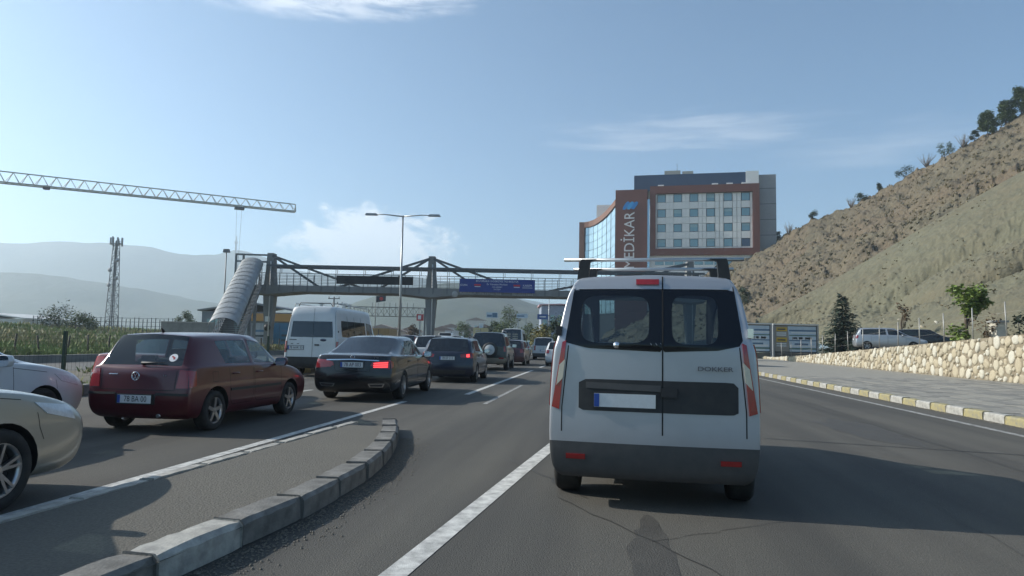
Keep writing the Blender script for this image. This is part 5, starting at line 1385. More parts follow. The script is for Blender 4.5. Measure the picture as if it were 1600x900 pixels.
# ------------------------------------------------------------------ billboards
ad_sky = mat('print_pale_blue', (0.42, 0.52, 0.60), 0.45, var=(1.5, 0.5), c2=(0.62, 0.68, 0.70)); ad_blue = mat('print_blue', (0.08, 0.17, 0.27), 0.45, var=(2, 0.5)); ad_wht = mat('print_white', (0.66, 0.68, 0.66), 0.45)
ad_yel = mat('print_yellow', (0.60, 0.38, 0.03), 0.45); ad_drk = mat('print_dark', (0.03, 0.05, 0.06), 0.45); ad_grn = mat('print_green', (0.08, 0.17, 0.13), 0.45); ad_tan = mat('print_tan', (0.30, 0.27, 0.22), 0.45)
frame_m = mat('billboard_frame', (0.05, 0.055, 0.06), 0.5, 0.3)
def billboard(label, px0, px1, Y, full):
    a, b = at(px0, 549, Y), at(px1, 549, Y); w = b.x - a.x; h = 3.0; z0 = 0.85
    r = empty('billboard', (a.x, Y, 0)); tag(r, label, 'billboard', 'billboards beside the pavement')
    MB().b2((0.1, 0.02, z0), (w - 0.1, 0.16, z0 + h)).build('panel', frame_m, r)
    for x in (0.0, w): MB().b2((x - 0.09, -0.06, 0.0 if x else 0.0), (x + 0.09, 0.2, z0 + h + 0.12)).build('post', mat('billboard_post', (0.33, 0.34, 0.34), 0.5, 0.4), r)
    MB().b2((-0.1, -0.18, z0 + h + 0.03), (w + 0.1, 0.26, z0 + h + 0.16)).build('top_light_box', mat('light_box', (0.6, 0.6, 0.57), 0.5), r)
    MB().b2((0.0, -0.02, 0.10), (w, 0.12, 0.75)).build('base_board', mat('base_board', (0.16, 0.14, 0.11), 0.9, var=(2, 0.6)), r)
    ps = MB(); mats_ = [ad_sky, ad_wht, ad_blue, ad_yel, ad_drk, ad_grn, ad_tan]; W_, H_ = w - 0.35, h - 0.2; o = Vector((0.175, 0.012, z0 + 0.1))
    def q(x0, z0_, x1, z1, m_, lay=1, sk=0.0): ps.poly([o + Vector((x0 * W_, -0.004 * lay, z0_ * H_)), o + Vector((x1 * W_, -0.004 * lay, z0_ * H_)), o + Vector(((x1 + sk) * W_, -0.004 * lay, z1 * H_)), o + Vector(((x0 + sk) * W_, -0.004 * lay, z1 * H_))], m_)
    q(0, 0, 1, 1, 0, 0); x0 = 0.34 if full else 0.0
    q(0, 0, 0.36, 1, 6, 1, -0.05 if full else 0)
    for (a0, b0, a1, b1, m_) in ((0.0, 0.80, 1, 0.86, 2), (0.08, 0.72, 1, 0.78, 1), (0.0, 0.62, 1, 0.66, 5), (0.1, 0.47, 0.9, 0.58, 1), (0.15, 0.50, 0.30, 0.57, 2), (0.36, 0.49, 0.5, 0.575, 2), (0.6, 0.49, 0.84, 0.57, 6), (0, 0.42, 1, 0.46, 2), (0.05, 0.18, 0.95, 0.26, 1), (0.2, 0.26, 0.7, 0.33, 2), (0, 0.09, 1, 0.15, 5), (0.1, 0.03, 0.8, 0.07, 1)):
        q(x0 + (1 - x0) * a0, b0, x0 + (1 - x0) * a1, b1, m_, 2)
    for k in range(5): q(x0 + (1 - x0) * (0.12 + 0.16 * k), 0.47, x0 + (1 - x0) * (0.135 + 0.16 * k), 0.58, 4, 3)
    for (b0, b1, m_) in ((0.80, 0.95, 3), (0.70, 0.75, 1), (0.62, 0.67, 1), (0.38, 0.55, 3), (0.28, 0.33, 1), (0.20, 0.24, 1)):
        q(0.03, b0, 0.29 if m_ == 3 else 0.27, b1, m_, 3)
        if m_ == 3: q(0.06, b0 + 0.05, 0.25, b0 + 0.10, 4, 4)
    ps.build('poster', mats_, r)
billboard('left billboard with pale building picture, partly behind the silver van', 1150, 1205, 76, True)
billboard('right billboard with yellow boxes and pale building picture', 1209, 1278, 76.6, True)

# trees and bushes on the right
conifer('spruce_tree', 'dark blue-green spruce standing behind the rubble wall', (at(1317, 545, 60).x, 60, 0.75), 5.5, 2.15, needle, seed=4, whorls=21)
conifer('spruce_tree', 'small dark spruce sapling beside the parked silver car', at(1340, 552, 54) , 1.6, 0.9, needle, seed=8, whorls=9)
b_ = at(1512, 530, 43); tree('ailanthus_tree', 'bright green young tree with feathery leaves above the wall', (b_.x, b_.y, 1.5), 3.9, 1.45, leaf_b, 1700, 0.24, 0.52, 8, 0.7, seed=2)
b_ = at(1497, 532, 42); bush('bright green low bush under the feathery young tree', (b_.x, b_.y, 1.5), 1.5, 0.75, leaf_b, 260, 0.26)
b_ = at(1540, 532, 41); bush('reddish dry bush beside the stone gate pillar', (b_.x, b_.y, 1.6), 1.9, 0.8, leaf_br, 240, 0.17)
b_ = at(1412, 528, 60); tree('small_tree', 'thin brown-leaved sapling behind the black parked car', (b_.x, b_.y, 2.0), 3.4, 0.8, leaf_br, 240, 0.2, 0.5, 6, 0.7, seed=6)
b_ = at(1592, 532, 42); bush('dark green shrub at the right edge of the terrace', (b_.x, b_.y, 1.7), 2.0, 1.3, leaf_d, 420, 0.2)
pp = empty('stone_pillar', at(1560, 533, 41)); pp.location.z = 1.6; tag(pp, 'pale stone gate pillar on the terrace', 'pillar')
MB().b2((-0.32, -0.32, -0.2), (0.32, 0.32, 1.5)).build('shaft', stones_m[2], pp); MB().b2((-0.40, -0.40, 1.5), (0.40, 0.40, 1.62)).build('cap', concrete, pp)
def on_hill(px, py, ob=hill):
    o_ = Vector((0, 0, EYE)); ok, loc, n_, i_ = ob.ray_cast(o_, (at(px, py, 100) - o_).normalized()); return loc if ok else None
def on_ridge(px):
    for py in range(150, 520, 2):
        l_ = on_hill(px, py)
        if l_ is not None: return l_
    return at(px, 400, 180)
RG = 'trees on the crest of the hill'
for (px, h, r, lb) in ((1545, 5.4, 1.9, 'broad dark green pine at left of the crest group'), (1572, 5.8, 2.0, 'tallest dark green pine in the crest group'), (1598, 6.2, 2.1, 'dark green pine at right edge on the crest')):
    l_ = on_ridge(px); tree('pine_tree', lb, l_ - Vector((0, 0, 0.3)), h, r, leaf_g, 3600, 0.42, 0.06, 22, 0.35, RG, seed=px)
for (px, h, r, m_, lb) in ((1523, 2.8, 1.0, leaf_d, 'small conifer left of the crest pines'), (1476, 3.6, 2.2, leaf_g, 'green bush on the crest below the pines'), (1415, 2.6, 2.2, leaf_d, 'dark low bush midway along the crest'), (1372, 2.6, 1.1, leaf_d, 'small round tree alone on the crest'), (1175, 2.6, 1.6, leaf_g, 'green bush on the hill in front of the hospital corner'), (1215, 2.4, 1.0, leaf_d, 'small dark tree on the crest right of the hospital'), (1270, 1.8, 1.5, leaf_d, 'grey-green shrub on the lower crest'), (1345, 2.0, 2.0, leaf_d, 'low dark shrub among dry twigs on the crest')):
    bush(lb, on_ridge(px) - Vector((0, 0, 0.2)), h, r, m_, 700, 0.30, RG, seed=px)
for k, px in enumerate((1330, 1448, 1232, 1505)): dry_shrub(('bare dry shrub near the middle of the crest', 'bare dry shrub left of the green crest bush', 'bare dry shrub on the low end of the crest', 'bare dry shrub just below the crest pines')[k], on_ridge(px) - Vector((0, 0, 0.2)), 3.2, 26, RG, seed=px)
l_ = on_hill(1160, 478) or at(1160, 478, 115); bush('round dark green bush at the foot of the hill beside the silver van', l_, 3.6, 2.0, leaf_d, 1300, 0.26, seed=77)
# scrub tufts over the hill: nobody could count them
tuft_m = [mat('dry_grass', (0.25, 0.20, 0.115), 0.95, var=(0.3, 0.7), c2=(0.15, 0.125, 0.06)), mat('grey_scrub', (0.16, 0.145, 0.085), 0.95, var=(0.3, 0.6), c2=(0.14, 0.12, 0.07))]
tb = MB(); rs = random.Random(3)
for k in range(4200):
    i = rs.randrange(8, 352); j = rs.randrange(2, 152); a, b, c_ = HILL[i][j], HILL[i + 1][j], HILL[i][j + 1]
    p = a + (b - a) * rs.random() + (c_ - a) * rs.random(); m_ = 1 if noise.noise(p * 0.09) + rs.uniform(-.35, .35) > 0.12 else 0; sz = rs.uniform(0.2, 0.6)
    for q in range(6):
        an = rs.uniform(0, 6.283); d = Vector((math.cos(an), math.sin(an), rs.uniform(0.5, 1.6))).normalized() * sz; u = Vector((-d.y, d.x, 0)).normalized() * sz * 0.28
        tb.poly([p - u - Vector((0, 0, .1)), p + u - Vector((0, 0, .1)), p + d * 0.8 + u * 0.8, p + d], m_)
tag(tb.build('hill_scrub', tuft_m), 'dry grass and grey scrub covering the hill', 'scrub', kind='stuff')
tb = MB()
for k in range(900):
    px = rs.uniform(1190, 1600); py = rs.uniform(300, 520); l_ = None
    o_ = Vector((0, 0, EYE)); ok, l_, n_, i_ = cutting.ray_cast(o_, (at(px, py, 100) - o_).normalized())
    if not ok or noise.noise(l_ * 0.12) < 0.05: continue
    sz = rs.uniform(0.12, 0.35)
    for q in range(4):
        an = rs.uniform(0, 6.283); d = Vector((math.cos(an), math.sin(an), rs.uniform(0.5, 1.2))).normalized() * sz; u = Vector((-d.y, d.x, 0)).normalized() * sz * 0.3
        tb.poly([l_ - u, l_ + u, l_ + d * 0.8 + u * .6, l_ + d], 0)
if tb.v: tag(tb.build('slope_tufts', tuft_m), 'sparse dry tufts on the bare grey slope', 'grass', kind='stuff')
# ------------------------------------------------------------------ footbridge
steel = mat('bridge_steel', (0.22, 0.235, 0.245), 0.6, 0.3, var=(2, 0.6), c2=(0.14, 0.14, 0.14)); steel_d = mat('bridge_dark_steel', (0.12, 0.128, 0.135), 0.6, 0.3, var=(2, 0.5))
bconc = mat('bridge_concrete', (0.22, 0.225, 0.222), 0.9, var=(0.5, 0.6), c2=(0.16, 0.155, 0.145), bump=(12, 0.01))
YB = 66.0
fb = empty('footbridge', (-7.7, YB, 0)); tag(fb, 'grey steel and concrete footbridge with pylons spanning the road', 'footbridge')
def fo(v): return Vector(v) - fb.location
PYL = [-23.1, -7.7, 17.0]
for i, x in enumerate(PYL):
    mb = MB(); prof = [(0.0, 0.60), (2.0, 0.62), (5.3, 1.05), (6.3, 1.05), (7.6, 0.78), (9.4, 0.60)]
    rows = []
    for (z, w) in prof: rows.append([fo((x + sx * w / 2, YB + sy * 0.45, z)) for sx, sy in ((-1, -1), (1, -1), (1, 1), (-1, 1), (-1, -1))])
    mb.grid(rows, sm=False); mb.poly(rows[-1][:4]); mb.build('pylon', bconc, fb, fix=True)
    MB().tube([fo((x + 0.14, YB - 0.52, 0.0)), fo((x + 0.14, YB - 0.54, 5.0)), fo((x + 0.10, YB - 0.5, 8.6))], 0.06, 8).build('drain_pipe', mat('pale_pipe', (0.5, 0.5, 0.48), 0.5), fb)
    for sg in (-1, 1):
        if (i == 0 and sg < 0) or (i == 2 and sg > 0): continue
        for far in ((4.9, 9.0) if not (i == 2 and sg < 0) else (8.5, 14.0)): MB().bar(fo((x + sg * 0.2, YB - 0.42, 9.15)), fo((x + sg * far, YB - 0.62, 6.15)), 0.20).build('stay_beam', steel_d, fb)
X0, X1 = -24.6, 18.2
mb = MB(); rows = []
for k in range(81):
    x = X0 + (X1 - X0) * k / 80; d = min(abs(x - p) for p in PYL); low = 5.62 - 0.32 * max(0, 1 - d / 3.2)
    rows.append([fo((x, YB - 0.95, 6.32)), fo((x, YB - 0.95, low + 0.12)), fo((x, YB - 0.7, low)), fo((x, YB + 1.2, low)), fo((x, YB + 1.2, 6.32)), fo((x, YB - 0.95, 6.32))])
mb.grid(rows, sm=False); mb.build('deck_girder', bconc, fb, fix=True)
n = 0; x = X0
while x < X1 - 0.1:                        # railing bays and girder ribs
    x2 = min(x + 1.32, X1); mb = MB()
    for yy in (YB - 0.93,):
        for z in (6.55, 6.85, 7.15, 7.45): mb.bar(fo((x, yy, z)), fo((x2, yy, z)), 0.035 if z < 7.4 else 0.06)
        mb.bar(fo((x, yy, 6.3)), fo((x, yy, 7.48)), 0.06); mb.bar(fo(((x + x2) / 2, yy, 6.3)), fo(((x + x2) / 2, yy, 7.45)), 0.03)
    mb.build('railing_bay', steel, fb); mb = MB()
    for z in (6.55, 6.85, 7.15, 7.45): mb.bar(fo((x, YB + 1.15, z)), fo((x2, YB + 1.15, z)), 0.035)
    mb.bar(fo((x, YB + 1.15, 6.3)), fo((x, YB + 1.15, 7.48)), 0.06); mb.build('railing_bay', steel, fb)
    MB().b2(fo((x - 0.03, YB - 0.985, 5.75)), fo((x + 0.03, YB - 0.952, 6.34))).build('girder_rib', steel_d, fb)
    if n % 2 == 0:
        for dx in (0, 0.16): MB().bar(fo((x + dx, YB - 0.9, 7.4)), fo((x + dx, YB - 0.9, 8.12)), 0.045).build('roof_post', steel, fb)
    x += 1.32; n += 1
MB().bar(fo((X0 + 1.4, YB - 0.9, 8.18)), fo((X1, YB - 0.9, 8.18)), 0.18).build('top_chord', steel_d, fb)
MB().bar(fo((X0 + 1.4, YB + 1.1, 8.18)), fo((X1, YB + 1.1, 8.18)), 0.20).build('top_chord', steel_d, fb)
x = at(530, 440, YB).x; x2 = at(648, 440, YB).x
MB().b2(fo((x, YB - 1.06, 6.55)), fo((x2, YB - 1.01, 7.32))).build('black_sheet', mat('black_tarpaulin', (0.012, 0.013, 0.016), 0.7, bump=(3, 0.03)), fb)
# blue banner hung on the railing
a, b = at(719, 455, YB), at(835, 460, YB); W_ = b.x - a.x
bn = empty('banner', ((a.x + b.x) / 2, YB - 1.12, 6.62)); tag(bn, 'blue printed banner with white and red lettering hung on the footbridge', 'banner')
mb = MB(); mb.grid([[(-W_ / 2 + W_ * i / 24, 0.02 * math.sin(i * 1.3) - 0.02, -0.62 + 1.24 * j / 4) for i in range(25)] for j in range(5)], flip=False)
mb.build('cloth', mat('banner_blue', (0.022, 0.045, 0.22), 0.6, var=(2, 0.3)), bn)
bw, brd = mat('banner_white', (0.62, 0.64, 0.70), 0.6), mat('banner_red', (0.45, 0.03, 0.05), 0.6)
text('lettering', 'BTÜ KARABÜK ÜNİVERSİTESİ TADI BAŞLIYOR', 0.25, bw, bn, (0, -0.06, 0.42), (R(90), 0, 0), sx=0.76)
text('lettering', 'Ev Yönetim Merkezi', 0.24, bw, bn, (0, -0.06, 0.13), (R(90), 0, 0)); text('lettering', '7/24 HİZMET', 0.17, bw, bn, (0, -0.06, -0.13), (R(90), 0, 0)); text('lettering', 'İLETİŞİM', 0.15, bw, bn, (0, -0.06, -0.34), (R(90), 0, 0))
text('lettering', 'SİGMA', 0.25, bw, bn, (-W_ * 0.44, -0.06, 0.02), (R(90), 0, 0), sx=0.9); text('lettering', 'KAREM', 0.27, bw, bn, (W_ * 0.40, -0.06, 0.06), (R(90), 0, 0))
MB().box((W_ * 0.40, -0.06, -0.14), (0.95, 0.004, 0.04)).build('underline', bw, bn)
for x_ in (-0.26, 0.26): MB().box((x_ * W_, -0.055, 0.06), (0.62, 0.006, 0.15)).build('red_print', brd, bn); MB().box((x_ * W_, -0.06, -0.10), (0.55, 0.006, 0.07)).build('white_print', bw, bn)
nt = 0
for px in (712,): 
    p = at(px, 461, YB); MB().lathe([(0.0, -0.03), (0.28, -0.03), (0.30, 0.0)], 24, 'Y', fo((p.x, YB - 1.0, p.z))).build('round_emblem', mat('emblem_grey', (0.30, 0.30, 0.29), 0.6), fb)
p0 = at(720, 466, YB); t_ = text('lettering', 'KARABÜK ÜNİVERSİTESİ', 0.36, mat('letter_pale', (0.46, 0.45, 0.42), 0.6), fb, fo((p0.x, YB - 1.0, 5.92)), (R(90), 0, 0), sx=0.95, align='LEFT')
p0 = at(800, 466, YB); text('lettering', 'BELEDİYESİ', 0.40, MATS['letter_pale'], fb, fo((p0.x, YB - 1.0, 5.90)), (R(90), 0, 0), sx=0.95, align='LEFT')
# covered stair on the left, coming down towards the road
A, Bm, C = Vector((-24.6, 65.0, 6.3)), Vector((-22.75, 57.6, 3.25)), Vector((-20.9, 50.2, 0.15))
d0 = (C - A); d0.z = 0; d0.normalize(); sd = Vector((d0.y, -d0.x, 0));  sd = sd if sd.x > 0 else -sd
for (p, q, nm) in ((A, Bm, 0), (Bm, C, 1)):
    mb = MB(); ns = 18
    for k in range(ns):
        f0, f1 = k / ns, (k + 1) / ns; u, v = p.lerp(q, f0), p.lerp(q, f1)
        for sgn in (1,):
            c0 = [u + sd * -0.85, u + sd * 0.85, Vector((v.x, v.y, u.z)) + sd * 0.85, Vector((v.x, v.y, u.z)) - sd * 0.85]
            mb.prism([fo(t) - Vector((0, 0, 0.05)) for t in c0], (0, 0, -0.12))
    mb.build('stair_flight', steel_d, fb, fix=True)
    for sg in (-1, 1):
        MB().bar(fo(p + sd * sg * 0.9 - Vector((0, 0, 0.15))), fo(q + sd * sg * 0.9 - Vector((0, 0, 0.15))), 0.14, 0.32).build('stringer', steel, fb)
        for h in (0.35, 0.65, 0.95): MB().bar(fo(p + sd * sg * 0.9 + Vector((0, 0, h))), fo(q + sd * sg * 0.9 + Vector((0, 0, h))), 0.05).build('handrail', steel, fb)
        for k in range(9):
            t = p.lerp(q, k / 8) + sd * sg * 0.9; hh = 2.0 if k % 2 == 0 else 0.98
            MB().bar(fo(t - Vector((0, 0, 0.1))), fo(t + Vector((0, 0, hh))), 0.055).build('baluster', steel, fb)
    roofm = mat('ribbed_roof_sheet', (0.34, 0.345, 0.335), 0.5, 0.5, var=(1.5, 0.6), c2=(0.20, 0.195, 0.18))
    for k in range(7):                    # curved roof sheets, lapped like tiles
        u, v = p.lerp(q, k / 7), p.lerp(q, (k + 1.06) / 7); mb = MB(); rows = []
        for e, lift in ((u, 0.0), (v, 0.035)):
            rows.append([fo(e + sd * (-1.02 * math.cos(math.pi * i / 14)) + Vector((0, 0, 1.95 + lift + 0.62 * math.sin(math.pi * i / 14)))) for i in range(15)])
        mb.grid(rows); mb.grid([[pp_ - Vector((0, 0, 0.03)) for pp_ in r_] for r_ in rows], flip=True); mb.build('roof_sheet', roofm, fb)
for t in (Bm, A.lerp(C, 0.27), A.lerp(C, 0.75)):
    for sg in (-1, 1): 
        p = t + sd * sg * 0.9; MB().bar(fo((p.x, p.y, 0.0)), fo((p.x, p.y, p.z - 0.2)), 0.22).build('stair_column', steel, fb)
for z in (8.55, 9.2): MB().bar(fo((-26.3, YB - 0.6, z)), fo((-23.2, YB - 0.3, z)), 0.16).build('portal_beam', steel, fb)
for x_ in (-26.3, -25.6): MB().bar(fo((x_, YB - 0.6, 6.3)), fo((x_, YB - 0.6, 9.25)), 0.16).build('portal_post', steel, fb)
MB().b2(fo((-26.6, YB - 1.2, 6.0)), fo((-24.0, YB + 1.2, 6.28))).build('landing', bconc, fb)
MB().box(fo((-23.1, YB - 0.47, 3.1)), (0.45, 0.03, 0.5)).build('notice_plate', ad_wht, fb)
MB().lathe([(0.0, 0.0), (0.30, 0.0), (0.32, 0.05)], 20, 'Y', fo((-23.1, YB - 0.52, 2.3))).build('round_sign_back', black_pl, fb)

# ------------------------------------------------------------------ hospital
YH = 190.0
hos = empty('hospital_building', (44.2, YH, 0), R(-13)); hos.scale = (1.02, 1, 1); tag(hos, 'modern hospital block in white and brown cladding with blue logo', 'building')
def ho_(v): return Vector(v) - hos.location
brown = mat('cladding_brown', (0.17, 0.055, 0.032), 0.5, var=(0.4, 0.25), spec=0.4); brown2 = mat('cladding_terracotta', (0.20, 0.085, 0.048), 0.5, var=(0.4, 0.25))
wclad = mat('cladding_white', (0.80, 0.78, 0.73), 0.55, var=(0.5, 0.25), c2=(0.74, 0.72, 0.67)); gclad = mat('cladding_grey', (0.27, 0.275, 0.28), 0.55, var=(0.5, 0.25)); bclad = mat('cladding_blue', (0.030, 0.055, 0.11), 0.4, var=(0.5, 0.25))
win_g = mat('window_glass_teal', (0.14, 0.28, 0.31), 0.06, 0.0, coat=1.0, spec=1.0); win_f = mat('window_frame_dark', (0.03, 0.035, 0.04), 0.5)
curt_g = mat('curtain_glass', (0.38, 0.50, 0.56), 0.05, 0.7, coat=1.0, spec=1.0)
XA, XB, ZA, ZB = 38.2, 66.7, 26.2, 45.7
MB().b2(ho_((XA + 0.3, YH + 0.5, 0)), ho_((XB - 0.3, YH + 22, ZB - 0.2))).build('main_block', wclad, hos)
mb = MB()
for lo, hi in (((XA, YH - 0.6, ZB - 2.1), (XB, YH + 0.6, ZB)), ((XA, YH - 0.6, ZA), (XB, YH + 0.6, ZA + 1.9)), ((XA, YH - 0.598, ZA + 1.9), (XA + 1.5, YH + 0.6, ZB - 2.1)), ((XB - 1.7, YH - 0.598, ZA + 1.9), (XB, YH + 0.6, ZB - 2.1))):
    MB().b2(ho_(lo), ho_(hi)).build('frame_band', brown, hos)
# cladding panels and windows of the inset facade
wx = [at(c, 345, YH).x for c in (1034.3, 1058.6, 1082.5, 1107, 1132.3, 1157.6)]; wz = [at(1095, c, YH).z for c in (310.5, 333.8, 357, 380.5)]
wm_ = MB().b2((-1.0, -0.02, -1.0), (1.0, 0.02, 1.0)).mesh('window', win_g)
fm_ = MB(); 
for lo, hi in (((-1.12, -0.06, -1.12), (1.12, 0.05, -1.0)), ((-1.12, -0.06, 1.0), (1.12, 0.05, 1.12)), ((-1.12, -0.06, -1.0), (-1.0, 0.05, 1.0)), ((1.0, -0.06, -1.0), (1.12, 0.05, 1.0))): fm_.b2(lo, hi)
fm_ = fm_.mesh('window_frame', win_f); open_g = mat('window_glass_dark', (0.02, 0.035, 0.08), 0.08, coat=1.0)
for i, x in enumerate(wx):
    for j, z in enumerate(wz):
        w = link('window', wm_, hos, ho_((x, YH + 0.30, z))); f_ = link('window_frame', fm_, w)
        if (i * 7 + j * 5) % 3 == 0: h_ = 0.35 + 0.25 * ((i + 2 * j) % 4); MB().b2((-0.97, -0.035, 1.0 - h_), (0.97, -0.024, 0.99)).build('blind', mat('blind_fabric', (0.28, 0.42, 0.44), 0.6), w)
        if i == 5 and j == 3: w.data = wm_.copy(); w.data.materials[0] = open_g
xs = [XA + 1.5]; 
for x in wx: xs += [x - 1.13, x + 1.13]
xs.append(XB - 1.7); zs = [ZA + 1.9]
for z in sorted(wz): zs += [z - 1.13, z + 1.13]
zs.append(ZB - 2.1); cache = {}
for i in range(len(xs) - 1):
    for j in range(len(zs) - 1):
        if i % 2 == 1 and j % 2 == 1: continue
        w, h = xs[i + 1] - xs[i] - 0.07, zs[j + 1] - zs[j] - 0.07; k = (round(w, 1), round(h, 1))
        if w < 0.2 or h < 0.2: continue
        cells = 2 if (i % 2 == 0 and w > 1.6 and 0 < i < len(xs) - 2) else 1
        for c_ in range(cells):
            wc_ = w / cells - 0.04; kk = (round(wc_, 1), round(h, 1))
            if kk not in cache: cache[kk] = MB().b2((-wc_ / 2, 0, -h / 2), (wc_ / 2, 0.3, h / 2)).mesh('cladding_panel', wclad)
            link('cladding_panel', cache[kk], hos, ho_((xs[i] + (c_ + 0.5) * (xs[i + 1] - xs[i]) / cells, YH + 0.12, (zs[j] + zs[j + 1]) / 2)))
MB().b2(ho_((66.7, YH + 2, 0)), ho_((71.2, YH + 22, 48.6))).build('side_block', gclad, hos)  # shaded side of the building: the shade is put into its grey colour
for k in range(10): MB().b2(ho_((66.72, YH + 1.97, 6 + k * 4.3)), ho_((71.22, YH + 2.05, 6.12 + k * 4.3))).build('panel_joint', win_f, hos)
MB().b2(ho_((33.8, YH + 1.0, ZB - 1)), ho_((63.4, YH + 20, 49.3))).build('roof_storey', bclad, hos)
MB().b2(ho_((63.4, YH + 0.9, ZB - 0.5)), ho_((66.7, YH + 20, 49.5))).build('roof_storey_end', wclad, hos)
for x0, x1, h in ((42.0, 46.4, 51.6), (46.9, 49.9, 51.3)): MB().b2(ho_((x0, YH + 6, 49)), ho_((x1, YH + 12, h))).build('plant_room', mat('cladding_beige', (0.40, 0.36, 0.29), 0.7), hos)
MB().bar(ho_((45.5, YH + 8, 51)), ho_((45.5, YH + 8, 54.2)), 0.08).build('aerial', win_f, hos)
for x0 in (40.3, 54.6, 58.4, 62.3): MB().b2(ho_((x0, YH + 0.1, ZB)), ho_((x0 + 1.6, YH + 1.2, ZB + 0.5))).build('roof_hatch', wclad, hos)
MB().b2(ho_((37.0, YH + 0.2, 0)), ho_((64.5, YH + 0.6, ZA))).build('lower_wall', wclad, hos)
for k in range(9): MB().b2(ho_((39.6 + k * 2.6, YH + 0.12, ZA - 2.6)), ho_((41.9 + k * 2.6, YH + 0.25, ZA - 0.7))).build('lower_window', win_g, hos)
# brown sign tower with vertical lettering
MB().b2(ho_((28.9, YH - 1.5, 0)), ho_((37.5, YH + 8, 44.7))).build('sign_tower', brown, hos)
MB().b2(ho_((37.55, YH - 0.9, 22)), ho_((38.15, YH + 0.2, 42.0))).build('glass_strip', curt_g, hos)
p0, p1 = at(988, 418, YH - 1.6), at(989, 329, YH - 1.6); lm2 = mat('sign_letters', (0.66, 0.64, 0.62), 0.5)
t_ = text('lettering', 'MEDİKAR', 4.0, lm2, hos, ho_((p0.x, YH - 1.58, (p0.z + p1.z) / 2)), (R(90), R(-90), 0), sx=1.0, extrude=0.05)
t_.scale.x = (p1.z - p0.z) / t_.dimensions.x if t_.dimensions.x > 0 else 1
lg = at(991, 318, YH - 1.6); lgm = mat('logo_blue', (0.02, 0.20, 0.50), 0.4)
for k in range(3):
    x_ = lg.x - 1.75 + k * 1.15; r_ = 0.52
    pts = [(x_ - 0.7, -1.15 + 0.12 * k), (x_ - 0.45, -0.3), (x_ + 0.2, 0.75), (x_ + 0.75, 1.15 - 0.05 * k), (x_ + 1.25, 0.85), (x_ + 1.05, 0.15), (x_ + 0.55, -0.55), (x_ + 0.05, -1.2)]
    MB().prism([ho_((q[0], YH - 1.56 - 0.03 * k, lg.z + q[1])) for q in pts], (0, -0.12, 0)).build('logo_stroke', lgm if k != 1 else mat('logo_cyan', (0.03, 0.30, 0.60), 0.4), hos, fix=True)
# curved glass wing
NX, NZ = 7, 11; xl, xr = 19.4, 28.85
def curve(f): return YH + 7.0 - 8.0 * f ** 1.5, 37.2 + 4.9 * f ** 2.0
for i in range(NX):
    f0, f1 = i / NX, (i + 1) / NX; (y0, t0), (y1, t1) = curve(f0), curve(f1); xa, xb = xl + (xr - xl) * f0 + 0.05, xl + (xr - xl) * f1 - 0.05
    for j in range(NZ):
        za, zb = 10 + (t0 - 1.6 - 10) * j / NZ, 10 + (t0 - 1.6 - 10) * (j + 1) / NZ; zc, zd = 10 + (t1 - 1.6 - 10) * j / NZ, 10 + (t1 - 1.6 - 10) * (j + 1) / NZ
        tl = rnd.uniform(-0.03, 0.03)
        MB().prism([ho_((xa, y0 + tl, za + 0.05)), ho_((xb, y1 - tl, zc + 0.05)), ho_((xb, y1 - tl, zd - 0.05)), ho_((xa, y0 + tl, zb - 0.05))], (0, 0.08, 0)).build('glass_pane', curt_g, hos, fix=True)
mb = MB(); rows = []
for i in range(NX + 1):
    y, t = curve(i / NX); x = xl + (xr - xl) * i / NX; rows.append([ho_((x, y + 0.14, 0)), ho_((x, y + 0.14, t - 1.5))])
mb.grid(rows, sm=False); mb.build('mullion_wall', win_f, hos, fix=True)
mb = MB(); rows = []
for i in range(NX + 1):
    y, t = curve(i / NX); x = xl + (xr - xl) * i / NX; rows.append([ho_((x, y - 0.5, t - 1.65)), ho_((x, y - 0.5, t)), ho_((x, y + 3, t)), ho_((x, y + 3, t - 1.65)), ho_((x, y - 0.5, t - 1.65))])
mb.grid(rows, sm=False); mb.build('wing_fascia', brown2, hos, fix=True)
MB().b2(ho_((17.9, curve(0)[0] - 0.5, 0)), ho_((19.4, curve(0)[0] + 4, 37.2))).build('wing_edge', brown2, hos)
MB().b2(ho_((22.5, YH + 10, 30)), ho_((28.9, YH + 18, 42.9))).build('upper_wing', wclad, hos); MB().b2(ho_((18.5, YH + 8, 0)), ho_((37.5, YH + 22, 37))).build('rear_wing', wclad, hos)
# ------------------------------------------------------------------ left side: fence, field, masts, crane, sheds
green_p = mat('fence_green', (0.012, 0.035, 0.022), 0.5, 0.2)
mf = empty('mesh_fence', P(24, -15.1)); tag(mf, 'dark green posts with welded mesh along the central verge', 'fence')
FS = [14.8 + 3.0 * k for k in range(14)]
for k, s in enumerate(FS):
    p = P(s, -15.1, 0.0) - mf.location; MB().bar(p, p + Vector((0, 0, 1.42)), 0.085).build('post', green_p, mf)
    if k + 1 < len(FS):
        q = P(FS[k + 1], -15.1, 0.0) - mf.location; mb = MB()
        for z in [0.12 + 0.2 * i for i in range(7)]: mb.bar(p + Vector((0, 0, z)), q + Vector((0, 0, z)), 0.004)
        for i in range(1, 20): c_ = p.lerp(q, i / 20); mb.bar(c_ + Vector((0, 0, 0.1)), c_ + Vector((0, 0, 1.34)), 0.0035)
        mb.build('mesh_panel', green_p, mf)
wood_p = mat('old_post', (0.10, 0.085, 0.06), 0.9, var=(5, 0.6))
rf = empty('post_fence', P(40, -30)); tag(rf, 'row of short dark posts with wire at the edge of the field', 'fence'); prev = None
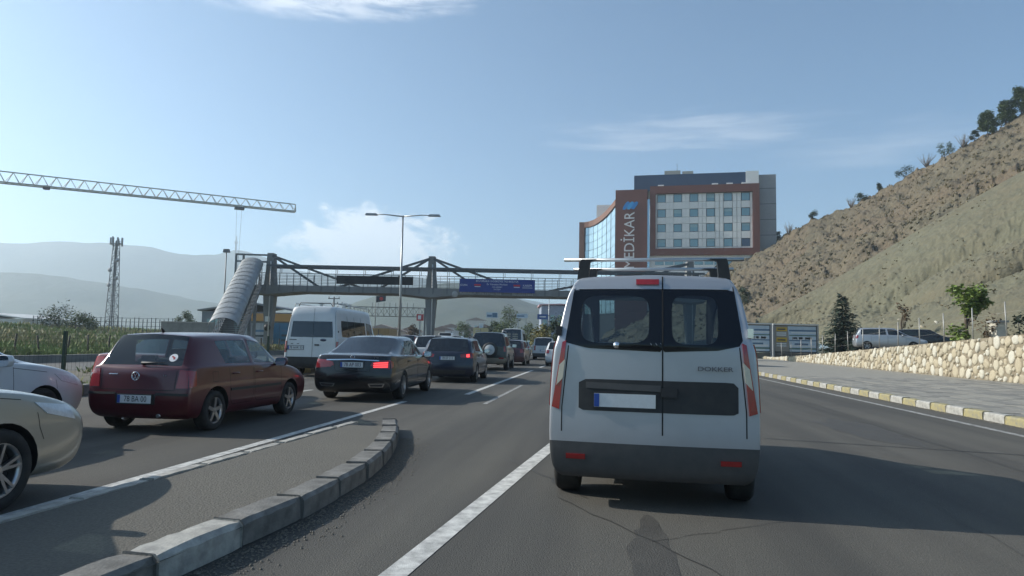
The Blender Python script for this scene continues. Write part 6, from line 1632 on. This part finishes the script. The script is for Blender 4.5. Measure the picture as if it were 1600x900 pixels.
for k in range(36):
    s = 18 + k * 1.75 + rnd.uniform(-.2, .2); p = P(s, -30.0, field_z(-30, s)) - rf.location; tip = p + Vector((rnd.uniform(-.12, .12), rnd.uniform(-.1, .1), rnd.uniform(0.95, 1.2)))
    MB().tube([p, tip], 0.05, 6).build('post', wood_p, rf)
    if prev:
        for f in (0.4, 0.85): MB().tube([prev[0].lerp(prev[1], f), p.lerp(tip, f)], 0.008, 3).build('wire', wood_p, rf)
    prev = (p, tip)
# grass over the field
grass_m = [mat('grass_green', (0.22, 0.28, 0.09), 0.85, var=(0.2, 0.7), c2=(0.13, 0.13, 0.05)), mat('grass_dry', (0.40, 0.35, 0.18), 0.9, var=(0.2, 0.6), c2=(0.12, 0.12, 0.05))]
gb = MB(); rs = random.Random(11)
for k in range(21000):
    s = rs.uniform(14, 120) if k > 9000 else rs.uniform(16, 60); t = -28.6 - (rs.random() ** 1.5) * 62
    p = P(s, t, field_z(t, s)); xr = p.x / max(p.y, 1)
    if xr < -0.80 or xr > -0.10: continue
    dry = noise.noise(Vector((p.x * 0.06, p.y * 0.06, 5))) + rs.uniform(-.4, .4) > 0.12; h = rs.uniform(0.18, 0.55) * (1.35 if dry else 1.0)
    for q in range(4):
        a = rs.uniform(0, 6.283); d = Vector((math.cos(a) * 0.45, math.sin(a) * 0.45, 1)) * h * rs.uniform(0.6, 1.1); u = Vector((rs.uniform(-1, 1), rs.uniform(-1, 1), 0)).normalized() * h * 0.16
        gb.poly([p - u, p + u, p + d * 0.7 + u * 0.7, p + d], 1 if dry else 0)
for k in range(2600):                     # weeds on the verges
    s = rs.uniform(6, 70); t = rs.choice((rs.uniform(-18.1, -16.2), rs.uniform(-28.4, -26.3), rs.uniform(-13.2, -11.8)))
    p = P(s, t, 0.07 if t > -20 else 0.14); h = rs.uniform(0.06, 0.26)
    if noise.noise(p * 0.35) < 0.0: continue
    for q in range(4):
        a = rs.uniform(0, 6.283); d = Vector((math.cos(a) * 0.6, math.sin(a) * 0.6, 1)) * h; u = Vector((rs.uniform(-1, 1), rs.uniform(-1, 1), 0)).normalized() * h * 0.2
        gb.poly([p - u, p + u, p + d * 0.7 + u * 0.7, p + d], rs.randrange(2))
tag(gb.build('grass', grass_m), 'rough green and straw-coloured grass over the field', 'grass', kind='stuff')
for k, (px, Y, h, r, m_) in enumerate([(92, 86, 2.6, 3.2, leaf_d), (140, 90, 1.6, 2.2, leaf_d), (118, 84, 1.7, 2.0, leaf_g)]):
    p = at(px, 508, Y); bush(('broad dark bush on the field bank left of the mast', 'low dark bush close to the mast foot', 'green bush in front of the broad dark one')[k], (p.x, Y, 1.9), h, r, m_, 900, 0.24, seed=px)
p = at(290, 500, 120); tree('round_tree', 'pale green round tree beyond the grey wall', (p.x, 120, 1.0), 4.6, 1.9, leaf_g, 1500, 0.30, 0.15, 10, 0.6, seed=12)
# frames and posts on the far edge of the field
rail_m = mat('grey_rail', (0.13, 0.14, 0.145), 0.6, 0.3)
fr2 = empty('fence_frames', at(170, 505, 92)); fr2.location.z = 1.9; tag(fr2, 'tall thin post and rail fence on the field bank by the mast', 'fence')
for k in range(34):
    x = at(52 + k * 6.6, 500, 92).x - fr2.location.x; hh = 1.75 if k % 4 < 2 else 1.55
    MB().bar((x, 0, -0.3), (x, 0, hh), 0.07).build('post', rail_m, fr2)
xa, xb = at(52, 500, 92).x - fr2.location.x, at(272, 500, 92).x - fr2.location.x
for z in (0.6, 1.15, 1.65): MB().bar((xa, 0, z), (xb, 0, z), 0.04).build('rail', rail_m, fr2)

# telecom lattice mast
tb_, tt = at(174, 506, 150), at(187.5, 376, 150); tm_ = empty('telecom_mast', (tb_.x, 150, 0.0)); tag(tm_, 'slim grey lattice mast carrying aerials beyond the field', 'mast')
Hh = tt.z; mast_m = mat('mast_steel', (0.12, 0.125, 0.13), 0.5, 0.4)
def mw(z): return 1.05 - 0.62 * z / Hh
for sx in (-1, 1):
    for sy in (-1, 1): MB().bar((sx * mw(0), sy * mw(0), 0), (sx * mw(Hh), sy * mw(Hh), Hh), 0.13).build('leg', mast_m, tm_)
zz = 0.6; k = 0
while zz < Hh - 0.7:
    z2 = zz + 1.15; w0, w1 = mw(zz), mw(z2); mb = MB(); sgn = 1 if k % 2 else -1
    for sy in (-1, 1): mb.bar((-w0 * sgn, sy * w0, zz), (w1 * sgn, sy * w1, z2), 0.06); mb.bar((-w0, sy * w0, zz), (w0, sy * w0, zz), 0.055)
    for sx in (-1, 1): mb.bar((sx * w0, -w0 * sgn, zz), (sx * w1, w1 * sgn, z2), 0.06); mb.bar((sx * w0, -w0, zz), (sx * w0, w0, zz), 0.055)
    mb.build('lattice_bay', mast_m, tm_); zz = z2; k += 1
mb = MB(); mb.bar((0, 0, 0), (0, 0, Hh), 0.22); mb.build('cable_ladder', mast_m, tm_)
for k in range(7):
    a = 6.283 * k / 7; r_ = 1.15; MB().box((math.cos(a) * r_, math.sin(a) * r_, Hh - 0.2), (0.26, 0.22, 1.6 + 0.3 * (k % 2))).build('aerial_panel', mat('aerial_grey', (0.26, 0.27, 0.28), 0.6), tm_)
MB().lathe([(0.9, Hh - 0.75), (1.2, Hh - 0.75), (1.2, Hh - 0.65), (0.9, Hh - 0.65)], 16, 'Z', closed=True).build('platform', mast_m, tm_)
for (z, sg) in ((Hh * 0.80, 1), (Hh * 0.70, -1), (Hh * 0.62, 1), (Hh * 0.55, -1)): MB().lathe([(0.0, -0.1), (0.42, -0.02), (0.45, 0.1), (0.0, 0.12)], 16, 'Y', (sg * 0.75, -0.7, z)).build('dish', MATS['aerial_grey'], tm_)
p = at(368, 402, 2290); fm2 = empty('hilltop_mast', (p.x, p.y, p.z - 10)); tag(fm2, 'tall faint mast on the top of the far hill', 'mast')
mb = MB(); mb.tube([(0, 0, -20), (0, 0, 40), (0, 0, 82)], [4.5, 3.6, 2.2], 4, sm=False); mb.build('shaft', mast_m, fm2); MB().box((0, 0, 60), (11, 3, 6)).build('aerial_drum', mast_m, fm2)

# tower crane: jib over the field
crane_m = mat('crane_paint', (0.42, 0.41, 0.36), 0.5, 0.1, var=(2, 0.4)); cE = at(461, 331, 118); zJ = cE.z
vL = ray(-330, 252); cS = Vector((0, 0, EYE)) + vL * ((zJ - EYE) / vL.z)
cr = empty('tower_crane', (cS.x, cS.y, 0)); tag(cr, 'long pale lattice jib of a tower crane over the field', 'crane')
ja, jb = Vector((0, 0, zJ)), cE - Vector((cS.x, cS.y, 0)); L_ = (jb - ja).length; dj = (jb - ja).normalized(); sj = Vector((dj.y, -dj.x, 0)).normalized(); up = Vector((0, 0, 1))
hj = lambda f: 1.85 - 0.55 * f; wj = 0.62
for sg in (-1, 1): MB().bar(ja + sj * wj * sg, jb + sj * wj * sg, 0.17).build('lower_chord', crane_m, cr)
MB().bar(ja + up * hj(0), jb + up * hj(1), 0.15).build('upper_chord', crane_m, cr)
nb = int(L_ / 1.75)
for k in range(nb):
    f0, fm_2, f1 = k / nb, (k + 0.5) / nb, (k + 1) / nb; b0, bm_, b1 = ja.lerp(jb, f0), ja.lerp(jb, fm_2) + up * hj(fm_2), ja.lerp(jb, f1)
    mb = MB()
    for sg in (-1, 1): mb.bar(b0 + sj * wj * sg, bm_, 0.065); mb.bar(bm_, b1 + sj * wj * sg, 0.065)
    mb.bar(b0 - sj * wj, b0 + sj * wj, 0.06); mb.bar(b0 - sj * wj, b1 + sj * wj, 0.045); mb.build('brace', crane_m, cr)
mb = MB(); mb.bar(jb - sj * wj, jb + up * hj(1), 0.12); mb.bar(jb + sj * wj, jb + up * hj(1), 0.12); mb.bar(jb - sj * wj, jb + sj * wj, 0.12); mb.build('jib_end', crane_m, cr)
tr_p = ja.lerp(jb, 0.86) - up * 0.35; MB().box(tr_p, (1.5, 1.3, 0.35), rot=Matrix.Rotation(math.atan2(dj.y, dj.x), 3, 'Z')).build('trolley', mast_m, cr)
for o_ in (-0.4, 0.4): MB().tube([tr_p + dj * o_, tr_p + dj * o_ * 0.3 - up * 15], 0.02, 4).build('hoist_rope', mast_m, cr)
MB().box(tr_p - up * 15.3, (0.5, 0.3, 0.7)).build('hook_block', mast_m, cr)
MB().box(ja.lerp(jb, 0.44) - up * 0.1 , (0.7, 0.6, 0.6)).build('winch', mast_m, cr)
for sx in (-0.8, 0.8):
    for sy in (-0.8, 0.8): MB().bar((sx, sy, 0), (sx, sy, zJ + 4), 0.2).build('mast_leg', crane_m, cr)
for k in range(int(zJ / 1.6)): MB().bar((-0.8, -0.8, k * 1.6), (0.8, -0.8, k * 1.6 + 1.6), 0.1).bar((-0.8, 0.8, k * 1.6), (-0.8, -0.8, k * 1.6 + 1.6), 0.1).build('mast_brace', crane_m, cr)

# lamp posts
galv = mat('galvanised_steel', (0.36, 0.37, 0.37), 0.4, 0.7, var=(3, 0.4), c2=(0.24, 0.24, 0.24)); lampm = mat('lamp_head_grey', (0.30, 0.31, 0.32), 0.5)
def lamp_post(label, p, h, arm, tilt=0.0, double=True, r=0.10):
    root = empty('street_lamp', (p[0], p[1], 0)); tag(root, label, 'street lamp', 'street lamps')
    MB().tube([(0, 0, 0), (tilt * 0.5, 0, h * 0.5), (tilt, 0, h)], [r, r * 0.8, r * 0.55], 10).build('pole', galv, root)
    for sg in ((-1, 1) if double else (1,)):
        MB().tube([(tilt, 0, h - 0.06), (tilt + sg * arm * 0.7, 0, h + 0.06), (tilt + sg * arm, 0, h + 0.05)], [0.05, 0.035, 0.03], 8).build('arm', galv, root)
        mb = MB(); mb.box((tilt + sg * (arm + 0.32), 0, h + 0.05), (0.85, 0.30, 0.13), taper=0.8); mb.build('lamp_head', lampm, root)
q = at(632, 337, 47); lamp_post('tall double-armed street lamp rising beside the footbridge pillar', (q.x - 0.1, 47), q.z, 1.85)
q = at(354, 393, 92); r_ = empty('floodlight_mast', (q.x, 92, 0)); tag(r_, 'single slim lamp mast behind the stair of the footbridge', 'lamp mast')
MB().tube([(0, 0, 0), (0, 0, q.z)], [0.13, 0.07], 8).build('pole', mast_m, r_); MB().box((0, 0, q.z + 0.1), (0.85, 0.5, 0.45), taper=0.8).build('lamp_head', mast_m, r_)
lamp_post('thin street lamp pole far ahead behind the trees', (at(858, 470, 120).x, 120), 9.5, 1.4, double=False)

# buildings and boards on the left
shed_w = mat('shed_white', (0.58, 0.58, 0.56), 0.6, var=(0.4, 0.3)); shed_g = mat('shed_grey_blue', (0.16, 0.185, 0.21), 0.6, var=(0.4, 0.4)); roof_g = mat('shed_roof', (0.20, 0.21, 0.22), 0.6, 0.2, var=(0.3, 0.4))
def shed(label, px0, px1, pyt, Y, depth, wall, roofm, rise=0.8, z0=0.0, name='shed', nwin=4, overhang=0.5):
    a, b = at(px0, pyt, Y), at(px1, pyt, Y); w = b.x - a.x; h = a.z; r = empty(name, ((a.x + b.x) / 2, Y, z0)); tag(r, label, 'building'); h -= z0
    MB().b2((-w / 2, 0, -0.5), (w / 2, depth, h)).build('wall', wall, r)
    mb = MB(); e = overhang
    mb.prism([(-w / 2 - e, -e, h), (0, -e, h + rise), (w / 2 + e, -e, h), (w / 2 + e, -e, h + 0.22), (0, -e, h + rise + 0.25), (-w / 2 - e, -e, h + 0.22)], (0, depth + 2 * e, 0)); mb.build('roof', roofm, r, fix=True)
    for k in range(nwin):
        x = -w / 2 + w * (k + 0.5) / nwin; wnd = MB().b2((x - w / nwin * 0.28, -0.06, h * 0.45), (x + w / nwin * 0.28, 0.03, h * 0.78)).build('window', win_g, r)
        MB().b2((x - w / nwin * 0.31, -0.10, h * 0.42), (x + w / nwin * 0.31, 0.0, h * 0.445)).build('sill', wall, wnd)
    return r
shed('long white shed with pale roof at far left edge', -90, 36, 496, 125, 14, shed_w, shed_w, 0.9, 1.0)
shed('blue-grey hall with low gabled roof behind the stair', 316, 470, 486, 100, 16, shed_g, roof_g, 1.2)
gw = empty('boundary_wall', at(292, 512, 86)); gw.location.z = 0.4; tag(gw, 'long plain grey wall between the field and the hall', 'wall')
xa, xb = at(252, 500, 86).x - gw.location.x, at(335, 500, 86).x - gw.location.x
MB().b2((xa, 0, -0.4), (xb, 0.25, 2.6)).build('wall_panel', concrete_dark, gw); MB().b2((xa, -0.05, 2.6), (xb, 0.30, 2.72)).build('coping', concrete, gw)
ws_ = empty('workshop_building', at(425, 510, 92)); ws_.location.z = 0; tag(ws_, 'low workshop with an orange fascia behind the footbridge pylon', 'building')
xa, xb = at(378, 500, 92).x - ws_.location.x, at(470, 500, 92).x - ws_.location.x
MB().b2((xa, 0, 0), (xb, 8, 3.5)).build('wall', shed_g, ws_); MB().b2((xa - 0.3, -0.6, 3.5), (xb + 0.3, 8, 4.5)).build('fascia', mat('fascia_orange', (0.48, 0.24, 0.06), 0.6, var=(0.6, 0.3)), ws_); MB().b2((xa - 0.3, -0.4, 4.5), (xb + 0.3, 8, 4.65)).build('roof', roof_g, ws_)
for k in range(4): MB().b2((xa + 0.5 + k * 1.9, -0.05, 0.6), (xa + 1.9 + k * 1.9, 0.02, 2.8)).build('window', win_g, ws_)
MB().box((xa + 0.4, -0.7, 3.9), (0.5, 0.1, 0.7)).build('lit_sign', mat('sign_cream', (0.7, 0.62, 0.5), 0.5), ws_)
def hoarding(label, px0, px1, Y, z1, m_, nb_, lines=0):
    a, b = at(px0, 520, Y), at(px1, 520, Y); r = empty('hoarding', (a.x, Y, 0)); tag(r, label, 'hoarding'); w = (b.x - a.x) / nb_
    for k in range(nb_): MB().b2((k * w + 0.02, 0, 0.15), ((k + 1) * w - 0.02, 0.08, z1)).build('board', m_, r)
    for k in range(nb_ + 1): MB().b2((k * w - 0.05, 0.08, 0), (k * w + 0.05, 0.2, z1)).build('post', rail_m, r)
    for k in range(lines): MB().b2((nb_ * w * 0.42, -0.012, z1 - 0.95 - k * 0.55), (nb_ * w * (0.95 - 0.12 * (k % 2)), -0.002, z1 - 0.72 - k * 0.55)).build('print', ad_drk if k else ad_blue, r)
hoarding('grey-white boarding below the stair', 378, 422, 76, 2.9, mat('board_grey', (0.36, 0.38, 0.40), 0.6, var=(0.8, 0.4)), 3, 2)
hoarding('blue printed hoarding left of the white minibus', 424, 462, 78, 3.0, mat('board_blue', (0.04, 0.16, 0.27), 0.5, var=(0.8, 0.4)), 3, 4)

# poles, signs and the gantry in the middle distance
up_ = empty('utility_pole', (at(521, 490, 110).x, 110, 0)); tag(up_, 'utility pole with two cross-arms above the minibus roof', 'utility pole'); zt = at(521, 464, 110).z
MB().tube([(0, 0, 0), (0, 0, zt)], [0.16, 0.12], 8).build('pole', mast_m, up_)
for dx, z, w in ((0, zt - 0.25, 1.8), (0.6, zt - 1.1, 1.6)):
    MB().b2((dx - w / 2, -0.08, z - 0.07), (dx + w / 2, 0.08, z + 0.07)).build('cross_arm', mast_m, up_)
    for k in (-1, 0, 1): MB().lathe([(0.0, z + 0.35), (0.07, z + 0.3), (0.09, z + 0.05)], 8, 'Z', (dx + k * w * 0.44, 0, 0)).build('insulator', mast_m, up_)
sg_ = empty('sign_gantry', (at(600, 490, 140).x, 140, 0)); tag(sg_, 'grey lattice gantry spanning the road beyond the footbridge', 'gantry')
xa, xb = at(536, 480, 140).x - sg_.location.x, at(664, 480, 140).x - sg_.location.x; za, zb = at(600, 494, 140).z, at(600, 480, 140).z
for z in (za, zb):
    for y in (0, 0.9): MB().bar((xa, y, z), (xb, y, z), 0.13).build('chord', mast_m, sg_)
for k in range(14):
    x0, x1 = xa + (xb - xa) * k / 14, xa + (xb - xa) * (k + 1) / 14; MB().bar((x0, 0, za), (x1, 0, zb), 0.07).bar((x0, 0, za), (x0, 0, zb + (0.9 if 4 < k < 13 else 0)), 0.08).bar((x0, 0.9, zb), (x1, 0.9, za), 0.07).build('brace', mast_m, sg_)
for x in (xa, xb): MB().bar((x, 0.4, 0), (x, 0.4, zb), 0.35).build('post', mast_m, sg_)
fl = empty('flagpole', (at(587, 480, 125).x, 125, 0)); zt = at(587, 461, 125).z; tag(fl, 'dark flag with red and white badge on a pole above the gantry', 'flag')
MB().tube([(0, 0, 0), (0, 0, zt)], [0.10, 0.06], 8).build('pole', mast_m, fl)
mb = MB(); mb.grid([[(0.08 + 1.7 * i / 10, 0.12 * math.sin(i * 0.9), zt - 1.35 + 1.15 * j / 4 + 0.03 * i) for i in range(11)] for j in range(5)]); fc = mb.build('flag_cloth', mat('flag_dark', (0.02, 0.03, 0.045), 0.8), fl)
MB().lathe([(0.0, -0.16), (0.33, -0.16)], 16, 'Y', (1.0, 0, zt - 0.65)).build('flag_badge', mat('flag_red', (0.45, 0.05, 0.05), 0.8), fl)
def board_sign(label, px, pyt, pyb, w, Y, parts, m_, two=False):
    z1, z0 = at(px, pyt, Y).z, at(px, pyb, Y).z; r = empty('roadside_sign', (at(px, pyt, Y).x, Y, 0)); tag(r, label, 'sign')
    for x in ((-w * 0.35, w * 0.35) if two else (0,)): MB().bar((x, 0.1, 0), (x, 0.1, z1), 0.16).build('post', galv, r)
    MB().b2((-w / 2, -0.05, z0), (w / 2, 0.05, z1)).build('board', m_, r)
    for (x0, x1, a, b, mm) in parts: MB().b2((x0 * w, -0.07, z0 + (z1 - z0) * a), (x1 * w, -0.055, z0 + (z1 - z0) * b)).build('print', mm, r)
board_sign('small red and white sign on a pole left of the pillar', 656.5, 491, 501, 1.0, 100, [(-0.3, 0.15, 0.2, 0.8, ad_wht)], mat('sign_red', (0.40, 0.03, 0.04), 0.5))
board_sign('blue and white direction sign over the far queue', 769, 488, 496.5, 2.3, 140, [(-0.45, -0.02, 0.15, 0.55, ad_blue), (0.02, 0.45, 0.1, 0.9, ad_blue)], ad_sky)
board_sign('white and blue shop sign right of the direction sign', 816, 490, 497, 2.4, 150, [(-0.45, 0.2, 0.3, 0.6, ad_blue)], ad_sky, True)
board_sign('blue board sign among the trees beside the silver van', 848, 491, 499, 2.0, 130, [(-0.3, 0.3, 0.4, 0.6, ad_wht)], mat('sign_blue', (0.03, 0.09, 0.28), 0.5))
board_sign('pale rounded totem sign beside the yellow truck', 752, 505, 524, 0.75, 120, [(-0.2, 0.2, 0.2, 0.8, ad_sky)], ad_wht)
st_ = shed('petrol-station style canopy building with red and white fascia', 846, 905, 477, 160, 12, mat('store_wall', (0.30, 0.34, 0.42), 0.6, var=(0.5, 0.4)), mat('store_fascia', (0.55, 0.30, 0.30), 0.6), 0.2, 0, 'shop_building', 5)
# trees beyond the footbridge on the right of the road
TG = 'trees along the far right side of the road'
for k, (px, pyt, Y, r, m_, lb, con) in enumerate([(868, 500, 92, 1.0, leaf_d, 'dark columnar cypress beside the silver van roof', 0), (853, 506, 110, 1.0, leaf_d, 'narrow dark cypress behind the small white van', 0), (800, 478, 210, 4.4, leaf_g, 'large olive tree on the rise beyond the shop sign', 0), (776, 501, 115, 2.2, leaf_d, 'dark round tree behind the spare-wheel SUV', 0), (788, 503, 110, 2.0, leaf_g, 'mid-green tree above the white minibus', 0), (845, 512, 84, 2.1, leaf_y, 'yellowing autumn tree left of the silver van', 0), (722, 503, 130, 2.0, leaf_g, 'pale green tree above the far queue', 0), (878, 488, 105, 3.0, leaf_d, 'tall dark tree behind the silver van corner', 0), (648, 507, 120, 1.3, leaf_br, 'brownish small tree left of the pillar', 0), (824, 505, 130, 2.2, leaf_g, 'green tree between the shop sign and the blue board', 0)]):
    p = at(px, pyt, Y); tree('cypress_tree' if 'cypress' in lb else 'roadside_tree', lb, (p.x, Y, 0), p.z, r, m_, 1500, 0.30 if Y < 150 else 0.6, 0.06, 12, 0.4 if 'cypress' in lb else 0.75, TG, seed=px)
# far buildings of the town
TN = 'far houses of the town'
hw = [mat('house_%d' % i, c, 0.8, var=(0.3, 0.3)) for i, c in enumerate([(0.50, 0.47, 0.42), (0.42, 0.36, 0.28), (0.52, 0.52, 0.52), (0.40, 0.30, 0.24)])]; tile = mat('roof_tile', (0.20, 0.13, 0.10), 0.8, var=(0.3, 0.4))
TL = ['cream house beyond the gantry, leftmost of the row', 'tan house second in the far row', 'grey house below the gantry end', 'terracotta house right of the lamp post', 'cream block beside the footbridge pillar', 'tan house right of the footbridge pillar', 'grey house above the far white minibus', 'cream house on the slope below the wooded hill', 'tan house highest on the slope', 'grey house by the pale totem sign']
for k, (px, pyt, Y, w) in enumerate([(556, 515, 260, 9), (575, 512, 300, 11), (596, 508, 320, 12), (618, 513, 280, 9), (640, 512, 300, 10), (690, 511, 280, 10), (705, 507, 330, 12), (728, 509, 340, 11), (744, 497, 420, 12), (757, 508, 300, 10)]):
    p = at(px, pyt, Y); r = empty('town_house', (p.x, Y, 0)); tag(r, TL[k], 'house', TN); h = p.z - 1.5
    MB().b2((-w / 2, 0, -1), (w / 2, w * 0.8, h)).build('wall', hw[k % 4], r)
    MB().prism([(-w / 2 - 0.5, -0.5, h), (w / 2 + 0.5, -0.5, h), (0, -0.5, h + 1.9)], (0, w * 0.8 + 1, 0)).build('roof', tile, r, fix=True)
    for i in range(3):
        for j in range(max(1, int(h / 3))): MB().b2((-w / 2 + w * (i + 0.28) / 3, -0.06, 1.0 + j * 2.9), (-w / 2 + w * (i + 0.72) / 3, 0.02, 2.4 + j * 2.9)).build('window', win_g, r)
# ------------------------------------------------------------------ the morning haze
hz = bpy.data.materials.new('morning_haze'); hz.use_nodes = True
hn = hz.node_tree.nodes; hn.clear()
pv = hn.new('ShaderNodeVolumePrincipled'); pv.inputs['Color'].default_value = (0.76, 0.89, 1.0, 1); pv.inputs['Density'].default_value = 0.00041
pv.inputs['Anisotropy'].default_value = 0.42
ho = hn.new('ShaderNodeOutputMaterial'); hz.node_tree.links.new(pv.outputs[0], ho.inputs['Volume'])
hb = MB(); hb.b2((-5000, -300, -30), (5000, 4200, 420))
haze = hb.build('haze', hz); tag(haze, 'thin pale morning haze lying over the valley', 'haze', kind='stuff')
